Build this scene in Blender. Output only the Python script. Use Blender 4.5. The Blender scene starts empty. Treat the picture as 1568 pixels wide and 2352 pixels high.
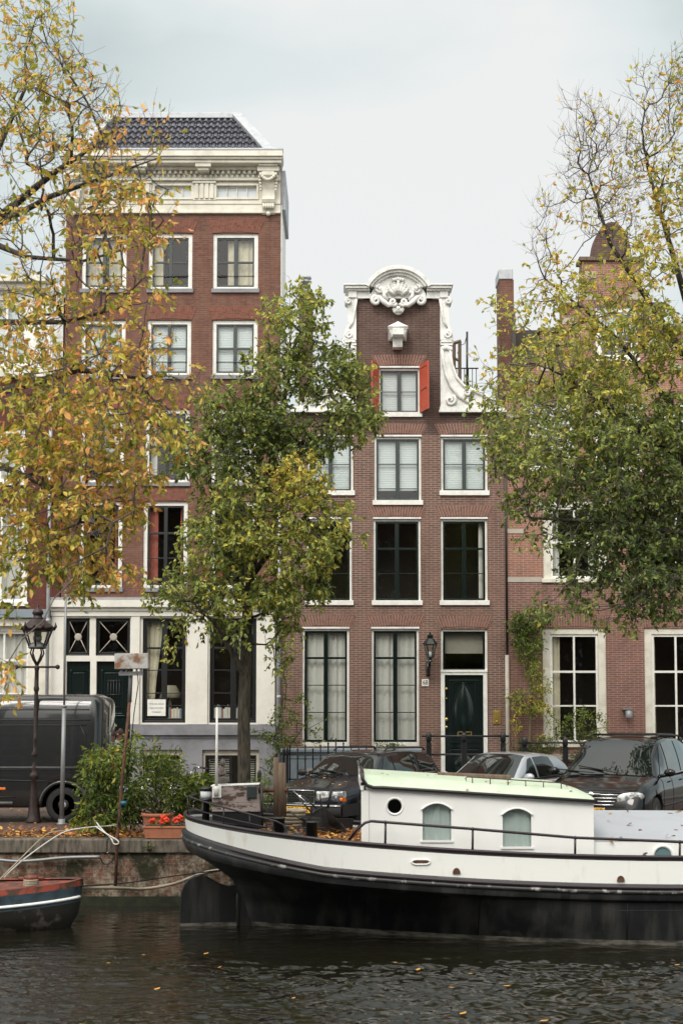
import bpy, bmesh, math, random
import numpy as np
from mathutils import Vector, Matrix
random.seed(7); rng = np.random.default_rng(7)
R = math.radians
sc = bpy.context.scene
COL = sc.collection
# ---------------------------------------------------------------- camera
FPX, PITCH, HOR, CAMH = 3267.0, R(4.0), 1638.0, 2.2     # focal length in units of the 1568x2352 reading grid
YPP = HOR - FPX*math.tan(PITCH)
cam = bpy.data.cameras.new('camera'); camo = bpy.data.objects.new('camera', cam); COL.objects.link(camo)
camo.location = (0, 0, CAMH); camo.rotation_euler = (R(90)+PITCH, 0, 0)
cam.sensor_fit = 'VERTICAL'; cam.sensor_height = 36; cam.lens = 36*FPX/2352
cam.dof.use_dof = True; cam.dof.focus_distance = 34; cam.dof.aperture_fstop = 2.8
cam.shift_y = (YPP-1176)/2352; cam.clip_end = 2000; cam.clip_start = .1
sc.camera = camo
# ---------------------------------------------------------------- sky, sun, exposure
SUN_EL, SUN_AZ = R(48), R(200)         # sun high behind the camera, slightly to the left
sc.view_settings.view_transform = 'Standard'; sc.view_settings.look = 'None'
sc.view_settings.gamma = 1; sc.view_settings.exposure = 0.45
w = bpy.data.worlds.new('World'); sc.world = w; w.use_nodes = True
nt = w.node_tree; nt.nodes.clear()
N = nt.nodes.new; LK = nt.links.new
out = N('ShaderNodeOutputWorld'); sky = N('ShaderNodeTexSky'); sky.sky_type = 'NISHITA'; sky.sun_disc = False
sky.sun_elevation = SUN_EL; sky.sun_rotation = SUN_AZ
bg1 = N('ShaderNodeBackground'); bg1.inputs[1].default_value = .1; LK(sky.outputs[0], bg1.inputs[0])
tc = N('ShaderNodeTexCoord'); mp = N('ShaderNodeMapping'); mp.inputs['Scale'].default_value = (1, 1, 2.2); LK(tc.outputs['Generated'], mp.inputs[0])
ns = N('ShaderNodeTexNoise'); ns.inputs['Scale'].default_value = 3.2; ns.inputs['Detail'].default_value = 5; ns.inputs['Roughness'].default_value = .45
mp.inputs['Location'].default_value = (1.7, .4, .9)
LK(mp.outputs[0], ns.inputs[0])
def dotdir(d, lo, hi, a, b):
    v = N('ShaderNodeVectorMath'); v.operation = 'DOT_PRODUCT'; v.inputs[1].default_value = Vector(d).normalized(); LK(tc.outputs['Generated'], v.inputs[0])
    m = N('ShaderNodeMapRange'); m.interpolation_type = 'SMOOTHSTEP'
    for i, x in enumerate((lo, hi, a, b)): m.inputs[i+1].default_value = x
    LK(v.outputs['Value'], m.inputs[0]); return m.outputs[0]
def vmath(op, a, b):
    m = N('ShaderNodeMath'); m.operation = op
    for i, x in enumerate((a, b)):
        if isinstance(x, (int, float)): m.inputs[i].default_value = x
        else: LK(x, m.inputs[i])
    return m.outputs[0]
white_spot = dotdir((.05, 1, .36), .955, .998, 0, 1)
nz = N('ShaderNodeMapRange'); nz.inputs[1].default_value = .42; nz.inputs[2].default_value = .60; LK(ns.outputs[0], nz.inputs[0])
fac = vmath('ADD', vmath('MULTIPLY', nz.outputs[0], .5), vmath('MULTIPLY', white_spot, .7))
cr = N('ShaderNodeValToRGB'); LK(fac, cr.inputs[0])
e = cr.color_ramp.elements; e[0].position = 0; e[0].color = (.35, .45, .465, 1); e[1].position = 1; e[1].color = (.66, .667, .655, 1)
k = e.new(.3); k.color = (.435, .493, .49, 1); k = e.new(.62); k.color = (.56, .61, .607, 1)
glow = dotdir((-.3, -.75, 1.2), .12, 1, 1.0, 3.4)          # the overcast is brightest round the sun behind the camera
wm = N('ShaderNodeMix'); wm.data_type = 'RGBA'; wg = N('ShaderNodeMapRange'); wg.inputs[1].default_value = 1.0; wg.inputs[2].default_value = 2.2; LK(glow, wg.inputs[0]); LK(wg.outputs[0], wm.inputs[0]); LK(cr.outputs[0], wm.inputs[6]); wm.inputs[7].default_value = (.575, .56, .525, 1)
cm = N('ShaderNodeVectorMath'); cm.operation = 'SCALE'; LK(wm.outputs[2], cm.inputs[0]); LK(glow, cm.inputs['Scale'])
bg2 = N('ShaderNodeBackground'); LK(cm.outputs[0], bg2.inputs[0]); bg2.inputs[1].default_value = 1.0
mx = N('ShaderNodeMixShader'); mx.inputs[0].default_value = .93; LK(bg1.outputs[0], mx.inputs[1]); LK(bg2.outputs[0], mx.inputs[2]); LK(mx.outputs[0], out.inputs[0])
sl = bpy.data.lights.new('sun', 'SUN'); sl.energy = 1.35; sl.angle = R(22); sl.color = (1, .95, .88)
so = bpy.data.objects.new('sun', sl); COL.objects.link(so)
so.rotation_euler = (R(90)-SUN_EL, 0, R(-22))
# ---------------------------------------------------------------- measuring helpers
def P(x, y, Y):
    a = (x-784)/FPX; b = (YPP-y)/FPX
    d = Vector((a, math.cos(PITCH)-b*math.sin(PITCH), math.sin(PITCH)+b*math.cos(PITCH)))
    return Vector((0, 0, CAMH)) + d*(Y/d.y)
def G(x, y, z0=0):
    d = P(x, y, 1)-Vector((0, 0, CAMH)); return Vector((0, 0, CAMH))+d*((z0-CAMH)/d.z)
def XZ(x0, y0, x1, y1, Y):
    ym = (y0+y1)/2
    return (P(x0, ym, Y).x, P(x1, ym, Y).x, P(x0, y1, Y).z, P(x0, y0, Y).z)
# ---------------------------------------------------------------- mesh builder
ORG = {}
class MB:
    def __init__(s): s.v = []; s.f = []; s.m = []; s.sm = []
    def add(s, vs, fs, m=0, sm=False):
        b = len(s.v); s.v += [tuple(v) for v in vs]
        for f in fs: s.f.append([i+b for i in f]); s.m.append(m); s.sm.append(sm)
        return s
    def box(s, x0, x1, y0, y1, z0, z1, m=0):
        if x0 > x1: x0, x1 = x1, x0
        if y0 > y1: y0, y1 = y1, y0
        if z0 > z1: z0, z1 = z1, z0
        return s.add([(x0,y0,z0),(x1,y0,z0),(x1,y1,z0),(x0,y1,z0),(x0,y0,z1),(x1,y0,z1),(x1,y1,z1),(x0,y1,z1)],
              [(0,3,2,1),(4,5,6,7),(0,1,5,4),(1,2,6,5),(2,3,7,6),(3,0,4,7)], m)
    def obox(s, c, sz, M=None, m=0):
        M = M or Matrix.Identity(3); c = Vector(c); h = [a/2 for a in sz]
        vs = [c+M@Vector((i*h[0], j*h[1], k*h[2])) for k in (-1,1) for j in (-1,1) for i in (-1,1)]
        return s.add(vs, [(0,2,3,1),(4,5,7,6),(0,1,5,4),(1,3,7,5),(3,2,6,7),(2,0,4,6)], m)
    def tube(s, pts, r, n=8, m=0, cap=True, sm=True, sq=1):
        pts = [Vector(p) for p in pts]; rs = r if isinstance(r, (list, tuple)) else [r]*len(pts)
        vs = []; ref = None
        for i, p in enumerate(pts):
            t = (pts[min(i+1, len(pts)-1)]-pts[max(i-1, 0)])
            t = t.normalized() if t.length > 1e-9 else Vector((0, 0, 1))
            if ref is None: ref = Vector((0, 0, 1)) if abs(t.z) < .9 else Vector((1, 0, 0))
            a = (ref-t*ref.dot(t)).normalized(); b = t.cross(a); ref = a
            for k in range(n):
                w_ = 2*math.pi*k/n; vs.append(p+a*rs[i]*math.cos(w_)+b*rs[i]*math.sin(w_)*sq)
        fs = [[i*n+k, i*n+(k+1)%n, (i+1)*n+(k+1)%n, (i+1)*n+k] for i in range(len(pts)-1) for k in range(n)]
        s.add(vs, fs, m, sm)
        if cap and n > 2: s.add(vs[:n], [list(range(n))[::-1]], m); s.add(vs[-n:], [list(range(n))], m)
        return s
    def lathe(s, prof, c=(0,0,0), n=16, m=0, axis='z', sm=True, ph=0, cap=True):
        vs = []
        for r, h in prof:
            for k in range(n):
                a = 2*math.pi*k/n+ph; x, y = r*math.cos(a), r*math.sin(a)
                q = {'z': (x, y, h), 'y': (x, h, y), 'x': (h, x, y)}[axis]
                vs.append((q[0]+c[0], q[1]+c[1], q[2]+c[2]))
        fs = [[i*n+k, i*n+(k+1)%n, (i+1)*n+(k+1)%n, (i+1)*n+k] for i in range(len(prof)-1) for k in range(n)]
        s.add(vs, fs, m, sm)
        if not cap: return s
        if prof[0][0] > 1e-4: s.add(vs[:n], [list(range(n))[::-1]], m)
        if prof[-1][0] > 1e-4: s.add(vs[-n:], [list(range(n))], m)
        return s
    def prism(s, poly, y0, y1, m=0, axis='y', sm=False):
        n = len(poly)
        def q(a, b, t): return (a, t, b) if axis == 'y' else ((t, a, b) if axis == 'x' else (a, b, t))
        vs = [q(a, b, y0) for a, b in poly]+[q(a, b, y1) for a, b in poly]
        s.add(vs, [list(range(n)), list(range(n, 2*n))[::-1]], m)
        return s.add(vs, [[i, i+n, (i+1)%n+n, (i+1)%n] for i in range(n)], m, sm)
    def grid(s, fn, nu, nv, m=0, sm=True, mf=None):
        vs = [fn(i/nu, j/nv) for i in range(nu+1) for j in range(nv+1)]
        b = len(s.v); s.v += [tuple(v) for v in vs]
        for i in range(nu):
            for j in range(nv):
                s.f.append([b+i*(nv+1)+j, b+(i+1)*(nv+1)+j, b+(i+1)*(nv+1)+j+1, b+i*(nv+1)+j+1])
                s.m.append(mf(i/nu, j/nv) if mf else m); s.sm.append(sm)
        return s
    def ball(s, c, r, n=10, m=0, sz=(1,1,1)):
        k = n//2
        def f(u, v):
            a, b = u*2*math.pi, (v-.5)*math.pi
            return (c[0]+r*sz[0]*math.cos(a)*math.cos(b), c[1]+r*sz[1]*math.sin(a)*math.cos(b), c[2]+r*sz[2]*math.sin(b))
        return s.grid(f, n, k, m)
    def build(s, name, mats, parent=None, bevel=0, fix=True, origin=None):
        o_ = Vector(origin) if origin is not None else (ORG.get(parent.name, Vector()) if parent else Vector())
        me = bpy.data.meshes.new(name)
        me.from_pydata([(v[0]-o_.x, v[1]-o_.y, v[2]-o_.z) for v in s.v], [], s.f)
        for mm in (mats if isinstance(mats, (list, tuple)) else [mats]): me.materials.append(mm)
        me.polygons.foreach_set('material_index', s.m); me.polygons.foreach_set('use_smooth', s.sm)
        if fix:
            bm = bmesh.new(); bm.from_mesh(me); bmesh.ops.remove_doubles(bm, verts=bm.verts, dist=1e-5)
            bmesh.ops.recalc_face_normals(bm, faces=bm.faces); bm.to_mesh(me); bm.free()
        me.update()
        ob = bpy.data.objects.new(name, me); COL.objects.link(ob)
        if parent: ob.parent = parent
        if origin is not None and not parent: ob.location = o_
        ORG[ob.name] = o_
        if bevel:
            b = ob.modifiers.new('bevel', 'BEVEL'); b.width = bevel; b.segments = 2; b.limit_method = 'ANGLE'; b.angle_limit = R(40)
        return ob
def tag(o, label=None, cat=None, group=None, kind=None):
    if label: o['label'] = label
    if cat: o['category'] = cat
    if group: o['group'] = group
    if kind: o['kind'] = kind
    return o
def thing(name, label, cat, loc=(0,0,0), group=None):
    o = bpy.data.objects.new(name, None); COL.objects.link(o); o.location = loc; o.empty_display_size = .2
    ORG[o.name] = Vector(loc); return tag(o, label, cat, group)
def dup(root, loc=None, rot=None, label=None, scale=None):
    def cp(o, par):
        c = o.copy(); COL.objects.link(c)
        if par: c.parent = par
        for ch in [q for q in list(KIDS.get(o.name, []))]: cp(ch, c)
        return c
    KIDS = {}
    for q in COL.objects:
        if q.parent: KIDS.setdefault(q.parent.name, []).append(q)
    c = cp(root, None)
    if loc is not None: c.location = loc
    if rot is not None: c.rotation_euler = rot
    if scale is not None: c.scale = scale
    if label: c['label'] = label
    return c
# ---------------------------------------------------------------- materials
def newmat(name):
    m = bpy.data.materials.new(name); m.use_nodes = True; t = m.node_tree
    b = t.nodes['Principled BSDF']; return m, t, b
def c4(c): return (c[0], c[1], c[2], 1)
def mixrgb(t, fac, a, b, typ='MIX'):
    n = t.nodes.new('ShaderNodeMix'); n.data_type = 'RGBA'; n.blend_type = typ
    for key, x in ((0, fac), (6, a), (7, b)):
        if isinstance(x, (int, float)): n.inputs[key].default_value = x
        elif isinstance(x, tuple): n.inputs[key].default_value = c4(x)
        else: t.links.new(x, n.inputs[key])
    return n.outputs[2]
def noise(t, scale, detail=3, rough=.55, vec=None, stretch=None):
    n = t.nodes.new('ShaderNodeTexNoise'); n.inputs['Scale'].default_value = scale; n.inputs['Detail'].default_value = detail; n.inputs['Roughness'].default_value = rough
    if vec is None:
        vec = t.nodes.new('ShaderNodeTexCoord').outputs['Object']
    if stretch:
        mp = t.nodes.new('ShaderNodeMapping'); mp.inputs['Scale'].default_value = stretch; t.links.new(vec, mp.inputs[0]); vec = mp.outputs[0]
    t.links.new(vec, n.inputs[0]); return n.outputs[0]
def ramp(t, x, a, b, lo=0., hi=1.):
    n = t.nodes.new('ShaderNodeMapRange'); t.links.new(x, n.inputs[0])
    for i, q in enumerate((a, b, lo, hi)): n.inputs[i+1].default_value = q
    return n.outputs[0]
def bump(t, b, h, strength=.3, dist=.01):
    n = t.nodes.new('ShaderNodeBump'); n.inputs['Strength'].default_value = strength; n.inputs['Distance'].default_value = dist
    t.links.new(h, n.inputs['Height']); t.links.new(n.outputs[0], b.inputs['Normal'])
def paint(name, col, rough=.5, metal=0, col2=None, sc_=6, amt=.5, bmp=.15, stretch=None, edge=(.45, .65), coat=0, bs=40, spec=None):
    m, t, b = newmat(name)
    col2 = col2 or tuple(c*.72 for c in col)
    f = ramp(t, noise(t, sc_, 6, .6, stretch=stretch), edge[0], edge[1], 0, amt)
    t.links.new(mixrgb(t, f, tuple(col), tuple(col2)), b.inputs['Base Color'])
    b.inputs['Roughness'].default_value = rough; b.inputs['Metallic'].default_value = metal
    if spec is not None: b.inputs['Specular IOR Level'].default_value = spec
    if coat: b.inputs['Coat Weight'].default_value = coat; b.inputs['Coat Roughness'].default_value = .04
    if bmp: bump(t, b, noise(t, bs, 4), bmp, .006)
    return m
def brickmat(name, c1, c2, mortar, w=.21, h=.055, ms=.011, dark=None, lowx=None, bmp=.5, soot=.5, stain=None, ss=.5):
    m, t, b = newmat(name); L = t.links.new
    tcn = t.nodes.new('ShaderNodeTexCoord'); sp = t.nodes.new('ShaderNodeSeparateXYZ'); L(tcn.outputs['Object'], sp.inputs[0])
    ad = t.nodes.new('ShaderNodeMath'); L(sp.outputs[0], ad.inputs[0]); L(sp.outputs[1], ad.inputs[1])
    cb = t.nodes.new('ShaderNodeCombineXYZ'); L(ad.outputs[0], cb.inputs[0]); L(sp.outputs[2], cb.inputs[1])
    br = t.nodes.new('ShaderNodeTexBrick'); L(cb.outputs[0], br.inputs[0])
    br.inputs['Scale'].default_value = 1; br.inputs['Brick Width'].default_value = w; br.inputs['Row Height'].default_value = h
    br.inputs['Mortar Size'].default_value = ms/2; br.inputs['Mortar Smooth'].default_value = .2; br.inputs['Bias'].default_value = -.1
    br.inputs['Color1'].default_value = c4(c1); br.inputs['Color2'].default_value = c4(c2); br.inputs['Mortar'].default_value = c4(mortar)
    col = br.outputs[0]
    v0 = noise(t, .5, 5, .7); col = mixrgb(t, ramp(t, v0, .35, .65, 0, .45), col, tuple(min(1, x*1.35+.012) for x in c1))
    v = noise(t, 2.2/ss*.5, 6, .65)
    vs_ = noise(t, 2.5, 5, .6, stretch=(1.2, 1.2, .18)); col = mixrgb(t, ramp(t, vs_, .52, .72, 0, .45), col, tuple(x*.5 for x in c2))
    col = mixrgb(t, ramp(t, v, .42, .7, 0, soot), col, dark or tuple(x*.45 for x in c1))
    v2 = noise(t, 14, 3, .7, vec=cb.outputs[0], stretch=(.35, 1.4, 1))
    col = mixrgb(t, ramp(t, v2, .5, .8, 0, .55), col, tuple(min(1, x*1.7+.03) for x in c1))
    if stain:
        v3 = noise(t, 6.0, 8, .8, stretch=(1.3, 1.3, .9)); col = mixrgb(t, ramp(t, v3, .46, .62, 0, stain[1]), col, stain[0])
        if len(stain) > 2:
            v4 = noise(t, 1.6, 6, .75, stretch=(1.0, 1.0, 1.2)); col = mixrgb(t, ramp(t, v4, .46, .58, 0, stain[3]), col, stain[2])
    L(col, b.inputs['Base Color']); b.inputs['Roughness'].default_value = .85; b.inputs['Specular IOR Level'].default_value = .25
    inv = t.nodes.new('ShaderNodeMath'); inv.operation = 'SUBTRACT'; inv.inputs[0].default_value = 1; L(br.outputs['Fac'], inv.inputs[1])
    bump(t, b, inv.outputs[0], bmp, .01)
    return m
def glassmat(name, tint=(.9, .93, .91), k=1.7, wav=.12):
    m, t, b = newmat(name); t.nodes.remove(b); o = t.nodes['Material Output']
    tr = t.nodes.new('ShaderNodeBsdfTransparent'); tr.inputs[0].default_value = c4(tint)
    gl = t.nodes.new('ShaderNodeBsdfGlossy'); gl.inputs['Roughness'].default_value = .015
    fr = t.nodes.new('ShaderNodeLayerWeight'); fr.inputs[0].default_value = .5
    pw = t.nodes.new('ShaderNodeMath'); pw.operation = 'POWER'; pw.inputs[1].default_value = 5; t.links.new(fr.outputs['Facing'], pw.inputs[0])
    mu = t.nodes.new('ShaderNodeMath'); mu.operation = 'MULTIPLY_ADD'; mu.use_clamp = True; mu.inputs[1].default_value = .9; mu.inputs[2].default_value = .04*k
    t.links.new(pw.outputs[0], mu.inputs[0])
    bn = t.nodes.new('ShaderNodeBump'); bn.inputs['Strength'].default_value = wav; bn.inputs['Distance'].default_value = .03
    t.links.new(noise(t, 2.2, 2), bn.inputs['Height']); t.links.new(bn.outputs[0], gl.inputs['Normal'])
    mx = t.nodes.new('ShaderNodeMixShader'); t.links.new(mu.outputs[0], mx.inputs[0]); t.links.new(tr.outputs[0], mx.inputs[1]); t.links.new(gl.outputs[0], mx.inputs[2])
    t.links.new(mx.outputs[0], o.inputs[0]); return m
def leafmat(name, ramp_cols, transl=.35, rough=.45):
    m, t, b = newmat(name); L = t.links.new; o = t.nodes['Material Output']
    at = t.nodes.new('ShaderNodeAttribute'); at.attribute_name = 'tint'
    cr = t.nodes.new('ShaderNodeValToRGB'); el = cr.color_ramp.elements
    for i, (p_, c_) in enumerate(ramp_cols):
        if i < 2: el[i].position = p_; el[i].color = c4(c_)
        else: q = el.new(p_); q.color = c4(c_)
    L(at.outputs['Fac'], cr.inputs[0])
    b.inputs['Roughness'].default_value = rough; b.inputs['Specular IOR Level'].default_value = .35
    L(cr.outputs[0], b.inputs['Base Color'])
    tl = t.nodes.new('ShaderNodeBsdfTranslucent'); L(mixrgb(t, .35, cr.outputs[0], (.5, .5, .05)), tl.inputs[0])
    mx = t.nodes.new('ShaderNodeMixShader'); mx.inputs[0].default_value = transl
    L(b.outputs[0], mx.inputs[1]); L(tl.outputs[0], mx.inputs[2]); L(mx.outputs[0], o.inputs[0]); return m
M = {}
M['white'] = paint('white_paint', (.76, .755, .71), .4, col2=(.55, .53, .47), amt=.5, bmp=.05)
M['cream'] = paint('cream_paint', (.68, .65, .56), .5, col2=(.46, .43, .35), amt=.6, sc_=3, bmp=.08)
M['stucco'] = paint('stucco', (.70, .68, .62), .7, col2=(.55, .52, .45), amt=.5, sc_=2, bmp=.1)
M['gwhite'] = paint('gable_white', (.74, .73, .70), .5, col2=(.42, .43, .41), amt=.6, sc_=4, bmp=.15)
M['dkgreen'] = paint('dark_green_paint', (.0045, .011, .0095), .2, amt=.3, bmp=.04)
M['black'] = paint('black_paint', (.012, .013, .014), .35, amt=.5, bmp=.1)
M['sash_grey'] = paint('dark_grey_sash', (.035, .045, .045), .35, amt=.2, bmp=.03)
M['plinth'] = paint('grey_render', (.23, .23, .25), .75, col2=(.13, .13, .135), amt=.7, sc_=1.6, bmp=.3)
M['bluestone'] = paint('blue_grey_stone', (.20, .24, .27), .6, amt=.5, sc_=3)
M['stone'] = paint('pale_stone', (.42, .38, .32), .8, amt=.6, sc_=4)
M['zinc'] = paint('zinc', (.42, .44, .46), .5, .3, col2=(.3, .31, .33), amt=.7, sc_=5)
M['brickB'] = brickmat('brick_red_brown', (.158, .075, .052), (.105, .053, .04), (.23, .165, .13), ms=.008, soot=.55, dark=(.10, .04, .03))
M['brickC'] = brickmat('brick_brown_pale_joints', (.155, .08, .058), (.092, .052, .04), (.36, .315, .275), ms=.013, soot=.35, dark=(.10, .06, .05))
M['brickCtop'] = brickmat('brick_brown_weathered', (.098, .056, .044), (.066, .041, .035), (.21, .17, .15), ms=.010, soot=.4)
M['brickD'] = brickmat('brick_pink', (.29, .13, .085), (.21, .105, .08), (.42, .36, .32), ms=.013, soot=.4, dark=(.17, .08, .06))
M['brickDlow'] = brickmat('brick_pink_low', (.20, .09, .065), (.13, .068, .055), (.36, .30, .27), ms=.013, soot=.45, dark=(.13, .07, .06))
M['brickA'] = brickmat('brick_dark_red', (.10, .03, .022), (.075, .026, .02), (.12, .07, .055), ms=.007)
M['bsoldier'] = paint('arch_brick', (.21, .095, .065), .85, col2=(.13, .06, .045), amt=1, sc_=9)
M['bsoldierB'] = paint('arch_brick_red', (.21, .075, .048), .85, col2=(.12, .045, .03), amt=1, sc_=9)
M['mortar'] = paint('mortar', (.38, .33, .29), .9)
M['mortarB'] = paint('mortar_red', (.2, .12, .09), .9)
M['glass'] = glassmat('window_glass')
M['shade'] = paint('roller_shade_cloth', (.30, .27, .23), .9, bmp=0, amt=.3)
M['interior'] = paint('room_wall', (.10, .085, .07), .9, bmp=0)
M['blind'] = paint('white_blind', (.60, .64, .66), .8, amt=.1, bmp=0)
M['curtain'] = paint('sheer_curtain', (.62, .60, .57), .9, amt=.3, bmp=0, col2=(.6, .57, .52))
M['drape'] = paint('cream_drape', (.62, .55, .42), .9, bmp=0)
M['redcurtain'] = paint('red_curtain', (.42, .12, .09), .9, bmp=0)
M['orange'] = paint('orange_red_paint', (.46, .08, .04), .5, amt=.5)
M['brass'] = paint('brass', (.6, .42, .13), .35, .9)
M['metal'] = paint('galvanised_metal', (.24, .245, .25), .45, .4, col2=(.2, .2, .2))
M['rust'] = paint('rusty_iron', (.13, .055, .03), .75, .2, col2=(.04, .02, .015), amt=1, sc_=12)
M['iron'] = paint('lamp_iron', (.022, .013, .012), .45, .2, col2=(.06, .033, .026), amt=.7, sc_=14)
M['bark'] = paint('bark', (.06, .05, .033), .95, col2=(.016, .014, .01), amt=1, sc_=7, bmp=.9, stretch=(2.5, 2.5, .5), edge=(.4, .6), bs=25)
M['twig'] = paint('twig_bark', (.06, .05, .045), .9, amt=.6)
M['twig_pale'] = paint('pale_twig', (.13, .11, .1), .9, amt=.6)
M['terra'] = paint('terracotta', (.40, .15, .08), .8, col2=(.28, .12, .07), amt=.7, sc_=10)
M['soil'] = paint('soil', (.03, .02, .015), 1)
M['tyre'] = paint('tyre_rubber', (.018, .018, .018), .8)
M['alloy'] = paint('alloy', (.42, .43, .43), .35, .2)
M['chrome'] = paint('chrome', (.65, .66, .67), .18, 1, amt=0, bmp=0)
M['wood'] = paint('weathered_wood', (.30, .25, .23), .8, col2=(.075, .05, .04), amt=1, sc_=3.2, bmp=.4, stretch=(1, 1, 2.2), edge=(.5, .56))
M['oldwood'] = paint('old_timber', (.15, .105, .07), .8, col2=(.09, .06, .035), amt=1, sc_=6, stretch=(3, 3, .5), bmp=.5)
M['rope'] = paint('rope', (.35, .3, .22), .9)
M['whiterope'] = paint('white_cord', (.6, .58, .54), .8)
M['plaster_statue'] = paint('stone_figure', (.12, .1, .09), .9, sc_=15, amt=.7)
# ---------------------------------------------------------------- ground, street, canal
YQ, YF, ZW = 24.9, 35.5, -1.13      # far quay edge, facade line, water level
M['street'] = brickmat('street_clinker', (.11, .06, .05), (.075, .05, .045), (.06, .05, .045), w=.2, h=.1, ms=.008)
_m, _t, _b = newmat('ground_soil'); _t.links.new(mixrgb(_t, noise(_t, .5, 5), (.06, .055, .045), (.09, .085, .07)), _b.inputs['Base Color']); _b.inputs['Roughness'].default_value = .9; M['ground'] = _m
# clinkers need x/y mapping
def floor_brick(name, c1, c2, mo, w, h, ms):
    m, t, b = newmat(name); L = t.links.new
    tcn = t.nodes.new('ShaderNodeTexCoord'); br = t.nodes.new('ShaderNodeTexBrick'); L(tcn.outputs['Object'], br.inputs[0])
    br.inputs['Scale'].default_value = 1; br.inputs['Brick Width'].default_value = w; br.inputs['Row Height'].default_value = h; br.inputs['Mortar Size'].default_value = ms
    br.inputs['Color1'].default_value = c4(c1); br.inputs['Color2'].default_value = c4(c2); br.inputs['Mortar'].default_value = c4(mo)
    L(mixrgb(t, ramp(t, noise(t, 1.2, 6), .4, .7, 0, .6), br.outputs[0], tuple(x*.5 for x in c1)), b.inputs['Base Color'])
    b.inputs['Roughness'].default_value = .7; bump(t, b, br.outputs['Fac'], -.4, .01); return m
M['street'] = floor_brick('street_clinker', (.12, .065, .05), (.085, .055, .047), (.05, .042, .035), .2, .1, .008)
M['paving'] = floor_brick('pavement_slabs', (.15, .14, .13), (.12, .115, .11), (.07, .065, .06), .3, .3, .01)

g = MB(); g.add([(-900, YQ+.40, -.012), (900, YQ+.40, -.012), (900, 1500, -.012), (-900, 1500, -.012)], [(0, 1, 2, 3)])
tag(g.build('ground', M['ground']), kind='structure')
g = MB(); g.add([(-60, YQ+.46, 0), (60, YQ+.46, 0), (60, 33.6, 0), (-60, 33.6, 0)], [(0, 1, 2, 3)])
tag(g.build('street', M['street']), kind='structure')
g = MB(); g.box(-60, 60, 33.6, YF+.3, -.05, .1)
tag(g.build('pavement', M['paving']), kind='structure')
g = MB(); g.box(-60, 60, -60, 3, -2.4, 0)
tag(g.build('near_quay_ground', M['paving']), kind='structure')
# canal water: real ripples on a grid plus fine bump
m, t, b = newmat('canal_water'); L = t.links.new
b.inputs['Base Color'].default_value = (.009, .0085, .005, 1); b.inputs['Roughness'].default_value = .025; b.inputs['IOR'].default_value = 1.45
b.inputs['Specular IOR Level'].default_value = .5
n1 = noise(t, 5.5, 4, .6, stretch=(.55, 1.5, 1)); n2 = noise(t, 1.1, 2, .5, stretch=(.6, 1.2, 1))
a1 = t.nodes.new('ShaderNodeMath'); a1.operation = 'MULTIPLY'; L(n1, a1.inputs[0]); L(ramp(t, n2, .4, .62, .25, 1.0), a1.inputs[1])
bump(t, b, a1.outputs[0], .35, .03)
M['water'] = m
nx, ny = 460, 620
xs = np.linspace(-5.6, 5.6, nx+1); ys = np.linspace(14, YQ+.3, ny+1)
XX, YY = np.meshgrid(xs, ys, indexing='ij'); ZZ = np.zeros_like(XX)
WIND = .22+1.15/(1+np.exp(-(XX-.4*(YY-12)*-1-1.2)*.9))*1/(1+np.exp((YY-19.3)*1.6))+.35/(1+np.exp((XX+2.6)*2.5))/(1+np.exp((YY-19.8)*2))
r0 = np.random.default_rng(3)
for k in range(54):
    lam = math.exp(r0.uniform(math.log(.085), math.log(.6))); a = r0.normal(math.pi/2+.12, .38); ph = r0.uniform(0, 6.28)
    ZZ += .0072*lam*np.sin(2*math.pi/lam*(XX*math.cos(a)+YY*math.sin(a))+ph)
ZZ *= WIND
g = MB(); g.grid(lambda u, v: (XX[int(round(u*nx)), int(round(v*ny))], YY[int(round(u*nx)), int(round(v*ny))], ZW+ZZ[int(round(u*nx)), int(round(v*ny))]), nx, ny)
g.add([(-120, 14, ZW), (-5.6, 14, ZW), (-5.6, YQ+.3, ZW), (-120, YQ+.3, ZW)], [(0, 1, 2, 3)]); g.add([(-120, 3, ZW), (120, 3, ZW), (120, 14, ZW), (-120, 14, ZW)], [(0, 1, 2, 3)])
g.add([(5.6, 14, ZW), (120, 14, ZW), (120, YQ+.3, ZW), (5.6, YQ+.3, ZW)], [(0, 1, 2, 3)])
tag(g.build('canal_water', m, fix=False), kind='structure')
# quay wall with granite coping stones
M['quaybrick'] = brickmat('quay_brick', (.17, .072, .045), (.055, .038, .03), (.21, .19, .14), w=.22, h=.072, ms=.014,
    soot=.6, dark=(.03, .03, .02), stain=((.36, .33, .26), .9, (.016, .02, .009), .93), bmp=.9)
M['coping'] = paint('granite_coping', (.15, .125, .10), .85, col2=(.045, .042, .03), amt=.95, sc_=6, bmp=.8, bs=60, stretch=(2.2, 1, .5), edge=(.42, .62))
M['algae'] = paint('wet_algae', (.012, .014, .007), .5, col2=(.03, .035, .012), amt=.8, sc_=8)
q = thing('quay_wall', 'old stained brick canal wall with granite coping stones rising from the water', 'quay wall', (0, YQ, ZW))
g = MB(); zc = -.22
hx0, hx1, hz0, hz1 = XZ(767, 1982, 812, 2016, YQ+.06)
xs_ = [-60, hx0, hx1, 60]; zs_ = [ZW+.16, hz0, hz1, zc]
for i in range(3):
    for j in range(3):
        if i == 1 and j == 1: continue
        g.add([(xs_[i], YQ+.06, zs_[j]), (xs_[i+1], YQ+.06, zs_[j]), (xs_[i+1], YQ+.06, zs_[j+1]), (xs_[i], YQ+.06, zs_[j+1])], [(0, 1, 2, 3)])
y0, y1 = YQ+.06, YQ+.25
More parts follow.
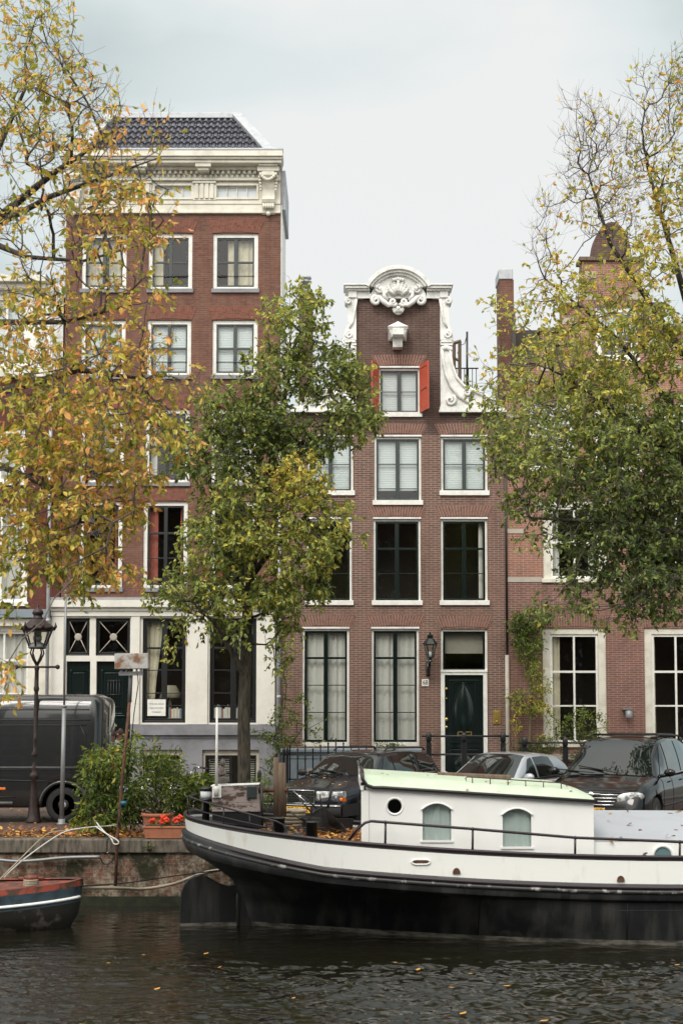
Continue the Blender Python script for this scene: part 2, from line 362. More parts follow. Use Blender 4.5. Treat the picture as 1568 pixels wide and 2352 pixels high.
g.add([(hx0,y0,hz0),(hx1,y0,hz0),(hx1,y0,hz1),(hx0,y0,hz1),(hx0,y1,hz0),(hx1,y1,hz0),(hx1,y1,hz1),(hx0,y1,hz1)], [(0,1,5,4),(1,2,6,5),(2,3,7,6),(3,0,4,7),(4,5,6,7)])
g.build('brick_face', M['quaybrick'], q)
g = MB(); g.box(-60, 60, YQ+.04, YQ+.3, -2.2, ZW+.16); g.build('algae_footing', M['algae'], q)
g = MB(); x = -14.0
rr = random.Random(4)
while x < 14:
    w_ = rr.uniform(2.0, 3.2); g.box(x+.006, x+w_-.006, YQ, YQ+.46, zc, .005+rr.uniform(0, .012)); x += w_
g.box(-60, -14, YQ, YQ+.46, zc, .01); g.box(x, 60, YQ, YQ+.46, zc, .01)
g.build('coping', M['coping'], q, bevel=.02)
g = MB(); g.box(P(790, 2000, YQ+.15).x-.012, P(790, 2000, YQ+.15).x+.012, YQ+.1, YQ+.13, hz0, hz1); g.build('mooring_bar', M['rust'], q)
# ---------------------------------------------------------------- house construction
HOLES = {}
def wallmesh(mb, x0, x1, z0, z1, holes, Y, rev=.14, m=0, split=None):
    xs = sorted({x0, x1, *[h[0] for h in holes if x0 < h[0] < x1], *[h[1] for h in holes if x0 < h[1] < x1]})
    zs = sorted({z0, z1, *[h[2] for h in holes if z0 < h[2] < z1], *[h[3] for h in holes if z0 < h[3] < z1]} | ({split} if split and z0 < split < z1 else set()))
    for i in range(len(xs)-1):
        for j in range(len(zs)-1):
            cx, cz = (xs[i]+xs[i+1])/2, (zs[j]+zs[j+1])/2
            if any(h[0] < cx < h[1] and h[2] < cz < h[3] for h in holes): continue
            mb.add([(xs[i], Y, zs[j]), (xs[i+1], Y, zs[j]), (xs[i+1], Y, zs[j+1]), (xs[i], Y, zs[j+1])], [(0, 1, 2, 3)], (m+1 if split and cz > split else m))
    for h in holes:
        a, b_, c, d = h
        if b_ < x0 or a > x1 or d < z0 or c > z1: continue
        y0, y1 = Y, Y+rev
        mb.add([(a,y0,c),(b_,y0,c),(b_,y0,d),(a,y0,d),(a,y1,c),(b_,y1,c),(b_,y1,d),(a,y1,d)], [(0,1,5,4),(1,2,6,5),(2,3,7,6),(3,0,4,7)], m)
def frame(mb, x0, x1, z0, z1, y0, y1, w, m=0, bottom=None, top=None):
    b_ = w if bottom is None else bottom; tp = w if top is None else top
    mb.box(x0, x0+w, y0, y1, z0, z1, m); mb.box(x1-w, x1, y0, y1, z0, z1, m)
    mb.box(x0+w, x1-w, y0, y1, z1-tp, z1, m)
    if b_ > 0: mb.box(x0+w, x1-w, y0, y1, z0, z0+b_, m)
def curtainmesh(x0, x1, z0, z1, Y, amp=.025, nper=None, gather=None, seed=0):
    rr = random.Random(seed+int(x0*100)); n = max(8, int((x1-x0)/.018)); ph = rr.random()*6
    g = MB(); W = x1-x0
    def f(u, v):
        x = x0+u*W; z = z1-v*(z1-z0)
        if gather: x = x0+u*W*(1-gather*math.sin(min(1, v*1.15)*math.pi/2)**2)
        return (x, Y+amp*math.sin(u*W/.085*6.28*.5+ph+.6*math.sin(u*9+v))*(.5+.5*math.sin(u*17+ph)**2)+amp*.3*math.sin(u*50), z)
    g.grid(f, n, 5); return g
def window(H, px, Y, mfr='white', msa='black', fw=.055, sw=.05, cols=2, rows=(.5,), mid=.06, bar=.022, cur=None, sill=.07, rev=.06, seed=0, fr_out=0, bottom=None, heavy=None, mmat=None, name='window', sillmat='white', top=None):
    x0, x1, z0, z1 = px
    g = MB(); yf = Y+rev-fr_out
    frame(g, x0, x1, z0, z1, yf, Y+.16, fw, 0, bottom=fw if bottom is None else bottom, top=top)
    if sill:
        g.box(x0-.04, x1+.04, Y-.055, yf+.01, z0-.002, z0+sill)
    fo = g.build(name, M[mfr], H, bevel=.006)
    ax0, ax1, az0, az1 = x0+fw, x1-fw, z0+(fw if bottom is None else bottom), z1-(fw if top is None else top)
    g = MB(); ys0, ys1 = yf+.03, yf+.075
    frame(g, ax0, ax1, az0, az1, ys0, ys1, sw, bottom=sw*1.2)
    ix0, ix1, iz0, iz1 = ax0+sw, ax1-sw, az0+sw*1.2, az1-sw
    for k in range(1, cols):
        xc = ix0+(ix1-ix0)*k/cols; mw = mid if cols == 2 else bar
        g.box(xc-mw/2, xc+mw/2, ys0-.004, ys1-.003, iz0, iz1)
    for r_ in rows:
        zc_ = iz1-(iz1-iz0)*r_; bw = bar
        if heavy is not None and abs(r_-heavy) < 1e-6: bw = .055
        g.box(ix0, ix1, ys0+.003, ys1-.005, zc_-bw/2, zc_+bw/2)
    g.build('sash', M[msa], fo, bevel=.003)
    g = MB(); yg = ys0+.02; g.add([(ix0-.01, yg, iz0-.01), (ix1+.01, yg, iz0-.01), (ix1+.01, yg, iz1+.01), (ix0-.01, yg, iz1+.01)], [(0, 1, 2, 3)])
    g.build('pane', M['glass'], fo)
    Yc = Y+rev-fr_out+.19
    for c in (cur or []):
        kind = c[0]; a, b_ = c[1], c[2]; xa, xb = ax0+(ax1-ax0)*a, ax0+(ax1-ax0)*b_
        zt = az1+.02 if len(c) < 5 else az1-(az1-az0)*c[4]; zb = az0-.05 if len(c) < 4 else az1-(az1-az0)*c[3]
        if kind == 'blind':
            gg = MB(); n = max(3, int((zt-zb)/.045))
            gg.grid(lambda u, v: (xa+(xb-xa)*u, Yc-.07+.012*abs(((v*n)%1)-.5), zt-v*(zt-zb)), 1, n*2, sm=False); gg.build('blind', M['blind'], fo)
        elif kind == 'shade':
            gg = MB(); gg.add([(xa, Yc, zb), (xb, Yc, zb), (xb, Yc, zt), (xa, Yc, zt)], [(0, 1, 2, 3)]); gg.build('roller_shade', M['shade'], fo)
        elif kind in ('curtain', 'drape', 'red'):
            gg = curtainmesh(xa, xb, zb, zt, Yc, gather=c[5] if len(c) > 5 else None, seed=seed)
            gg.build('curtain', {'curtain': M['curtain'], 'drape': M['drape'], 'red': M['redcurtain']}[kind], fo)
    return fo
def arch(H, x0, x1, z, h=.30, Y=YF, splay=.13, mb_='bsoldier', mm='mortar'):
    """flat arch of soldier bricks fanning outward over an opening"""
    g = MB(); yb = Y-.004; yf_ = Y-.012; rise = .035; n = int((x1-x0)/.062)
    def bot(u): return (x0-.0+(x1-x0)*u, z+rise*math.sin(math.pi*u))
    def top(u): return (x0-splay+(x1-x0+2*splay)*u, z+h+rise*.6*math.sin(math.pi*u))
    g.grid(lambda u, v: ((bot(u)[0]*(1-v)+top(u)[0]*v), yb, bot(u)[1]*(1-v)+top(u)[1]*v), n, 1, m=0, sm=False)
    rr = random.Random(int(x0*77+z*13))
    for k in range(n):
        s = [.0, rr.choice([.38, .5, .62]), 1.0]
        u0, u1 = (k+.1)/n, (k+.9)/n
        for a, b_ in ((s[0], s[1]-.02), (s[1]+.02, s[2])):
            q_ = []
            for u, v in ((u0, a), (u1, a), (u1, b_), (u0, b_)):
                q_.append((bot(u)[0]*(1-v)+top(u)[0]*v, yf_, bot(u)[1]*(1-v)+top(u)[1]*v))
            q2 = [(p_[0], yb-.001, p_[2]) for p_ in q_]
            g.add(q_+q2, [(0, 1, 2, 3), (0, 4, 5, 1), (1, 5, 6, 2), (2, 6, 7, 3), (3, 7, 4, 0)], 1)
    return g.build('brick_arch', [M[mm], M[mb_]], H, fix=False)
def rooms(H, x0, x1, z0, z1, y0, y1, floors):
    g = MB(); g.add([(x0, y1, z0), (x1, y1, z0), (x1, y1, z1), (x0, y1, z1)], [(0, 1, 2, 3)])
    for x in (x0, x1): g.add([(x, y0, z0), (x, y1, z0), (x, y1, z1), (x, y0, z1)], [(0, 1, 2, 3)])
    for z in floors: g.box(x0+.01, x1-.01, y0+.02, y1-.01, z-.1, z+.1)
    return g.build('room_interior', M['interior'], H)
def zz(y, Y=YF): return P(784, y, Y).z
def xx(x, y, Y=YF): return P(x, y, Y).x
# ---------------------------------------------------------------- house B: tall red brick house with white cornice
Y = YF
bx0, bx1 = xx(146, 1000), xx(643, 1000)
HB = thing('brick_house', 'tall red brick canal house with ornate white cornice and dark tiled roof', 'house', ((bx0+bx1)/2, Y, 0), 'canal houses in the row')
zB_br0, zB_br1 = zz(1392), zz(492)
cols = [(188, 291), (341, 442), (489, 593)]; colsL = [(183, 281), (329, 431), (484, 588)]
rowsB = [(536, 664, 0), (735, 862, .25), (940, 1108, .6), (1152, 1350, 1)]
winsB = []
for (ya, yb, t_) in rowsB:
    for c0, c1 in zip(cols, colsL):
        a = c0[0]*(1-t_)+c1[0]*t_; b_ = c0[1]*(1-t_)+c1[1]*t_
        winsB.append(XZ(a, ya, b_, yb, Y))
g = MB(); wallmesh(g, bx0, bx1, zB_br0, zB_br1, winsB, Y)
g.add([(bx1, Y, 0), (bx1, Y+2.6, 0), (bx1, Y+2.6, zz(372)), (bx1, Y, zz(372))], [(0,1,2,3)])
g.add([(bx0, Y, 0), (bx0, Y+2.6, 0), (bx0, Y+2.6, zz(372)), (bx0, Y, zz(372))], [(0,1,2,3)])
g.add([(bx0, Y+2.6, 0), (bx1, Y+2.6, 0), (bx1, Y+2.6, zz(372)), (bx0, Y+2.6, zz(372))], [(0,1,2,3)])
g.build('brick_wall', M['brickB'], HB)
g = MB(); g.box(bx1+.002, bx1+.03, Y+.03, Y+2.5, zz(1360), zz(470)); g.build('side_render', M['white'], HB)
g = MB(); g.box(bx1-.01, bx1+.11, Y+.2, Y+2.5, zz(475), zz(385)); g.build('side_board', M['zinc'], HB)
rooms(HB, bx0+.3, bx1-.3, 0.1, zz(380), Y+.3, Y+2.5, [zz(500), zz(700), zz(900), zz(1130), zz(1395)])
curB = [[('drape', 0, .5), ('drape', .6, 1)], [('drape', .0, .28)], [('drape', .28, .45), ('drape', .55, 1)],
        [('blind', 0, 1)], [('blind', 0, 1)], [('blind', 0, 1)],
        [('curtain', .5, 1)], [('curtain', .0, .2)], [('curtain', .55, 1)],
        [('red', 0, .14), ('red', .86, 1)], [('red', 0, .27), ('red', .88, 1)], [('red', 0, .2)]]
for i, wn in enumerate(winsB):
    r_ = i//3
    fo = window(HB, wn, Y, fw=.10, sw=.045, msa='sash_grey' if r_ < 2 else 'black', cols=2, mid=.09, rows=(.5,) if r_ < 3 else (.34, .67), heavy=.5 if r_ < 3 else .34, cur=curB[i], sill=0, rev=.05, seed=i, bottom=.07)
    g = MB(); g.box(wn[0]-.03, wn[1]+.03, Y-.06, Y+.05, wn[2]-.10, wn[2]-.003); g.build('sill', M['plinth'], fo)
    g = MB()
    if r_ in (0, 1): g.tube([(wn[0]+.1, Y+.05, wn[2]+.35), (wn[1]-.1, Y+.05, wn[2]+.35)], .012, 6); g.build('guard_rail', M['black'], fo)
    arch(HB, wn[0]-.02, wn[1]+.02, wn[3]+.003, h=.33, Y=Y, mb_='bsoldierB', mm='mortarB')
# cornice
def zc_(y): return zz(y, Y)
g = MB()
zt = zc_(388)
g.box(bx0, bx1, Y-.03, Y+.15, zB_br1, zc_(466)); g.box(bx0, bx1, Y-.07, Y+.14, zB_br1+.01, zB_br1+.06)
g.box(bx0, bx1, Y-.05, Y+.13, zc_(470), zc_(463)); 
atx = [(208, 292), (356, 440), (498, 590)]
att = [XZ(a, 428, b_, 457, Y) for a, b_ in atx]
wallmesh(g, bx0, bx1, zc_(464), zc_(412), att, Y-.03, rev=.08)
for h in att: frame(g, h[0]-.05, h[1]+.05, h[2]-.03, h[3]+.05, Y-.06, Y-.03, .05)
g.box(bx0, bx1, Y-.03, Y+.1, zc_(412), zc_(388))
g.build('frieze', M['cream'], HB, bevel=.004)
for h in att:
    g = MB(); frame(g, h[0], h[1], h[2], h[3], Y+.01, Y+.05, .02)
    for k in (1, 2, 3): xm = h[0]+(h[1]-h[0])*k/4; g.box(xm-.012, xm+.012, Y+.012, Y+.045, h[2], h[3])
    fo = g.build('attic_window', M['cream'], HB)
    g = MB(); g.add([(h[0], Y+.052, h[2]), (h[1], Y+.052, h[2]), (h[1], Y+.052, h[3]), (h[0], Y+.052, h[3])], [(0,1,2,3)]); g.build('pane', M['blind'], fo)
g = MB()
zs0 = zc_(388)
g.box(bx0-.06, bx1+.04, Y-.42, Y+.1, zs0, zc_(381)); g.box(bx0-.08, bx1+.06, Y-.47, Y+.1, zc_(381), zc_(376)); g.box(bx0-.09, bx1+.07, Y-.52, Y+.1, zc_(376), zc_(363))
g.box(bx0, bx1, Y-.12, Y, zc_(418), zc_(412))
g.box(bx0, bx1, Y-.16, Y, zc_(395), zc_(388)+.002)
# modillion blocks
for xm in (325, 470): 
    xw = xx(xm, 390); g.box(xw-.2, xw+.2, Y-.40, Y, zc_(396), zs0+.003); g.box(xw-.14, xw+.14, Y-.34, Y-.01, zc_(402), zc_(396))
g.build('cornice', M['cream'], HB, bevel=.01)
g = MB(); x = bx0+.55
while x < bx1-.55:
    g.box(x, x+.06, Y-.09, Y-.028, zc_(411), zc_(404)); g.box(x+.04, x+.11, Y-.13, Y-.027, zc_(403), zc_(396)); x += .135
g.build('dentils', M['cream'], HB, bevel=.003)
# fluted pilasters between the attic windows
for xm in (323, 470):
    g = MB(); xw = xx(xm, 440)
    for k in (-1.5, -.5, .5, 1.5): g.box(xw+k*.13-.045, xw+k*.13+.045, Y-.09, Y-.02, zc_(458), zc_(424))
    g.box(xw-.3, xw+.3, Y-.11, Y-.02, zc_(424), zc_(419)); g.box(xw-.29, xw+.29, Y-.055, Y-.018, zc_(462), zc_(424))
    g.build('pilaster', M['cream'], HB, bevel=.008)
# scroll consoles with garlands
def console(xm):
    xw = xx(xm, 440); g = MB()
    g.box(xw-.27, xw+.27, Y-.3, Y-.02, zc_(402), zc_(392)); g.box(xw-.24, xw+.24, Y-.36, Y-.02, zc_(392), zs0-.004)
    prof = [(0.0, 402), (.30, 404), (.30, 412), (.17, 425), (.12, 440), (.13, 455), (.2, 464), (.17, 470), (.08, 478), (.03, 492), (0, 494)]
    pts = [(Y-.02-a, zc_(b_)) for a, b_ in prof]
    g.prism(pts, xw-.16, xw+.16, axis='x', sm=False)
    for sx in (-.19, .19):
        g.lathe([(.0, -.03), (.07, -.03), (.075, 0), (.07, .03), (0, .03)], (xw+sx, Y-.22, zc_(409)), 12, axis='x')
        for k in range(5): g.ball((xw+sx*(1.1-.1*k/4), Y-.22+.01*k, zc_(414+k*7)), .05-.004*k, 8)
    for k in range(9):
        u = k/8; g.ball((xw-.19+.38*u, Y-.33, zc_(412)-.13*math.sin(math.pi*u)), .045, 8)
    for s_ in range(5): g.ball((xw-.12+.06*s_, Y-.17, zc_(478)), .035, 8, sz=(1, 1, 2.2))
    g.ball((xw, Y-.1, zc_(494)), .06, 10)
    return g.build('console', M['cream'], HB, bevel=0)
console(617); console(172)
# roof: real pantiles on the front slope, zinc hips and ridge
Yr = Y-.35; zr0 = zc_(360)+.0; Yt = Y+1.7
pA = P(182, 358, Yr); pB = P(622, 358, Yr); pC = P(540, 273, Yt); pD = P(262, 273, Yt)
zr0 = pB.z
g = MB()
def proof(u, v):   # v up the slope
    a = pA.lerp(pD, v); b_ = pB.lerp(pC, v); return a.lerp(b_, u)
nrow = 7; tw = .168
sl_n = (pC-pB).cross(pA-pB); sl_n.normalize(); sl_n = sl_n if sl_n.z > 0 else -sl_n
cvec = Vector((1, 0, 0)); up = Vector((0, (pC-pB).y, (pC-pB).z)); Ls = up.length; up.normalize()
for r_ in range(nrow):
    v0, v1 = r_/nrow, (r_+1.12)/nrow; v1 = min(v1, 1.0)
    xl0, xr0 = proof(0, v0).x, proof(1, v0).x; xl1, xr1 = proof(0, v1).x, proof(1, v1).x
    nn = int((xr0-xl0)/tw*6); vs = []
    def wv(x): 
        q_ = ((x-pA.x)/tw) % 1; return .035*math.cos(2*math.pi*q_)*(1 if q_ < .5 else .6)
    def f(u, v):
        base = pA+up*Ls*(v0+(v1-v0)*v); x = xl0+(xr0-xl0)*u; lim0, lim1 = xl0+(xl1-xl0)*v, xr0+(xr1-xr0)*v
        x = min(max(x, lim0), lim1); off = sl_n*(wv(x)+.05*(1-v)+.02)
        return (x+off.x, base.y+off.y, base.z+off.z)
    g.grid(f, nn, 2)
    for i in range(nn):   # front lip thickness
        a = Vector(f(i/nn, 0)); b_ = Vector(f((i+1)/nn, 0)); d = sl_n*.045
        g.add([a, b_, b_-d, a-d], [(0, 1, 2, 3)])
M['tile'] = paint('glazed_black_pantile', (.055, .055, .068), .22, amt=.8, sc_=7, col2=(.09, .085, .10), bmp=.1)
g.build('roof_tiles', M['tile'], HB, fix=False)
g = MB()
base = [pA, pB, pC, pD]
bk = [Vector((pA.x, Y+2.6, pA.z)), Vector((pB.x, Y+2.6, pB.z)), Vector((pC.x, Y+2.6, pC.z)), Vector((pD.x, Y+2.6, pD.z))]
g.add(base+bk, [(0, 1, 2, 3), (4, 7, 6, 5), (0, 4, 5, 1), (1, 5, 6, 2), (2, 6, 7, 3), (3, 7, 4, 0)])
rf = g.build('roof', M['zinc'], HB)
g = MB()
def strip(a, b_, wdt, th=.06):
    d = (b_-a).normalized(); s_ = d.cross(sl_n).normalized()*wdt/2; n_ = sl_n*th
    vs = [a-s_, a+s_, b_+s_, b_-s_]; g.add(vs+[v+n_ for v in vs], [(4,5,6,7),(0,1,5,4),(1,2,6,5),(2,3,7,6),(3,0,4,7)])
strip(pB+Vector((.02,0,.02)), pC+Vector((.04,0,.06)), .26, .11); strip(pA+Vector((-.02,0,.02)), pD+Vector((-.04,0,.06)), .26, .11)
g.box(pD.x-.1, pC.x+.12, Yt-.12, Yt+.25, pC.z-.02, pC.z+.13)
g.box(bx0-.1, bx1+.08, Y-.53, Y-.30, zc_(363)+.002, zc_(358)); g.build('lead_flashing', M['zinc'], rf, bevel=.01)
# white ground floor
zg0, zg1 = zz(1664), zz(1392)
gw = [XZ(328, 1420, 427, 1660, Y), XZ(482, 1420, 589, 1660, Y)]
tr_ = [XZ(152, 1420, 207, 1506, Y), XZ(221, 1420, 300, 1506, Y)]
dr_ = [XZ(152, 1519, 207, 1800, Y), XZ(221, 1519, 300, 1800, Y)]
dr_ = [(a, b_, .42, d) for a, b_, c, d in dr_]
g = MB(); x0_, x1_ = xx(118, 1500), xx(632, 1500)
wallmesh(g, x0_, x1_, zg0, zg1, gw+tr_+dr_, Y-.04, rev=.2)
wallmesh(g, x0_, xx(300, 1700), .05, zg0, dr_, Y-.04, rev=.2)
g.build('white_ground_floor', M['stucco'], HB)
g = MB()
for (a, b_) in ((120, 148), (302, 322), (430, 478), (594, 632)):
    xa, xb, za, zb = XZ(a, 1412, b_, 1660, Y); g.box(xa, xb, Y-.10, Y-.042, zg0+.003, zz(1408))
g.box(x0_, x1_+.02, Y-.16, Y-.04, zz(1404), zz(1398)); g.box(x0_-.02, x1_+.03, Y-.24, Y+.01, zz(1396), zz(1378)); g.box(x0_-.02, x1_+.03, Y-.2, Y+.02, zz(1398), zz(1396))
g.box(x0_, x1_, Y-.12, Y-.041, zz(1416), zz(1404))
g.build('cornice_moulding', M['stucco'], HB, bevel=.008)
g = MB(); g.box(x0_-.02, x1_+.03, Y-.25, Y+.01, zz(1378)+.002, zz(1374)); g.build('lead_cap', M['zinc'], HB)
g = MB(); g.box(x1_+.02, bx1-.005, Y-.02, Y+.1, .05, zg1); g.build('edge_render', M['stone'], HB)
for i, h in enumerate(gw):
    window(HB, h, Y-.04, mfr='black', fw=.05, sw=.05, cols=2, mid=.14, rows=(.27, .5, .74, .87), heavy=.27, cur=[('drape', .02, .42, .95, 0, .45)] if i == 0 else [('drape', .62, .98, .5, 0, .5)], sill=0, rev=.06, seed=9+i)
for i, h in enumerate(tr_):
    fo = window(HB, h, Y-.04, mfr='black', fw=.03, sw=.05, cols=1, rows=(), cur=None, sill=0, rev=.07)
    g = MB(); cx, cz = (h[0]+h[1])/2, (h[2]+h[3])/2
    for sx in (-1, 1):
        for s2 in (-1, 1): g.tube([(cx+sx*.06, Y+.04, cz+s2*.06), (cx+sx*((h[1]-h[0])/2-.08), Y+.04, cz+s2*((h[3]-h[2])/2-.08))], .012, 6)
    g.lathe([(.04, -.015), (.085, -.02), (.095, 0), (.085, .015), (.04, .02)], (cx, Y+.04, cz), 16, axis='y'); g.build('cross_muntin', M['stone'], fo)
def doorB(h, big):
    x0, x1, z0, z1 = h; g = MB(); yd = Y+.06
    g.box(x0, x1, yd, yd+.06, z0, z1); n = 2 if big else 2
    for (a, b_, c, d) in ((.14, .86, .55, .93), (.14, .86, .06, .42)):
        xa, xb, za, zb = x0+(x1-x0)*a, x0+(x1-x0)*b_, z0+(z1-z0)*c, z0+(z1-z0)*d
        frame(g, xa, xb, za, zb, yd-.02, yd, .035); frame(g, xa+.07, xb-.07, za+.07, zb-.07, yd-.012, yd, .02)
    do = g.build('door', M['dkgreen'], HB, bevel=.004)
    g = MB()
    g.ball((x1-.07 if not big else x1-.08, yd-.05, z0+1.05), .03, 10); g.box(x0+.25*(x1-x0), x0+.6*(x1-x0), yd-.02, yd-.002, z0+(z1-z0)*.47, z0+(z1-z0)*.49); g.build('door_fittings', M['brass'], do)
    if big:
        g = MB(); cx = (x0+x1)/2; za, zb = z0+(z1-z0)*.62, z0+(z1-z0)*.84
        for k in range(5): g.tube([(cx-.14+.07*k, yd-.035, za), (cx-.14+.07*k, yd-.035, zb+.05)], .008, 6)
        for z_ in (za+.03, (za+zb)/2, zb): g.tube([(cx-.18, yd-.035, z_), (cx+.18, yd-.035, z_)], .012, 6)
        g.build('door_grille', M['black'], do)
doorB(dr_[0], False); doorB(dr_[1], True)
g = MB(); g.box(xx(150, 1700), xx(303, 1700), Y-.9, Y+.1, .1, .27); g.box(xx(150, 1700), xx(303, 1700), Y-.5, Y+.1, .27, .42); g.build('steps', M['bluestone'], HB, bevel=.01)
# grey plinth with basement windows
bw = [XZ(322, 1722, 420, 1800, Y), XZ(465, 1722, 595, 1806, Y)]
g = MB(); xa = xx(300, 1700)
wallmesh(g, xa+.01, bx1-.01, 0.05, zg0-.002, bw, Y-.06, rev=.2)
g.box(xa+.01, x1_+.02, Y-.15, Y-.06, zz(1688), zz(1664)); g.box(xa+.01, x1_, Y-.08, Y-.059, zz(1696), zz(1688))
pl = g.build('grey_plinth', M['plinth'], HB)
for i, h in enumerate(bw):
    fo = window(HB, h, Y-.06, mfr='stone', fw=.07, sw=.04, cols=2, rows=(), cur=None, sill=0, rev=.08, top=.14, bottom=.02)
    g = MB(); n = 12
    for k in range(n):
        z_ = h[2]+.05+(h[3]-h[2]-.25)*k/n
        for xa_, xb_ in ((h[0]+.15, (h[0]+h[1])/2-.05),)+(((h[1]-.3), h[1]-.12),):
            g.box(xa_, xb_, Y+.19, Y+.22, z_, z_+.018)
    g.build('slat_blind', M['cream'], fo)
def downpipe(x, z0, z1, Y_, mat_, label, r=.045):
    g = MB(); g.tube([(x, Y_, z0), (x, Y_, z1)], r, 10)
    z = z0+.6
    while z < z1: g.lathe([(r+.002, -.04), (r+.012, -.03), (r+.012, .03), (r+.002, .04)], (x, Y_, z), 12); z += 1.9
    o = g.build('drainpipe', M[mat_], None, origin=(x, Y_, z0)); tag(o, label, 'drainpipe', 'drainpipes on the house fronts')
downpipe(xx(121, 1100), .1, zz(660), Y-.3, 'zinc', 'pale zinc drainpipe left of the tall red brick house')
downpipe(xx(641, 1500), .1, zz(900), Y-.12, 'zinc', 'grey drainpipe between the white ground floor and the number 68 house')
# things behind the ground floor windows
tag_o = MB(); x0, x1, z0, z1 = gw[0]
s = MB(); s.box(x0+.13, x0+.58, Y+.0, Y+.008, z0+.17, z0+.58, 0)
sg = s.build('window_notice', M['white'], None, origin=(x0+.35, Y, z0+.17)); tag(sg, 'small white paper notice behind the curtained ground floor window', 'notice')
def textobj(txt, size, loc, mat, parent=None, name='lettering', rot=(R(90), 0, 0), ext=.002, sx=1, align='CENTER'):
    cu = bpy.data.curves.new(name, 'FONT'); cu.body = txt; cu.size = size; cu.extrude = ext; cu.align_x = align; cu.align_y = 'CENTER'
    to = bpy.data.objects.new(name, cu); COL.objects.link(to)
    dg = bpy.context.evaluated_depsgraph_get(); me = bpy.data.meshes.new_from_object(to.evaluated_get(dg)); bpy.data.objects.remove(to)
    me.materials.clear(); me.materials.append(mat); o = bpy.data.objects.new(name, me); COL.objects.link(o)
    o.scale = (sx, 1, 1); o.rotation_euler = rot
    if parent: o.parent = parent; o.location = Vector(loc)-ORG.get(parent.name, Vector())
    else: o.location = loc
    return o
for i, tx in enumerate(('Verboden fietsen', 'tegen het raam', 'te plaatsen')):
    textobj(tx, .055, (x0+.355, Y-.002, z0+.47-.1*i), M['plinth'], sg)
rr = random.Random(5)
BC = [(.5, .45, .38), (.6, .58, .55), (.35, .12, .08), (.2, .25, .3), (.65, .6, .5)]
bmats = [paint('book_cover', c, .7, bmp=0) for c in BC]
for (h, a, b_) in ((gw[0], .60, .95), (gw[1], .08, .6), (gw[1], .76, .84)):
    x = h[0]+(h[1]-h[0])*a; xe = h[0]+(h[1]-h[0])*b_; g = MB()
    xs0 = x
    while x < xe:
        t_ = rr.uniform(.02, .045); g.box(x, x+t_-.003, Y+.08, Y+.22, h[2]+.12, h[2]+.12+rr.uniform(.22, .33), rr.choice([0, 1, 1, 4, 4, 2, 3])); x += t_
    g.box(xs0-.02, xe+.02, Y+.07, Y+.24, h[2]+.10, h[2]+.118, 0)
    o = g.build('row_of_books', bmats, None, origin=(xs0, Y, h[2]+.1)); tag(o, 'row of pale books standing on the sill behind ground floor window glass, tree trunk side' if h is gw[1] and a < .5 else ('short row of books right of the trunk behind the white ground floor window' if h is gw[1] else 'row of pale books behind the glass right of the paper notice'), 'books', kind='stuff' if False else None)
# lamp shade inside
g = MB(); xw = x0+.62; g.lathe([(.14, .32), (.32, 0)], (xw, Y+.62, z0+.62), 20); g.lathe([(.02, -.35), (.05, -.2), (.015, 0), (.015, .2)], (xw, Y+.62, z0+.62), 10)
o = g.build('table_lamp', M['drape'], None, origin=(xw, Y+.62, z0+.3)); tag(o, 'cream shaded table lamp inside the curtained ground floor window', 'lamp')
# ---------------------------------------------------------------- house C: number 68, neck gable
cx0, cx1 = xx(645, 1300), xx(1162, 1300)
HC = thing('neck_gable_house', 'brown brick canal house number 68 with white scrolled neck gable and dark green door', 'house', ((cx0+cx1)/2, Y, 0), 'canal houses in the row')
zsh = zz(948); nx0, nx1 = xx(814, 850), xx(1010, 850); zn1 = zz(682)
W = []
W.append((XZ(868, 845, 965, 958, Y), 'top'))
for c_ in ((706, 811), (859, 967), (1012, 1119)):
    W.append((XZ(c_[0], 1003, c_[1], 1160 if c_[0] == 859 else 1138, Y), 'r1'))
for c_ in ((704, 808), (857, 966), (1012, 1119)): W.append((XZ(c_[0], 1192, c_[1], 1390, Y), 'r2'))
for c_ in ((694, 802), (853, 962)): W.append((XZ(c_[0], 1444, c_[1], 1714, Y), 'g'))
dtr = XZ(1012, 1445, 1119, 1544, Y); dx0, dx1, dz0, dz1 = XZ(1012, 1544, 1119, 1800, Y); dz0 = .55
holes = [w_[0] for w_ in W]+[(dtr[0], dtr[1], dz0, dtr[3])]
g = MB(); split = zz(1000)
wallmesh(g, cx0, cx1, .62, zsh, holes, Y, split=split)
wallmesh(g, nx0, nx1, zsh, zn1, holes, Y, m=1)
wallmesh(g, cx0, cx1, .05, .62, holes, Y)
zfl = zz(905)
for x_ in (cx0, cx1): g.add([(x_, Y, 0), (x_, Y+9, 0), (x_, Y+9, zfl-.3), (x_, Y, zfl-.3)], [(0,1,2,3)], 0)
g.add([(cx0, Y+9, 0), (cx1, Y+9, 0), (cx1, Y+9, zfl-.3), (cx0, Y+9, zfl-.3)], [(0,1,2,3)], 0)
g.build('brick_wall', [M['brickC'], M['brickCtop']], HC)
g = MB(); g.box(cx0+.01, cx1-.01, Y+.4, Y+8.99, zfl-.35, zfl-.25); g.box(nx0+.02, nx1-.02, Y+.6, Y+.9, zsh, zn1-.02)
for (a, b_) in ((cx0+.05, nx0), (nx1, cx1-.05)): g.box(a, b_, Y+.2, Y+.4, zsh-.4, zfl-.26)
g.build('flat_roof', M['zinc'], HC)
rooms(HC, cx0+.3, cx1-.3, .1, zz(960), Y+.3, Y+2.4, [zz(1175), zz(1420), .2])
curC = [[('blind', 0, 1)], [('blind', 0, 1)], [('blind', 0, 1, .83)], [('blind', 0, 1)], [('curtain', 0, 0.01)], [], [('curtain', .86, 1)], [('curtain', 0, 1)], [('curtain', 0, 1)]]
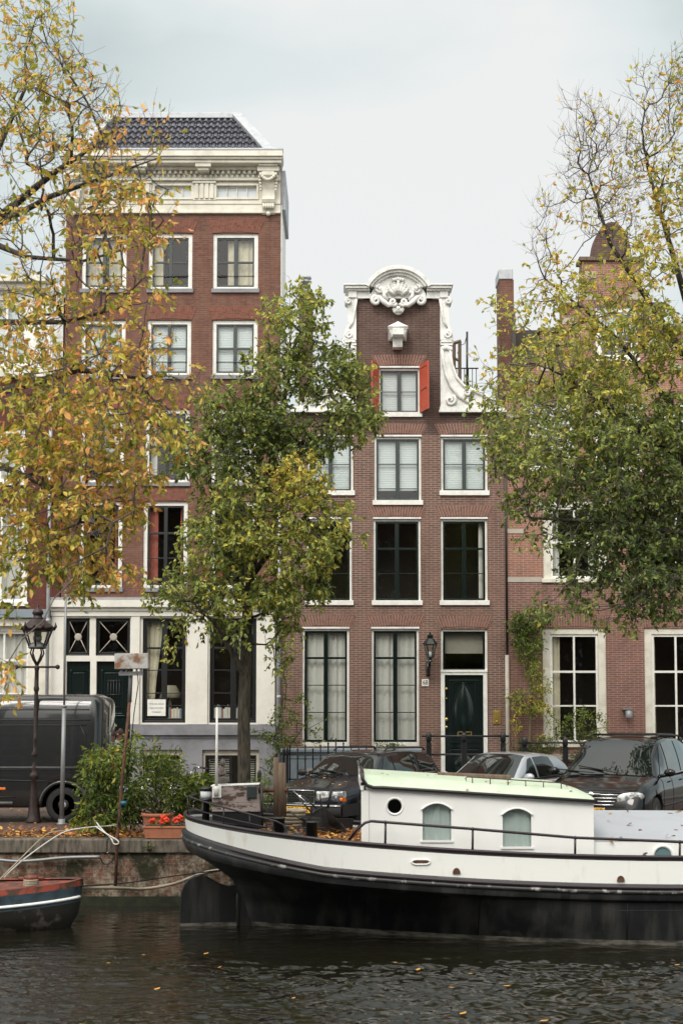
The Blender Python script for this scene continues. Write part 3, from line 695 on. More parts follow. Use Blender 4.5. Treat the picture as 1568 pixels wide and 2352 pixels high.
for i, (h, kd) in enumerate(W):
    top = kd == 'top'
    rows_ = {'top': (.5,), 'r1': (.44,), 'r2': (.34, .67), 'g': (.235, .49, .745)}[kd]
    if i == 2: rows_ = (.40, .83)
    if i in (1, 3): rows_ = (.48,)
    fo = window(HC, h, Y, fw=.055 if not top else .06, sw=.05, msa='sash_grey' if kd in ('top', 'r1') else 'dkgreen', cols=2, mid=.10 if kd != 'g' else .11, rows=rows_,
        heavy=rows_[0] if kd in ('r2', 'g') else None, cur=[c for c in curC[i] if c[2] > .05], sill=.12 if kd != 'g' else .0, rev=.05, seed=30+i, bottom=.12 if kd != 'g' else .10)
    g = MB(); g.box(h[0]-.01, h[1]+.01, Y-.02, Y+.16, h[3]+.0, h[3]+.045)
    g.build('lintel', M['gwhite'], fo)
    arch(HC, h[0]-.03, h[1]+.03, h[3]+.05, h=.27, Y=Y, mb_='bsoldier' if kd != 'top' else 'bsoldier')
arch(HC, dtr[0]-.03, dtr[1]+.03, dtr[3]+.03, h=.29, Y=Y)
# door and transom
window(HC, dtr, Y, fw=.055, sw=.05, msa='dkgreen', cols=1, rows=(), cur=[('shade', 0, 1, .55)], sill=0, rev=.05, bottom=.03)
g = MB(); g.box(dx0, dx0+.10, Y-.01, Y+.15, dz0, dz1); g.box(dx1-.10, dx1, Y-.01, Y+.15, dz0, dz1); g.box(dx0+.10, dx1-.10, Y-.01, Y+.15, dz1-.07, dz1-.002); g.box(dx0-.005, dx1+.005, Y-.03, Y+.1, dz1-.002, dz1+.06)
dfo = g.build('door_frame', M['white'], HC, bevel=.005)
ex0, ex1 = dx0+.10, dx1-.10; ez1 = dz1-.07; yd = Y+.05
g = MB(); g.box(ex0, ex1, yd, yd+.06, dz0+.05, ez1)
cxd = (ex0+ex1)/2; wd = (ex1-ex0)/2
za, zb = zz(1775), zz(1725)
def panel(za, zb, ell_h):
    frame(g, cxd-wd*.76, cxd+wd*.76, za, zb, yd-.03, yd, .03); frame(g, cxd-wd*.62, cxd+wd*.62, za+.05, zb-.05, yd-.018, yd, .02)
    cz = (za+zb)/2; hh = (zb-za)/2-.08
    def lens(u, v):     # pointed almond boss
        t_ = u*2-1; half = wd*.52*(1-abs(t_)**2.0)**.9; s_ = v*2-1
        return (cxd+half*s_, yd-.005-.06*(1-s_*s_)*(1-abs(t_)**2), cz+hh*t_)
    g.grid(lens, 20, 10)
    for sx in (-1, 1):
        g.tube([(cxd+sx*wd*.56*(1-abs(t_)**2.0)**.9, yd-.02, cz+hh*1.04*t_) for t_ in [k/10-1 for k in range(21)]], .014, 6)
panel(zz(1706), zz(1562), 1); panel(zz(1790), zz(1722), .6)
do = g.build('door', M['dkgreen'], dfo, bevel=.004)
g = MB()
for yy_, rad in ((1582, .035), (1604, .02), (1652, .045), (1670, .035)):
    g.lathe([(rad*.5, 0), (rad, -.03), (rad*.8, -.055), (0, -.06)], (xx(1022, yy_)+.03, yd, zz(yy_)), 12, axis='y')
xa, xb, zc0, zc1 = XZ(1050, 1680, 1083, 1690, Y); frame(g, xa, xb, zc0, zc1, yd-.03, yd-.005, .025)
g.build('door_fittings', M['brass'], do)
g = MB(); g.box(cxd-wd*.8, cxd+wd*.8, yd-.025, yd, zz(1702), zz(1697)); g.box(cxd-wd*.8, cxd+wd*.8, yd-.025, yd, zz(1717), zz(1713)); g.build('door_moulding', M['dkgreen'], do)
# stoop
g = MB(); g.box(xx(968, 1700), xx(1165, 1700), Y-1.25, Y, .1, .55); g.box(xx(1010, 1700), xx(1130, 1700), Y-1.55, Y-1.25, .1, .33)
g.build('stoop', M['bluestone'], HC, bevel=.015)
# plinth
g = MB(); g.box(cx0+.01, xx(968, 1700)-.01, Y-.05, Y-.002, .1, zz(1727)); g.box(cx0+.01, xx(968, 1700)-.01, Y-.13, Y-.002, zz(1727), zz(1721)); g.tube([(cx0+.01, Y-.07, zz(1723.5)), (xx(968, 1700)-.01, Y-.07, zz(1723.5))], .06, 10)
g.box(cx0+.01, xx(968, 1700)-.01, Y-.07, Y-.002, zz(1742), zz(1738)); g.box(xx(1128, 1700), cx1-.01, Y-.05, Y-.002, .1, .6)
g.build('stone_plinth', M['bluestone'], HC, bevel=.006)
for a, b_ in ((705, 790), (860, 950)):
    h = XZ(a, 1765, b_, 1812, Y); g = MB(); frame(g, h[0], h[1], h[2], h[3], Y-.075, Y-.05, .05); fo = g.build('basement_window', M['stone'], HC)
    g = MB(); g.box(h[0]+.05, h[1]-.05, Y-.06, Y-.052, h[2]+.05, h[3]-.05); g.build('pane', M['black'], fo)
# neck gable dressings
def zC(y): return zz(y)
def xC(x): return xx(x, 800)
xm = xC(914)
g = MB(); yb, yf_ = Y-.10, Y+.5
# entablature left and right of the arch
for sx in (-1, 1):
    def bx(a, b_, y0_, y1_, d): 
        xa, xb = xm+sx*a, xm+sx*b_; g.box(xa, xb, Y-d, Y+.45, zC(y1_), zC(y0_))
    bx(.72, 1.20, 672, 688, .10); bx(1.05, 1.26, 671, 687, .15); bx(.72, 1.30, 668, 672, .19); bx(.74, 1.34, 662, 668, .25); bx(.76, 1.38, 659, 662, .29)
# arch: lunette tympanum + moulded rings
czz = zC(700); Ra = (zC(617)-czz)
def ring(r0_, r1_, d, seg=40, a0=-18):
    vs0 = []; aa0, aa1 = math.asin((zC(662)-czz)/r1_) if True else 0, 0
    for k in range(seg+1):
        a = aa0+(math.pi-2*aa0)*k/seg
        for rr_ in (r0_, r1_):
            for yy_ in (Y-d, Y+.45): vs0.append((xm+rr_*math.cos(a), yy_, czz+rr_*math.sin(a)))
    fs = []
    for k in range(seg):
        b0, b1 = 4*k, 4*(k+1)
        fs += [(b0, b1, b1+2, b0+2), (b0+1, b0+3, b1+3, b1+1), (b0+2, b1+2, b1+3, b0+3), (b0, b0+1, b1+1, b1)]
    fs += [(0, 2, 3, 1), (4*seg, 4*seg+1, 4*seg+3, 4*seg+2)]
    g.add(vs0, fs, 0)
ring(Ra-.10, Ra, .30); ring(Ra-.16, Ra-.10, .24); ring(Ra-.22, Ra-.16, .17); 
tym = [(xm+(Ra-.2)*math.cos(a), czz+(Ra-.2)*math.sin(a)) for a in [R(12)+(math.pi-R(24))*k/30 for k in range(31)]]
g.prism([(xm+.88, zC(688)), *tym, (xm-.88, zC(688))], Y-.10, Y+.44)
g.build('pediment', M['gwhite'], HC, bevel=.008)
# carved shell and scroll ornament
g = MB()
def scroll(cx_, cz_, r, turns, a0, sgn, Y0, w0=.06, n=26):
    pts, rs = [], []
    for k in range(n):
        u = k/(n-1); a = a0+sgn*turns*2*math.pi*u; q_ = r*(1-.85*u); pts.append((cx_+q_*math.cos(a), Y0-.03*u, cz_+q_*math.sin(a))); rs.append(w0*(1-.45*u))
    g.tube(pts, rs, 8)
for k in range(7):
    a = R(90+(k-3)*15); L_ = .46 if k == 3 else .43-.02*abs(k-3)
    g.tube([(xm+.12*math.cos(a), Y-.13, zC(690)+.0+.12*math.sin(a)), (xm+L_*.6*math.cos(a), Y-.2, zC(690)+L_*.6*math.sin(a)), (xm+L_*math.cos(a), Y-.16, zC(690)+L_*math.sin(a))], [.03, .05, .035], 8)
    for j in range(4): g.ball((xm+(.2+.07*j)*math.cos(a), Y-.21, zC(690)+(.2+.07*j)*math.sin(a)), .022, 6)
for k in range(5): g.ball((xm-.12+.06*k, Y-.16, zC(647)+.03*(1-abs(k-2)/2)), .045, 8)
for sx in (-1, 1):
    sg_ = sx
    scroll(xm+sx*.46, zC(668), .11, 1.3, R(90) if sx > 0 else R(90), -sx, Y-.14, .045)
    scroll(xm+sx*.56, zC(694), .12, 1.3, R(80) if sx > 0 else R(100), -sx, Y-.14, .055)
    scroll(xm+sx*.13, zC(698), .10, 1.4, R(-20) if sx < 0 else R(200), sx, Y-.16, .045)
    g.tube([(xm+sx*.6, Y-.13, zC(684)), (xm+sx*.48, Y-.17, zC(687)), (xm+sx*.38, Y-.19, zC(697)), (xm+sx*.25, Y-.19, zC(706)), (xm+sx*.1, Y-.17, zC(704))], [.03, .05, .07, .06, .03], 8)
    g.tube([(xm+sx*.5, Y-.13, zC(658)), (xm+sx*.38, Y-.16, zC(668)), (xm+sx*.36, Y-.18, zC(684)), (xm+sx*.26, Y-.18, zC(694))], [.02, .045, .05, .03], 8)
    for k in range(4):
        g.ball((xm+sx*(.3+.08*k), Y-.18, zC(676-4*k)), .04, 8, sz=(1, 1, 1.4))
for k in range(7):
    a = R(-90+(k-3)*24); g.ball((xm+.11*math.cos(a), Y-.12, zC(712)+.02+.13*math.sin(a)), .055, 8, sz=(1, .7, 1))
g.ball((xm, Y-.14, zC(712)), .07, 8)
for k in range(5): g.tube([(xm, Y-.16, zC(708)), (xm+.05*(k-2), Y-.17, zC(722))], [.02, .018], 6)
g.build('carved_ornament', M['gwhite'], HC)
# gable side scrolls (claw pieces): traced outline with real thickness and relief
outline = [(1010, 686), (1037, 688), (1036, 700), (1030, 704), (1030, 745), (1034, 757), (1036, 764), (1040, 770), (1040, 790), (1036, 793), (1036, 804), (1034, 808), (1034, 822), (1040, 850), (1048, 872), (1058, 888), (1078, 898), (1100, 904), (1125, 912), (1138, 924), (1140, 936), (1010, 936)]
pts = [(xC(x_)-xm, zC(y_)) for x_, y_ in outline]
for sx in (1, -1):
    g = MB(); g.prism([(xm+sx*a, b_) for a, b_ in pts], Y-.10, Y+.18)
    off = xC(914)-xm
    def S(x_, y_, d=.12): return (xm+sx*(xC(x_)-xm), Y-d, zC(y_))
    g.box(xm+sx*(xC(1006)-xm), xm+sx*(xC(1160)-xm), Y-.16, Y+.2, zC(949), zC(944)); g.box(xm+sx*(xC(1008)-xm), xm+sx*(xC(1156)-xm), Y-.13, Y+.19, zC(944), zC(936))
    g.tube([S(1014, 800), S(1016, 830), S(1022, 862), S(1034, 890), S(1052, 912), S(1072, 928)], [.03, .04, .045, .05, .06, .03], 8)
    g.tube([S(1032, 806), S(1036, 838), S(1046, 868), S(1062, 888), S(1085, 900), S(1115, 912), S(1136, 930)], [.03, .035, .04, .04, .045, .045, .03], 8)
    g.tube([S(1010, 690), S(1014, 720), S(1018, 742), S(1026, 756)], [.035, .03, .03, .02], 8)
    for (a, b_, r_, t0) in ((1028, 695, .08, 90), (1026, 772, .10, 90), (1032, 922, .14, 60), (1070, 904, .09, 100), (1108, 926, .08, 80)):
        q_ = S(a, b_); n_ = 22; pp, rs = [], []
        for k in range(n_):
            u = k/(n_-1); an = R(t0)-sx*1.35*2*math.pi*u; pp.append((q_[0]+sx*0+r_*(1-.85*u)*math.cos(an), Y-.13-.03*u, q_[2]+r_*(1-.85*u)*math.sin(an))); rs.append(.045*(1-.4*u))
        g.tube(pp, rs, 8)
    for k in range(6): q_ = S(1014+4*k, 788); g.ball((q_[0], Y-.13, q_[2]), .04, 8)
    for k in range(5): q_ = S(1016+4.5*k, 803-2*math.sin(k)); g.ball((q_[0], Y-.12, q_[2]), .05, 8, sz=(1, 1, 1.4))
    g.box(S(1010, 0)[0], S(1038, 0)[0], Y-.15, Y-.05, zC(784), zC(780)); g.box(S(1010, 0)[0], S(1038, 0)[0], Y-.15, Y-.05, zC(796), zC(792))
    g.build('gable_scroll', M['gwhite'], HC)
# hoist beam box
g = MB(); hx = xC(912); z_ = zC(757)
g.add([(hx-.27, Y-.5, zC(762)), (hx+.27, Y-.5, zC(762)), (hx+.27, Y, zC(762)), (hx-.27, Y, zC(762)), (hx, Y-.45, zC(749)), (hx, Y, zC(749))], [(0,1,4), (1,2,5,4), (3,0,4,5), (0,3,2,1), (2,3,5)])
g.box(hx-.25, hx+.25, Y-.46, Y, zC(766), zC(762)-.002)
g.add([(hx-.23, Y-.44, zC(766)), (hx+.23, Y-.44, zC(766)), (hx+.15, Y-.40, zC(783)), (hx-.15, Y-.40, zC(783)), (hx-.23, Y, zC(766)), (hx+.23, Y, zC(766)), (hx+.23, Y, zC(784)), (hx-.23, Y, zC(784))], [(0,3,2,1),(1,2,6,5),(0,4,7,3),(3,7,6,2)])
g.box(hx-.14, hx+.14, Y-.62, Y, zC(783)+0, zC(769)); g.box(hx-.12, hx+.12, Y-.3, Y, zC(804), zC(783)-.001)
g.build('hoist_beam', M['gwhite'], HC, bevel=.006)
# shutters
wx0, wx1, wz0, wz1 = W[0][0]
for sx, xh in ((1, wx1+.01), (-1, wx0-.01)):
    g = MB(); a = R(71); wdt = .55; ux, uy = sx*math.cos(a), -math.sin(a)
    def SP(u, d): return (xh+ux*u+(-uy*sx)*0, Y-.03+uy*u)
    Mx = Matrix(((ux, 0, 0), (uy, 0, 0), (0, 0, 1)))
    nrm = Vector((uy*sx, -ux*sx, 0)); nrm = Vector((-sx*math.sin(a), -math.cos(a)*1, 0))  # faces the window
    def sh(u0, u1, za_, zb_, d0, d1, m=0):
        vs = []
        for d in (d0, d1):
            for (u, z_) in ((u0, za_), (u1, za_), (u1, zb_), (u0, zb_)): vs.append((xh+ux*u+nrm.x*d, Y-.03+uy*u+nrm.y*d, z_))
        g.add(vs, [(0,1,2,3),(4,7,6,5),(0,4,5,1),(1,5,6,2),(2,6,7,3),(3,7,4,0)], m)
    sh(0, wdt, wz0+.1, wz1+.06, 0, .022, 0); sh(-.002, wdt+.004, wz0+.098, wz1+.062, -.02, -.001, 1)
    for (a0, a1, b0, b1) in ((.0, .09, .1, 1.16), (wdt-.09, wdt, .1, 1.16)): sh(a0, a1, wz0+.1, wz1+.06, .022, .04)
    for z_ in (wz0+.1, (wz0+wz1)/2+.03, wz1-.04): sh(.09, wdt-.09, z_, z_+.1, .022, .04)
    g.build('shutter', [M['orange'], M['black']], HC, bevel=.003)
# lantern on bracket
lx, lz = xx(985, 1500), zz(1500)
ln = thing('wall_lantern', 'dark green glass wall lantern on a bracket between window and door', 'lantern', (lx, Y-.02, zz(1540)))
yl = Y-.42; g = MB(); g.tube([(lx-.03, Y-.03, zz(1548)), (lx-.03, Y-.12, zz(1546)), (lx-.02, Y-.3, zz(1532)), (lx, yl, zz(1518))], [.05, .045, .035, .03], 8); g.tube([(lx-.03, Y-.03, zz(1520)), (lx-.03, Y-.03, zz(1552))], .05, 8); g.build('bracket', M['dkgreen'], ln)
g = MB(); zt_, zb_ = zz(1482), zz(1512)
g.lathe([(.0, .02), (.06, .0), (.05, .02), (.04, .10)], (lx, yl, zz(1522)), 8); 
for k in range(6):
    a = R(60*k); g.tube([(lx+.075*math.cos(a), yl+.075*math.sin(a), zb_), (lx+.155*math.cos(a), yl+.155*math.sin(a), zt_)], .011, 5)
    b_ = R(60*(k+1)); g.tube([(lx+.155*math.cos(a), yl+.155*math.sin(a), zt_), (lx+.155*math.cos(b_), yl+.155*math.sin(b_), zt_)], .014, 5); g.tube([(lx+.075*math.cos(a), yl+.075*math.sin(a), zb_), (lx+.075*math.cos(b_), yl+.075*math.sin(b_), zb_)], .012, 5)
g.lathe([(.19, 0), (.185, .015), (.09, .14), (.07, .15), (.075, .22), (.05, .24), (.015, .26), (.03, .29), (0, .31)], (lx, yl, zt_), 6, sm=False); g.build('lantern_frame', M['dkgreen'], ln)
g = MB(); g.lathe([(.07, 0), (.15, zt_-zb_)], (lx, yl, zb_), 6, sm=False); g.build('lantern_glass', M['glass'], ln)
g = MB(); g.lathe([(.02, 0), (.04, .04), (.04, .12), (0, .14)], (lx, yl, zb_+.01), 8); g.build('bulb', M['blind'], ln)
# number plate
xa, xb, za, zb = XZ(968, 1560, 984, 1576, Y); pn = MB(); pn.box(xa, xb, Y-.022, Y-.002, za, zb)
po = pn.build('house_number', M['white'], None, origin=((xa+xb)/2, Y, za), bevel=.006); tag(po, 'white house number plate reading 68 beside the dark green door', 'house number')
textobj('68', .16, ((xa+xb)/2, Y-.025, (za+zb)/2), M['black'], po, sx=.8)
xa, xb, za, zb = XZ(1131, 1632, 1149, 1663, Y); g = MB(); g.box(xa, xb, Y-.02, Y-.002, za, zb); g.box(xa+.05, xb-.05, Y-.035, Y-.02, za+.11, zb-.03); g.lathe([(.03, 0), (.025, -.02), (0, -.025)], ((xa+xb)/2, Y-.02, za+.06), 10, axis='y')
tag(g.build('doorbell_plate', M['brass'], None, origin=((xa+xb)/2, Y, za), bevel=.004), 'square brass doorbell plate right of the dark green door', 'doorbell')
downpipe(xx(1163, 1550), .1, zz(1505), Y-.09, 'stone', 'pale straight pipe right of the dark green door', .05)
g = MB(); g.tube([(xx(1161, 1200), Y-.04, zz(1505)), (xx(1161, 1200), Y-.04, zz(960))], .028, 8); tag(g.build('drainpipe', M['black'], None, origin=(xx(1161, 1200), Y-.04, zz(1505))), 'thin black pipe running up the joint with the pink brick house', 'drainpipe', 'drainpipes on the house fronts')
# chimneys
def chimney(H, x0p, x1p, y0p, y1p, Yc, cap='zinc', d=.8, capn='chimney_cap'):
    x0, x1, z0, z1 = XZ(x0p, y0p, x1p, y1p, Yc); g = MB(); g.box(x0, x1, Yc, Yc+d, z0, z1-.28); ch = g.build('chimney', M['brickB'], H)
    g = MB(); g.box(x0-.03, x1-.02, Yc-.03, Yc+d+.03, z1-.28, z1-.0); g.build(capn, M[cap], ch, bevel=.02)
# chimneys on the number 68 roof
x0, x1, z0, z1 = XZ(690, 625, 714, 910, Y+5); g = MB(); g.box(x0-.05, x1+.05, Y+5, Y+5.6, zfl-.3, z1-.55); ch = g.build('chimney', M['brickC'], HC)
g = MB(); g.lathe([(.15, 0), (.13, .1), (.13, .3), (.17, .32), (.17, .36), (.12, .38), (.12, .42), (.16, .44), (.15, .5), (0, .52)], ((x0+x1)/2, Y+5.3, z1-.55), 14); g.build('chimney_pot', M['zinc'], ch)
chimney(HC, 1148, 1180, 618, 930, Y+1.2)
# roof terrace: timber frame, railing, pole
rt = thing('roof_terrace', 'timber frame and thin railing standing on the flat roof right of the neck gable', 'roof terrace', (xx(1060, 880, Y+4), Y+4, zfl-.25))
Y4 = Y+4
def Q(x_, y_): p_ = P(x_, y_, Y4); return (p_.x, p_.y, p_.z)
g = MB(); 
for a in (1042, 1055): g.tube([Q(a, 905), Q(a, 785)], .05, 4, sm=False)
g.tube([Q(1030, 792), Q(1058, 783)], .05, 4, sm=False); g.tube([Q(1030, 815), Q(1052, 828)], .04, 4, sm=False); g.build('timber_frame', M['oldwood'], rt)
g = MB()
for k in range(8): g.tube([Q(1030+k*9, 905), Q(1030+k*9, 846)], .012, 5)
g.tube([Q(1025, 846), Q(1098, 846)], .02, 6); g.tube([Q(1072, 905), Q(1072, 762)], .03, 6); g.tube([Q(1072, 768), Q(1066, 790), Q(1058, 792), Q(1050, 812)], .012, 5); g.build('railing', M['black'], rt)
g = MB(); a_, b_ = Q(1052, 902), Q(1070, 874); g.box(a_[0], b_[0], Y4+.1, Y4+.5, zfl-.25, b_[2]); g.build('planter_box', M['drape'], rt)
# railings on stoop
def rail_post(g, x_, y_, z0, z1, r=.06):
    g.box(x_-r, x_+r, y_-r, y_+r, z0, z1-.22); g.lathe([(r*.7, -.22), (r*1.1, -.18), (r*1.1, -.04), (r*.8, 0), (0, .03)], (x_, y_, z1), 10)
sr = thing('stoop_railing', 'black iron railing with round posts in front of the dark green door', 'railing', (xx(1065, 1700, 34.2), 34.2, .1))
ys_ = 34.2
for px_ in (984, 1065, 1154): g = MB(); q_ = P(px_, 1690, ys_); rail_post(g, q_.x, ys_, .1, P(px_, 1684, ys_).z); g.build('post', M['black'], sr)
for yy_ in (1691, 1733): g = MB(); g.tube([P(968, yy_, ys_), P(1168, yy_, ys_)], .025, 8); g.build('rail', M['black'], sr)
# spiked area fence left
af = thing('iron_fence', 'black spiked iron fence in front of the number 68 plinth', 'fence', (xx(710, 1750, 34.3), 34.3, .1))
ys_ = 34.3; g = MB()
for k in range(12):
    px_ = 666+k*17.5; yt = 1716 if k % 2 else 1708
    if 5 <= k <= 7: yt -= 14
    q_ = P(px_, yt, ys_); g.tube([(q_.x, ys_, .1), (q_.x, ys_, q_.z-.08)], .016, 6); g.lathe([(.016, -.08), (.026, -.06), (.012, -.03), (0, 0)], (q_.x, ys_, q_.z), 6)
g.build('spikes', M['black'], af); g = MB()
for yy_ in (1733, 1790): g.tube([P(652, yy_, ys_), P(870, yy_, ys_)], .018, 6)
for px_ in (652, 660): rail_post(g, P(px_, 1700, ys_).x, ys_, .1, P(px_, 1718, ys_).z, .035)
g.build('fence_rail', M['black'], af)
# ---------------------------------------------------------------- house D: pink brick with stepped gable
ex_0, ex_1 = xx(1163.5, 1300), xx(1662, 1300)
HD = thing('stepped_gable_house', 'pink brick house with stepped gable and tall white windows behind the right tree', 'house', ((ex_0+ex_1)/2, Y, 0), 'canal houses in the row')
gD = [XZ(1246, 1443, 1392, 1716, Y), XZ(1480, 1443, 1626, 1716, Y)]
mD = [XZ(1246, 1150, 1392, 1338, Y), XZ(1480, 1150, 1626, 1338, Y)]
uD = [XZ(1215, 925, 1318, 1085, Y), XZ(1365, 925, 1468, 1085, Y), XZ(1515, 925, 1618, 1085, Y)]
tD = [XZ(1366, 706, 1464, 830, Y)]
cxD = (ex_0+ex_1)/2; zstep = [zz(909), zz(836), zz(763), zz(705), zz(600)]
xst = [ex_0, xx(1194, 850), xx(1240, 780), xx(1290, 720), xx(1336, 620)]
hs = gD+mD+uD+tD
g = MB(); zprev = .05
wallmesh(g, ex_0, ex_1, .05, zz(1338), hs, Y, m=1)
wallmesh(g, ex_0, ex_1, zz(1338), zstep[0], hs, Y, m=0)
for i in range(4):
    xa, xb = xst[i+1], 2*cxD-xst[i+1]; wallmesh(g, xa, xb, zstep[i], zstep[i+1], hs, Y, m=0)
for x_ in (ex_0, ex_1): g.add([(x_, Y, 0), (x_, Y+8, 0), (x_, Y+8, zstep[0]-.2), (x_, Y, zstep[0]-.2)], [(0,1,2,3)], 0)
for i in range(1, 5):
    for x_ in (xst[i], 2*cxD-xst[i]): g.add([(x_, Y, zstep[i-1]), (x_, Y+.45, zstep[i-1]), (x_, Y+.45, zstep[i]), (x_, Y, zstep[i])], [(0,1,2,3)], 0)
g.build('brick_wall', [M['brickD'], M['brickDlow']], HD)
g = MB(); zr_ = zz(740); g.add([(ex_0, Y+.3, zstep[0]-.25), (cxD, Y+.3, zr_), (ex_1, Y+.3, zstep[0]-.25), (ex_0, Y+8, zstep[0]-.25), (cxD, Y+8, zr_), (ex_1, Y+8, zstep[0]-.25)], [(0,1,2),(3,5,4),(0,3,4,1),(1,4,5,2),(0,2,5,3)]); g.build('roof', M['tile'], HD)
for i in range(5):
    xa = xst[i]; xb = xst[i+1] if i < 4 else None
    z_ = zstep[i]
    for s_ in (0, 1):
        if i == 4:
            if s_: continue
            xa_, xb_ = xst[4]-.08, 2*cxD-xst[4]+.08
        else:
            xa_, xb_ = (xa-.06, xb+.0) if not s_ else (2*cxD-xb, 2*cxD-xa+.06)
        g = MB(); g.box(xa_, xb_, Y-.08, Y+.5, z_, z_+.1); g.build('coping_slab', M['oldwood'], HD, bevel=.01)
g = MB(); a0, a1 = cxD-xx(1375, 560)+0, 0; rr_ = xx(1454, 560)-xx(1410, 560)
arcp = [(cxD+rr_*math.cos(t_), zstep[4]+.1+(zz(512)-zstep[4]-.1)*math.sin(t_)) for t_ in [math.pi*k/16 for k in range(17)]]
g.prism(arcp, Y-.08, Y+.4); g.build('round_top', M['brickCtop'], HD)
def sb(*a): g_ = MB(); g_.box(*a); g_.build('stone_block', M['stone'], HD)
for (y0_, y1_) in ((1326, 1337),): sb(ex_0+.01, gD[0][0]-.0, Y-.015, Y-.002, zz(y1_), zz(y0_)); sb(gD[0][1]+.0, gD[1][0], Y-.015, Y-.002, zz(y1_), zz(y0_)); 
for h in mD: pass
for yy_ in (1215, 1040, 950):
    sb(ex_0+.01, ex_0+.42, Y-.012, Y-.002, zz(yy_+10), zz(yy_))
for i in range(1, 5):
    for s_ in (0, 1):
        xa = xst[i] if not s_ else 2*cxD-xst[i]-.35; 
        for q_ in (.35, .9): sb(xa+.0, xa+.35, Y-.015, Y-.002, zstep[i]-q_-.1, zstep[i]-q_+.08)
for h in mD+uD+tD:
    sb(h[0]-.18, h[0]-.01, Y-.012, Y-.002, h[3]-.2, h[3]-.02); sb(h[1]+.01, h[1]+.18, Y-.012, Y-.002, h[3]-.2, h[3]-.02)
rooms(HD, ex_0+.3, ex_1-.3, .1, zz(700), Y+.3, Y+2.4, [zz(1400), zz(1120), zz(880)])
for i, h in enumerate(gD+mD):
    window(HD, h, Y, mfr='cream', msa='white', fw=.19, sw=.06, cols=2, mid=.05, rows=(.34, .67) if i < 2 else (.5,), heavy=.34 if i < 2 else .5, bar=.04, cur=[('drape', 0.02, .22)] if i == 0 else ([('drape', .02, .1)] if i == 1 else [('curtain', .0, .2), ('curtain', .8, 1)]), sill=.1, rev=.03, top=.15, bottom=.1, seed=60+i)
    arch(HD, h[0]-.02, h[1]+.02, h[3]+.01, h=.30, Y=Y, splay=.04)
for i, h in enumerate(uD+tD):
    window(HD, h, Y, mfr='white', msa='white', fw=.12, sw=.05, cols=2, mid=.05, rows=(.35, .67), bar=.035, cur=[('blind', 0, 1, .5)], sill=.08, rev=.03, seed=70+i)
    arch(HD, h[0]-.02, h[1]+.02, h[3]+.01, h=.28, Y=Y, splay=.05)
g = MB(); g.box(ex_0+.01, ex_1, Y-.1, Y-.002, .1, zz(1760)); g.box(ex_0+.01, ex_1, Y-.14, Y-.002, zz(1745), zz(1732)); g.build('stone_plinth', M['stone'], HD)
# spot lamp on wall
g = MB(); q_ = P(1438, 1640, Y); g.box(q_.x-.12, q_.x+.12, Y-.14, Y-.002, zz(1630), zz(1626)); g.lathe([(.085, 0), (.09, .02), (.09, .19), (.0, .2)], (q_.x+.03, Y-.13, zz(1650)), 14)
tag(g.build('wall_lamp', M['metal'], None, origin=(q_.x, Y, zz(1650))), 'small grey cylindrical wall lamp on the pink brick between the white windows', 'wall lamp')
g = MB(); fr = thing('garden_railing', 'black iron railing in front of the pink house shrubs', 'railing', (xx(1260, 1700, 33.9), 33.9, .1)); ys_ = 33.9
for px_ in (1204, 1297, 1440, 1560): g = MB(); rail_post(g, P(px_, 1700, ys_).x, ys_, .1, P(px_, 1694, ys_).z); g.build('post', M['black'], fr)
for yy_ in (1706, 1750): g = MB(); g.tube([P(1190, yy_, ys_), P(1700, yy_, ys_)], .022, 8); g.build('rail', M['black'], fr)
# ---------------------------------------------------------------- house A: far left
ax0, ax1 = xx(-260, 1200), xx(140, 1200)
HA = thing('white_gabled_house', 'narrow dark red brick house with pale cornice at the left edge', 'house', ((ax0+ax1)/2, Y, 0), 'canal houses in the row')
wA = [XZ(-40, 690, 70, 850, Y), XZ(-60, 985, 60, 1115, Y), XZ(-60, 1165, 64, 1392, Y), XZ(-200, 1165, -90, 1392, Y), XZ(-200, 985, -90, 1115, Y)]
gA = [XZ(-60, 1438, 78, 1610, Y)]
g = MB(); wallmesh(g, ax0, ax1, zz(1400), zz(860), wA, Y)
for x_ in (ax0, ax1): g.add([(x_, Y, 0), (x_, Y+7, 0), (x_, Y+7, zz(680)), (x_, Y, zz(680))], [(0,1,2,3)], 0)
g.build('brick_wall', M['brickA'], HA)
g = MB(); wallmesh(g, ax0, ax1, zz(860), zz(655), wA, Y-.02); g.build('white_upper_wall', M['gwhite'], HA)
g = MB(); g.box(ax0, xx(112, 650), Y-.35, Y+.2, zz(655), zz(641)); g.box(ax0, xx(108, 650), Y-.2, Y-.02, zz(668), zz(655)); g.build('cornice', M['cream'], HA, bevel=.01); g = MB(); g.box(ax0, xx(108, 860), Y-.14, Y-.022, zz(868), zz(852)); g.build('string_course', M['cream'], HA, bevel=.01)
g = MB(); g.box(ax0, xx(112, 650), Y-.3, Y+6, zz(641)+.002, zz(636)); g.build('roof', M['zinc'], HA)
g = MB(); wallmesh(g, ax0, ax1, .05, zz(1418), gA, Y-.03); g.box(ax0, xx(112, 1410), Y-.16, Y-.03, zz(1438), zz(1422)); g.build('shop_front', M['cream'], HA)
g = MB(); g.box(ax0, xx(115, 1410), Y-.28, Y, zz(1420), zz(1401)); g.build('lead_cap', M['bluestone'], HA)
rooms(HA, ax0+.3, ax1-.3, .1, zz(700), Y+.3, Y+2.4, [zz(1415), zz(1140), zz(900)])
for i, h in enumerate(wA): window(HA, h, Y, fw=.12, msa='white', cols=2, rows=(.5,), cur=[('curtain', .5, 1), ('curtain', 0, .2)] if i else [('blind', 0, 1)], sill=.1, rev=.04, seed=80+i)
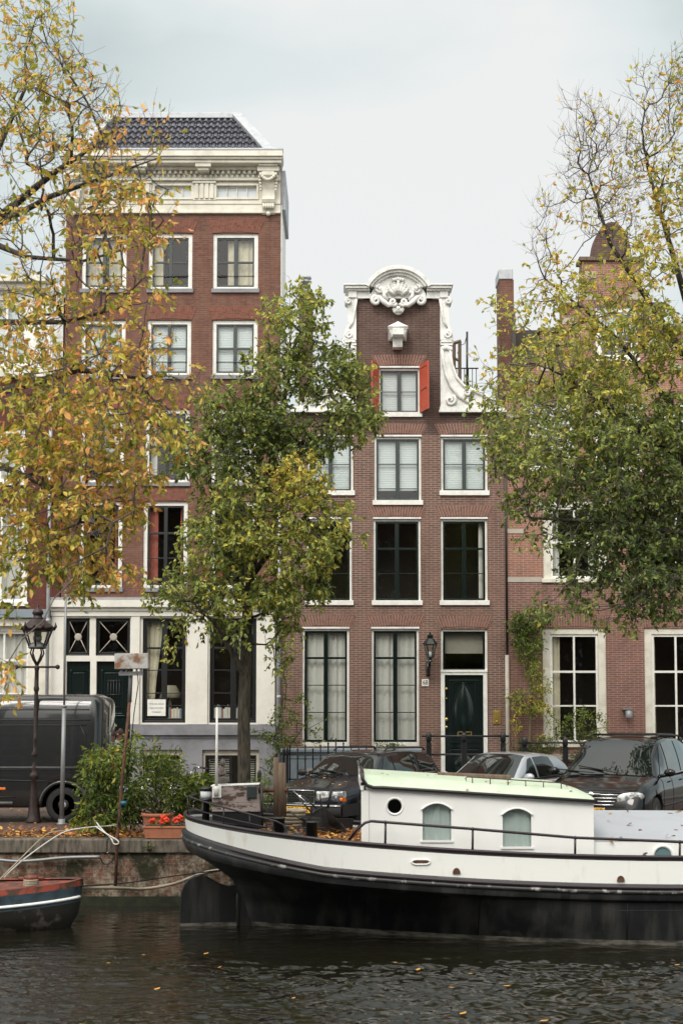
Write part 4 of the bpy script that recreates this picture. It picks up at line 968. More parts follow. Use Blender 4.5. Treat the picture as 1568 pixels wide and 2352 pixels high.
window(HA, gA[0], Y-.03, mfr='cream', msa='white', fw=.14, cols=2, mid=.05, rows=(.45,), bar=.06, cur=[('curtain', 0, 1)], sill=.06, rev=.04, seed=90)
# ---------------------------------------------------------------- houses on the near side of the canal, seen only as reflections
M['opp'] = brickmat('brick_brown_opposite', (.12, .06, .045), (.08, .045, .036), (.2, .17, .14))
rr = random.Random(8); xo = -30
for k, (wd_, ht) in enumerate(((9, 13.5), (7, 12), (8, 14), (7, 12.5), (8.5, 13.5), (9, 13), (11, 14))):
    h = thing('opposite_house', 'brown brick house behind the viewer, ' + ('westernmost', 'second from the west', 'third from the west', 'middle one', 'third from the east', 'second from the east', 'easternmost')[k] + ' of seven', 'house', (xo+wd_/2, -9, 0), 'houses on the near side of the canal')
    hl = [(xo+.8+j*(wd_-.6)/3, xo+.8+j*(wd_-.6)/3+1.2, z_, z_+1.9) for j in range(3) for z_ in (1.2, 4.2, 7.2, 10)]
    g = MB(); g.box(xo, xo+wd_-.02, -17, -9.001, 0, ht); g.build('wall', M['opp'], h)
    g = MB(); g.box(xo-.05, xo+wd_, -9.4, -8.6, ht, ht+.35); g.build('cornice', M['cream'], h)
    for q_ in hl:
        g = MB(); frame(g, q_[0], q_[1], q_[2], q_[3], -8.99, -8.9, .1); g.box(q_[0]+.1, q_[1]-.1, -8.99, -8.95, q_[2]+.1, q_[3]-.1, 1); g.build('window', [M['white'], M['black']], h)
    xo += wd_
# ---------------------------------------------------------------- the barge
BT = thing('canal_barge', 'long black and white steel barge houseboat moored stern first along the quay', 'houseboat', (P(1000, 2000, 22.6).x, 22.6, ZW))
M['hullwhite'] = paint('hull_white_paint', (.76, .77, .74), .38, col2=(.5, .42, .32), amt=.6, sc_=3.5, bmp=.3, stretch=(1.8, 1, .5), edge=(.56, .8), bs=5)
M['hullblack'] = paint('hull_black_tar', (.008, .0095, .010), .4, col2=(.055, .053, .05), amt=.65, sc_=1.6, bmp=.5, stretch=(2.4, 1, .35), edge=(.46, .66), bs=14)
M['tarscum'] = paint('waterline_scum', (.13, .12, .10), .8, col2=(.03, .028, .02), amt=1, sc_=4, stretch=(1, 1, 3), edge=(.42, .6))
M['railblack'] = paint('rail_purple_black', (.022, .014, .018), .35, amt=.3)
M['cabwhite'] = paint('cabin_white_paint', (.84, .85, .83), .35, col2=(.7, .68, .62), amt=.3, sc_=1.5, bmp=.06, stretch=(1, 1, .4))
M['green'] = paint('pale_green_roof', (.50, .585, .45), .5, col2=(.42, .49, .37), amt=.6, sc_=3, bmp=.1)
M['deck'] = paint('deck_tar', (.035, .033, .033), .7, amt=.6)
M['tarp'] = paint('grey_hatch', (.36, .38, .41), .6, amt=.3, sc_=1.5, bmp=.1)
Yc = 22.65; B0 = 2.0; XE = 8.5
# level curves: name, stern x, beam, fullness length, power, z(x)
def sheer(x): # gunwale height along the boat
    u = min(1, max(0, (x+2.46)/7.5)); return .10+.50*(1-u)**2.0
xs_t = -2.46
def lev(x, xs, L, Bm, p=2.2, q=None):
    u = (x-xs)/L; u = min(1, max(0, u)); return Bm*(1-(1-u)**p)**(1/p if q is None else q)
def levels(x):
    s = sheer(x)
    return [
        (s+.03, lambda x: lev(x, xs_t, 2.9, B0)),
        (s-.025, lambda x: lev(x, xs_t+.0, 2.9, B0+.01)),
        (s-.35+.17*max(0, 1-(x+2.46)/2.2), lambda x: lev(x, xs_t+.02, 2.9, B0+.03)),
        (s-.41+.17*max(0, 1-(x+2.46)/2.2), lambda x: lev(x, xs_t-.05, 2.95, B0+.07)),
        (s-.46+.15*max(0, 1-(x+2.46)/2.2), lambda x: lev(x, xs_t-.02, 2.95, B0+.05)),
        (s-.49+.14*max(0, 1-(x+2.46)/2.2), lambda x: lev(x, xs_t-.05, 2.95, B0+.075)),
        (s-.58+.08*max(0, 1-(x+2.46)/2.2), lambda x: lev(x, xs_t+.03, 3.0, B0+.05)),
        (s-.62, lambda x: lev(x, xs_t+.3, 3.2, B0+.0)),
        (max(-.42, s-.95) if x > -10 else 0, lambda x: lev(x, xs_t+.75, 4.6, B0-.02, 1.9, .8)),
        (-.75, lambda x: lev(x, xs_t+.86, 5.6, B0-.04, 1.8, 1.0)),
        (ZW+.07, lambda x: lev(x, xs_t+.9, 6.4, B0-.06, 1.8, 1.15)),
        (ZW-.02, lambda x: lev(x, xs_t+.9, 6.5, B0-.07, 1.8, 1.2)),
        (ZW-.5, lambda x: lev(x, xs_t+.9, 6.8, B0-.1, 1.8, 1.25))]
XSK = [xs_t, xs_t, xs_t+.02, xs_t-.05, xs_t-.02, xs_t-.05, xs_t+.03, xs_t+.3, xs_t+.75, xs_t+.86, xs_t+.9, xs_t+.9, xs_t+.9]
def hullpt(k, u, side):
    u2 = u**2.2 if u < 1 else 1
    x = XSK[k]+(XE-XSK[k])*u2; z, fn = levels(x)[k]; 
    return (x, Yc-side*fn(x), z)
bands = [(0, 1, 'railblack', 'gunwale_band'), (1, 2, 'hullwhite', 'bulwark'), (2, 6, 'hullblack', 'rubbing_strake'), (6, 10, 'hullblack', 'hull'), (10, 12, 'tarscum', 'waterline')]
nu = 110
for (k0, k1, mt, nm) in bands:
    g = MB()
    for side in (1, -1):
        nseg = (k1-k0)
        for k in range(k0, k1):
            sub = 4 if k in (7, 8, 9) else 1
            g.grid(lambda u, v, k=k: tuple(np.array(hullpt(k, u, side))*(1-v)+np.array(hullpt(k+1, u, side))*v), nu, sub)
    o = g.build(nm, M[mt], BT)
# gunwale rail
g = MB()
for side in (1, -1): g.tube([(hullpt(0, u/60, side)[0], hullpt(0, u/60, side)[1], hullpt(0, u/60, side)[2]) for u in range(0, 61)], .028, 8)
for side in (1,): 
    g.tube([(hullpt(2, u/60, side)[0], hullpt(2, u/60, side)[1]-.035, hullpt(2, u/60, side)[2]-.05) for u in range(0, 61)], .03, 8)
g.build('gunwale', M['railblack'], BT)
g = MB(); g.tube([(hullpt(4, u/60, 1)[0], hullpt(4, u/60, 1)[1]-.03, hullpt(4, u/60, 1)[2]-.0) for u in range(0, 61)], .03, 8)
M['strakeworn'] = paint('worn_strake', (.03, .03, .03), .4, col2=(.35, .34, .33), amt=.8, sc_=5, edge=(.55, .62))
g.build('rubbing_rail', M['strakeworn'], BT)
# plate seam lines on the hull
g = MB(); g.tube([(hullpt(9, u/60, 1)[0], hullpt(9, u/60, 1)[1]-.005, hullpt(9, u/60, 1)[2]+.12) for u in range(18, 61)], .008, 4)
for x_ in (2.0, 4.1): 
    ys_s = [levels(x_)[k] for k in (6, 8, 9, 10)]; g.tube([(x_, Yc-fn(x_)-.004, z_) for z_, fn in ys_s], .008, 4)
g.build('plate_seam', M['black'], BT)
# deck
g = MB()
def deckz(x): return sheer(x)-.06
g.grid(lambda u, v: (XSK[0]+.02+(XE-XSK[0])*u**1.6, Yc+(1-2*v)*(lev(XSK[0]+.02+(XE-XSK[0])*u**1.6, xs_t, 2.9, B0)-.03), deckz(XSK[0]+(XE-XSK[0])*u**1.6)), 50, 6)
g.box(XE-.02, XE, Yc-B0, Yc+B0, ZW-.4, .1)
g.build('deck', M['deck'], BT)
# rudder
ru = [(413, 2110), (413, 2072), (416, 2048), (423, 2030), (433, 2018), (446, 2010), (460, 2008), (474, 2012), (488, 2020), (503, 2029), (520, 2034), (540, 2035), (546, 2140), (546, 2230), (413, 2230)]
pts = [(P(a, b_, Yc).x, P(a, b_, Yc).z) for a, b_ in ru]
g = MB(); g.prism(pts, Yc-.045, Yc+.045); g.build('rudder', M['hullblack'], BT, bevel=.02)
pts = [(P(a, b_, Yc).x, P(a, b_, Yc).z) for a, b_ in ((414, 2120), (544, 2117), (545, 2128), (414, 2134))]
g = MB(); g.prism(pts, Yc-.049, Yc+.049); g.build('rudder_waterline', M['tarscum'], BT)
g = MB(); xr_ = P(548, 2100, Yc).x; g.tube([(xr_, Yc, .15), (xr_, Yc, ZW-.5)], .06, 10); g.box(xr_-.12, xr_+.1, Yc-.07, Yc+.07, -.62, -.5); g.box(xr_, xr_+.25, Yc-.05, Yc+.05, -.4, ZW-.5); g.build('rudder_post', M['hullblack'], BT)
# cabin: white deckhouse with arched windows and portholes
yN = 21.15                                   # near wall of the cabin
def pc(x, y, Y_=yN): p_ = P(x, y, Y_); return (p_.x, p_.z)
cab_x0, cab_x1 = P(848, 1850, yN).x, P(1362, 1850, yN).x; yFar = 24.0
zt0, zt1 = pc(848, 1808)[1], pc(1362, 1840)[1]
zl0, zl1 = sheer(cab_x0)-.08, sheer(cab_x1)-.08
def ztop(x): return zt0+(zt1-zt0)*(x-cab_x0)/(cab_x1-cab_x0)
arcwin = [(968, 1846, 1036, 1930), (1152, 1858, 1220, 1945)]
g = MB()
# near wall as a grid of columns with arched holes
def arched(a, b_, c, d, n=14):
    x0_, zb_ = pc(a+2, d); x1_, _ = pc(c, d); zs = pc(a, b_+13)[1]; zp = pc(a, b_)[1]
    return x0_, x1_, zb_, zs, zp
AW = [arched(*q_) for q_ in arcwin]
port = [(pc(906, 1852), .115), (pc(1521, 1966), .135)]
xsn = [cab_x0]
(pcx, pcz), pr = port[0]
cuts = []
for (x0_, x1_, zb_, zs, zp) in AW: cuts.append((x0_, x1_, lambda x, x0_=x0_, x1_=x1_, zb_=zb_, zs=zs, zp=zp: (zb_, zs+(zp-zs)*(1-((x-(x0_+x1_)/2)/((x1_-x0_)/2))**2))))
cuts.append((pcx-pr, pcx+pr, lambda x: (pcz-math.sqrt(max(0, pr*pr-(x-pcx)**2)), pcz+math.sqrt(max(0, pr*pr-(x-pcx)**2)))))
cuts.sort(key=lambda c: c[0]); x = cab_x0
def cwall(xa, xb, za, zb, zc_, zd): g.add([(xa, yN, za), (xb, yN, zb), (xb, yN, zc_), (xa, yN, zd)], [(0, 1, 2, 3)])
def zlow(x): return sheer(x)-.1
for (a, b_, fn) in cuts:
    n = 1; 
    for i in range(8):
        xa, xb = x+(a-x)*i/8, x+(a-x)*(i+1)/8; cwall(xa, xb, zlow(xa), zlow(xb), ztop(xb), ztop(xa))
    N_ = 20
    for i in range(N_):
        xa, xb = a+(b_-a)*i/N_, a+(b_-a)*(i+1)/N_; la, ua = fn(xa); lb, ub = fn(xb)
        cwall(xa, xb, zlow(xa), zlow(xb), lb, la); cwall(xa, xb, ua, ub, ztop(xb), ztop(xa))
        g.add([(xa, yN, la), (xb, yN, lb), (xb, yN+.07, lb), (xa, yN+.07, la)], [(0,1,2,3)]); g.add([(xa, yN, ua), (xb, yN, ub), (xb, yN+.07, ub), (xa, yN+.07, ua)], [(0,3,2,1)])
    if fn is not cuts[0][2] or True:
        for xe in (a, b_):
            l_, u_ = fn(xe)
            if u_-l_ > .01: g.add([(xe, yN, l_), (xe, yN, u_), (xe, yN+.07, u_), (xe, yN+.07, l_)], [(0,1,2,3)])
    x = b_
for i in range(8):
    xa, xb = x+(cab_x1-x)*i/8, x+(cab_x1-x)*(i+1)/8; cwall(xa, xb, zlow(xa), zlow(xb), ztop(xb), ztop(xa))
g.add([(cab_x0, yN, zlow(cab_x0)), (cab_x0, yFar, zlow(cab_x0)), (cab_x0, yFar, zt0), (cab_x0, yN, zt0)], [(0,1,2,3)])
g.add([(cab_x1, yN, zlow(cab_x1)), (cab_x1, yFar, zlow(cab_x1)), (cab_x1, yFar, zt1), (cab_x1, yN, zt1)], [(0,1,2,3)])
g.add([(cab_x0, yFar, zlow(cab_x0)), (cab_x1, yFar, zlow(cab_x1)), (cab_x1, yFar, zt1), (cab_x0, yFar, zt0)], [(0,1,2,3)])
g.build('cabin_wall', M['cabwhite'], BT, fix=True)
# roof, cambered, pale green, overhanging, with front visor to the stern
g = MB(); rx0, rx1 = cab_x0-.10, cab_x1+.02
def roofp(u, v):
    x = rx0+(rx1-rx0)*u; y = yN-.03+(yFar-yN+.06)*v; edge = ztop(x)+.02
    c_ = min(1, max(0, min(v, 1-v)/.10)); e_ = min(1, max(0, (1-u)/.13)); 
    return (x, y, edge+.13*(c_**.8)*(.15+.85*e_**.7)+.05*math.sin(math.pi*v))
g.grid(roofp, 40, 30); g.build('cabin_roof', M['green'], BT)
g = MB(); g.box(0,0,0,0,0,0); 
g = MB(); g.tube([roofp(0, v/20)[:2]+(roofp(0, v/20)[2]+.015,) for v in range(21)], .03, 8); g.tube([(rx0-.02, yN-.02, zt0+.24-.0), (rx0+.0, yN-.04, zt0+.12), (rx0+.06, yN-.05, zt0+.03), (rx0+.16, yN-.05, zt0-.005), (rx0+.3, yN-.05, zt0-.005), (rx1, yN-.05, ztop(rx1))], .026, 10); g.tube([(rx1, yN-.05, ztop(rx1)), (rx1, yFar, ztop(rx1))], .03, 8)
g.build('roof_trim', M['railblack'], BT)
g = MB(); g.box(rx0-.03, rx0+.02, yN-.02, yFar, zt0-.05, zt0+.2); g.build('roof_visor', M['cabwhite'], BT, bevel=.01)
# grab rail on the roof
g = MB(); yg = yN+.22; xa, xb = pc(1075, 1793, yg)[0], pc(1297, 1812, yg)[0]
def grz(x): return ztop(x)+.20
g.tube([(xa-.03, yg, grz(xa)-.02), (xa-.045, yg, grz(xa)+.01), (xa-.02, yg, grz(xa)+.03), (xa+.02, yg, grz(xa)+.03), (xb, yg, grz(xb)+.03), (xb+.03, yg, grz(xb)+.01), (xb+.02, yg, grz(xb)-.02)], .008, 6)
for k in range(6): x = xa+.06+(xb-xa-.12)*k/5; g.tube([(x, yg, grz(x)-.08), (x, yg, grz(x)+.03)], .008, 5)
g.build('grab_rail', M['railblack'], BT)
# side windows with curtains
for (x0_, x1_, zb_, zs, zp) in AW:
    g = MB(); n = 16
    arc_ = [(x0_+(x1_-x0_)*i/n, zs+(zp-zs)*(1-((i/n)*2-1)**2)) for i in range(n+1)]
    g.tube([(x0_-.02, yN-.012, zs-.01)]+[(a, yN-.012, b_+.012) for a, b_ in arc_]+[(x1_+.02, yN-.012, zs-.01)], .014, 6)
    g.box(x0_-.03, x1_+.03, yN-.02, yN+.02, zb_-.03, zb_); wf = g.build('window', M['cabwhite'], BT)
    g = MB(); g.prism([(x0_-.02, zb_-.02), (x1_+.02, zb_-.02)]+[(a, b_+.02) for a, b_ in arc_][::-1], yN+.055, yN+.058); g.build('pane', M['glass'], wf)
    g = curtainmesh(x0_-.05, x1_+.05, zb_-.05, zp+.05, yN+.085, amp=.010); g.build('curtain', M['blind'], wf)
    g = MB()
g = MB(); g.lathe([(pr-.012, .02), (pr+.0, -.012), (pr+.02, -.006), (pr+.022, .004)], (pcx, yN, pcz), 30, axis='y', cap=False); pw = g.build('porthole', M['cabwhite'], BT)
g = MB(); g.lathe([(0, .05), (pr+.01, .05)], (pcx, yN, pcz), 30, axis='y', sm=False); g.build('pane', M['glass'], pw)
g = MB(); g.box(cab_x0+.1, cab_x1-.1, yN+.6, yN+.62, zlow(cab_x1), ztop(cab_x1)); g.build('interior_wall', M['interior'], BT)
# wood plank and lamp on roof
g = MB(); a_, b_ = P(925, 1783, 23.2), P(1002, 1795, 23.2); g.obox((P(1153/1, 1, 23).x*0+P(963+0, 1788, 23.0).x+1.4, 23.0, ztop(2.4)+.25), (1.1, .12, .07), Matrix.Rotation(R(2), 3, 'Y'))
p_ = P(1848/1568*0+ (457+845)/2/2.24/1.742*1+1600/1.742, 1785, 22.6)
g = MB(); z_ = ztop(p_.x)+.21; g.obox((p_.x, 22.4, z_), (1.15, .14, .08), Matrix.Rotation(R(2.5), 3, 'Y'))
tag(g.build('wooden_plank', M['oldwood'], None, origin=(p_.x, 22.4, z_), bevel=.02), 'grey weathered wooden beam lying on the pale green cabin roof', 'plank')
# lower hold coaming behind: grey sloping hatch plus white side with round window
hx1 = XE-.1; yk = 21.25
g = MB(); g.box(cab_x1+.002, hx1, yk, yk+.1, -.2, pc(1500, 1931, yk)[1]); 
g.build('hold_coaming', M['cabwhite'], BT)
g = MB(); zc0 = pc(1400, 1931, yk)[1]; zc1 = P(1450, 1862, 23.2).z
g.add([(cab_x1+.003, yk-.01, zc0), (hx1, yk-.01, zc0-.03), (hx1, 23.4, zc1-.03), (cab_x1+.003, 23.4, zc1), (cab_x1+.003, 24.0, zc0), (hx1, 24.0, zc0)], [(0,1,2,3), (3,2,5,4)])
g.build('grey_hatch_cover', M['tarp'], BT)
(px2, pz2), pr2 = port[1]; px2, pz2 = pc(1521, 1966, yk)
g = MB(); g.lathe([(pr2-.01, .0), (pr2, -.03), (pr2+.035, -.03), (pr2+.04, -.0)], (px2, yk-.001, pz2), 30, axis='y'); pw = g.build('porthole', M['cabwhite'], BT)
M['teal'] = paint('teal_glass', (.12, .20, .21), .15, amt=.4)
g = MB(); g.lathe([(0, -.008), (pr2, -.006)], (px2, yk-.003, pz2), 30, axis='y', sm=False); g.build('pane', M['teal'], pw)
# deck railing
yr = lambda x: Yc-lev(x, xs_t, 2.9, B0)+.05
g = MB()
def rz(x): return P(784, 1912, 20.7).z if False else None
Rl = [(800, 1932), (820, 1905), (838, 1890), (852, 1886), (1085, 1904), (1320, 1924), (1568, 1934), (1750, 1944)]
pts = []
for a, b_ in Rl: 
    q_ = P(a, b_, 20.75); pts.append(q_)
pts[0] = P(798, 1934, 20.9)
g.tube(pts, .021, 10)
for a in (885, 1085, 1320, 1560): 
    i = a; zt_ = np.interp(a, [r_[0] for r_ in Rl], [r_[1] for r_ in Rl]); t_ = P(a, zt_, 20.75); g.tube([t_, (t_.x-.005, t_.y, sheer(t_.x))], .017, 8); g.ball(t_, .028, 8)
q1 = P(880, 1868, 22.6)
g.tube([P(820, 1905, 22.6), P(838, 1880, 22.6), P(858, 1868, 22.6), P(885, 1866, 22.6)], .025, 8)
g.build('deck_railing', M['railblack'], BT)
# hawse slot, scuppers, cleat
g = MB(); x_ = P(966, 1980, 20.62).x; z_ = P(966, 1980, 20.62).z; yh = Yc-lev(x_, xs_t, 2.9, B0+.02)
g.tube([(x_+.07*math.cos(a)+(.06 if math.cos(a) > 0 else -.06), yh-.01, z_+.035*math.sin(a)) for a in [R(15*k) for k in range(25)]], .014, 6); ho = g.build('hawse_hole', M['hullwhite'], BT)
g = MB(); g.prism([(x_+.06*math.cos(a)+(.06 if math.cos(a) > 0 else -.06), z_+.026*math.sin(a)) for a in [R(15*k) for k in range(24)]], yh-.012, yh+.02); g.build('rusty_slot', M['rust'], ho)
for a, b_ in ((1048, 2000), (1425, 2018)):
    q_ = P(a, b_, 20.6); z_ = q_.z; g = MB(); g.prism([(q_.x+.055*math.cos(t_), z_-.04+.08*math.sin(t_)) for t_ in [R(18*k) for k in range(11)]], 20.60-.005, 20.66); g.build('scupper', M['rust'], BT)
g = MB(); q_ = P(1470, 1975, 20.68); g.tube([q_, (q_.x+.04, q_.y, q_.z+.03), (q_.x+.06, q_.y, q_.z+.09), (q_.x+.1, q_.y, q_.z+.1)], [.05, .03, .02, .008], 8); g.box(q_.x-.05, q_.x+.25, 20.64, 20.72, q_.z-.03, q_.z+.005); g.build('fairlead', M['railblack'], BT)
# stern: weathered board, gallery rail, bollards
q0, q1 = P(488, 1866, 22.3), P(598, 1876, 22.3)
wb = [(488, 1806), (592, 1802), (598, 1868), (488, 1860)]
g = MB(); Yb = 22.35
for i, (ya, yb) in enumerate(((0, .33), (.335, .66), (.665, 1))):
    def wp(u, v): 
        xa = 488+u*(592-488+6*v); y_ = (1806-4*u)+(58+4*u)*v; p_ = P(xa, y_, Yb); return (p_.x, p_.z)
    g.prism([wp(0, ya), wp(1, ya), wp(1, yb), wp(0, yb)], Yb-.05, Yb+.35)
wbd = g.build('stern_hatch', M['wood'], BT, bevel=.006)
g = MB(); a_ = wp(0, 0); b_ = wp(1, 0); g.prism([(a_[0]-.02, a_[1]), (b_[0]+.02, b_[1]), (b_[0]+.02, b_[1]+.014), (a_[0]-.02, a_[1]+.014)], Yb-.06, Yb+.36); g.build('white_edge', M['cabwhite'], wbd)
g = MB(); a_, b_, c_, d_ = wp(0, 1), wp(1, 1), P(600, 1896, Yb), P(488, 1876, Yb); g.prism([a_, b_, (c_.x, c_.z-.05), (d_.x, d_.z-.05)], Yb-.03, Yb+.33); g.tube([(b_[0]+.015, Yb-.04, wp(1, 0)[1]), (c_.x+.02, Yb-.04, c_.z-.04)], .02, 6); g.build('hatch_base', M['black'], wbd)
g = MB(); q_ = P(580, 1816, Yb-.06); g.box(q_.x-.09, q_.x+.07, Yb-.09, Yb-.055, q_.z-.12, q_.z+.08); g.build('navigation_light', M['sash_grey'], wbd, bevel=.02)
g = MB(); q_ = P(498, 1800, Yb-.1); g.box(q_.x-.07, q_.x+.07, Yb-.1, Yb-.055, q_.z-.22, q_.z-.02); g.build('mast_bracket', M['cabwhite'], wbd, bevel=.01)
g = MB(); qt = P(497, 1625, Yb-.12); qb = P(497, 1812, Yb-.12); g.tube([(qb.x, qb.y, qb.z-.05), (qt.x+.01, qt.y, qt.z)], [.022, .016], 8); g.lathe([(.04, 0), (.04, .12), (.028, .14)], (qb.x, qb.y, qb.z-.1), 10); g.build('mast_pole', M['white'], wbd)
# gallery rail round the stern
g = MB()
def strn(t_, up): x = -2.40+t_*1.55; y = Yc-lev(x, xs_t, 2.9, B0)+.06; return (x, y, sheer(x)+up)
pts = [strn(.02+t_/12, .33-.14*(t_/12)**1.5) for t_ in range(12)]; far_ = [(strn(k/6, 0)[0], 2*Yc-strn(k/6, 0)[1], strn(k/6, .30)[2]) for k in (3, 2, 1, .2)]
ex, ey, ez = pts[-1]
g.tube(far_+pts+[(ex+.1, ey, ez-.05), (ex+.14, ey, ez-.13), (ex+.1, ey, ez-.2), (ex, ey, ez-.2), (ex-.04, ey, ez-.14)], .014, 6)
g.tube([strn(.02+t_/12, .17-.09*(t_/12)**1.5) for t_ in range(10)]+[(strn(.85, .1)[0], strn(.85, 0)[1], strn(.85, .10)[2])], .009, 6)
for t_ in (.02, .2, .42, .68, .9): g.tube([strn(t_, 0), strn(t_, .33-.14*t_**1.5)], .01, 6)
g.build('stern_gallery_rail', M['railblack'], BT)
for a, b_, c_ in ((641, 1878, 1914), (716, 1887, 1922)):
    q_ = P(a, c_, 21.35 if a < 700 else 21.1); z0_ = sheer(q_.x)-.06; zt_ = P(a, b_, q_.y).z; g = MB(); g.lathe([(.085, z0_), (.085, zt_-.02), (.095, zt_-.02), (.095, zt_), (0, zt_+.01)], (q_.x, q_.y, 0), 16); g.tube([(q_.x-.2, q_.y, zt_-.09), (q_.x+.2, q_.y, zt_-.1)], .012, 6); g.build('bollard', M['black'], BT, bevel=0)
# rudder head post and tiller
g = MB(); Yt_ = 22.4
for x_, r_ in ((634, .05), (643, .055), (651, .035)): a_, b_ = P(x_, 1740 if x_ == 634 else 1752, Yt_), P(x_+2, 1876, Yt_); g.tube([b_, P(x_+1, 1800, Yt_), a_], [r_, r_*1.05, r_*.8], 8)
rp = g.build('rudder_head', M['oldwood'], BT)
g = MB(); g.tube([P(578, 1815, Yt_-.1), P(600, 1815, Yt_), P(655, 1815, Yt_)], [.02, .035, .035], 8); g.ball(P(600, 1815, Yt_), .06, 8); g.ball(P(656, 1815, Yt_), .05, 8); g.tube([P(645, 1865, Yt_), P(670, 1865, Yt_)], .015, 6); g.build('tiller', M['rust'], rp)
g = MB(); q_ = P(843, 1784, 22.0); g.tube([(q_.x-.12, 22, q_.z-.03), (q_.x+.1, 22, q_.z+.02)], .06, 12); g.build('searchlight', M['cabwhite'], BT)
g = MB(); g.box(cab_x0-.12, cab_x0-.003, yN+.0, yN+.1, zl0, zt0-.05); g.box(cab_x0-.06, cab_x0-.004, yN+.12, yN+.5, zl0, zt0-.1, 0); g.build('doorway_trim', M['cabwhite'], BT, bevel=.01)
g = MB(); x_ = P(700, 1900, 23.3).x; g.box(P(600, 1880, 23.6).x, P(810, 1880, 23.6).x, 23.55, 23.6, .2, P(700, 1880, 23.6).z); g.tube([P(600, 1878, 23.6), P(812, 1884, 23.6)], .02, 6); g.build('far_bulwark', M['black'], BT)
# ---------------------------------------------------------------- things on the barge
# stone figure
q_ = P(647, 0, 22.5)
sx_, sy_ = P(498+148/2.24/1.742*0+ (600+655/2.24)/1.742-0, 1800, 22.5).x, 22.5
fx = P((600+652/2.24)/1.742, 1808, 22.5).x; zb_ = wp(1, 0)[1]+.03
g = MB(); g.ball((fx, sy_, zb_+.02), .11, 12, sz=(1, .8, .35)); g.ball((fx-.02, sy_, zb_+.14), .085, 12, sz=(.9, .8, 1.35)); g.ball((fx, sy_, zb_+.30), .05, 12, sz=(1, 1, 1.15)); g.ball((fx, sy_, zb_+.355), .022, 8); g.tube([(fx-.07, sy_-.04, zb_+.22), (fx-.04, sy_-.09, zb_+.12), (fx+.04, sy_-.08, zb_+.14), (fx+.05, sy_-.06, zb_+.2)], [.028, .028, .022, .018], 8); g.tube([(fx-.08, sy_, zb_+.05), (fx+.02, sy_-.09, zb_+.06), (fx+.09, sy_-.03, zb_+.05)], [.04, .045, .035], 8)
tag(g.build('seated_statue', M['plaster_statue'], None, origin=(fx, sy_, zb_)), 'small dark stone seated figure on top of the weathered stern board', 'statue')
# little lantern drum behind gallery
q_ = P(491, 1812, 22.6); lx_ = P((600+508/2.24)/1.742, 1800, 22.6).x; zt_ = P(0, (2900+570/2.24)/1.742, 22.6).z; zb2 = P(0, (2900+660/2.24)/1.742, 22.6).z
sl_ = thing('stern_lantern', 'round white and black stern lantern by the weathered board', 'lantern', (lx_, 22.6, zb2-.1)); g = MB(); g.lathe([(.08, 0), (.095, .03), (.095, zt_-zb2-.04)], (lx_, 22.6, zb2), 14); g.build('lens', M['blind'], sl_)
g = MB(); g.lathe([(.10, 0), (.11, .03), (.11, .05), (.0, .07)], (lx_, 22.6, zt_-.04), 14); g.lathe([(.05, -.35), (.05, -.05), (.11, -.04), (.11, .0)], (lx_, 22.6, zb2), 14); g.build('lantern_cap', M['black'], sl_)
# wire drying umbrella folded on the deck (fan of dark wires)
M['wire'] = paint('dark_wire', (.03, .03, .032), .5, .3)
af_ = thing('folded_wire_parasol', 'collapsed black wire parasol frame lying in front of the cabin', 'parasol frame', P(745, 1905, 22.0))
g = MB(); ap = P((1000+660/2.24)/1.742, (2950+622/2.24)/1.742, 22.3)
ring_ = []
for k in range(46):
    t_ = k/45; a = (1-t_)*math.pi*1.0; bx_ = 690+t_*(800-690); by_ = 1855+t_*22+math.sin(t_*math.pi)*16; q_ = P(bx_ if False else (1000+(455+t_*440)/2.24)/1.742, (2950+(720+t_*140+45*math.sin(t_*math.pi))/2.24)/1.742, 21.9+.9*t_); ring_.append(q_)
    g.tube([ap, q_], .006, 4, cap=False)
for k in range(30):
    t_ = k/29; q_ = P((1000+(440+t_*430)/2.24)/1.742, (2950+(845+15*math.sin(t_*9))/2.24)/1.742, 22.3+.5*math.sin(t_*3.1)); g.tube([P((1000+(560+t_*260)/2.24)/1.742, (2950+770/2.24)/1.742, 22.4), q_], .006, 4, cap=False)
g.build('wires', M['wire'], af_)
g = MB(); g.tube(ring_, .016, 6)
for (a, b_, c, d) in ((425, 530, 560, 685), (455, 515, 600, 640), (700, 640, 745, 430), (690, 640, 728, 445), (640, 625, 625, 508), (345, 660, 520, 780), (590, 640, 510, 760)):
    g.tube([P((1000+a/2.24)/1.742, (2950+b_/2.24)/1.742, 22.1), P((1000+c/2.24)/1.742, (2950+d/2.24)/1.742, 22.1)], .013, 6)
g.build('struts', M['wire'], af_)
# rope coil
g = MB(); q_ = P((1000+340/2.24)/1.742, (2950+715/2.24)/1.742, 23.0)
for k in range(5): g.tube([(q_.x+.2*math.cos(a)+.02*k, q_.y+.2*math.sin(a), q_.z-.12+.055*k) for a in [R(20*j) for j in range(19)]], .028, 6)
tag(g.build('rope_coil', M['rope'], None, origin=(q_.x, q_.y, q_.z-.15)), 'coil of thick pale rope beside the rudder head', 'rope')
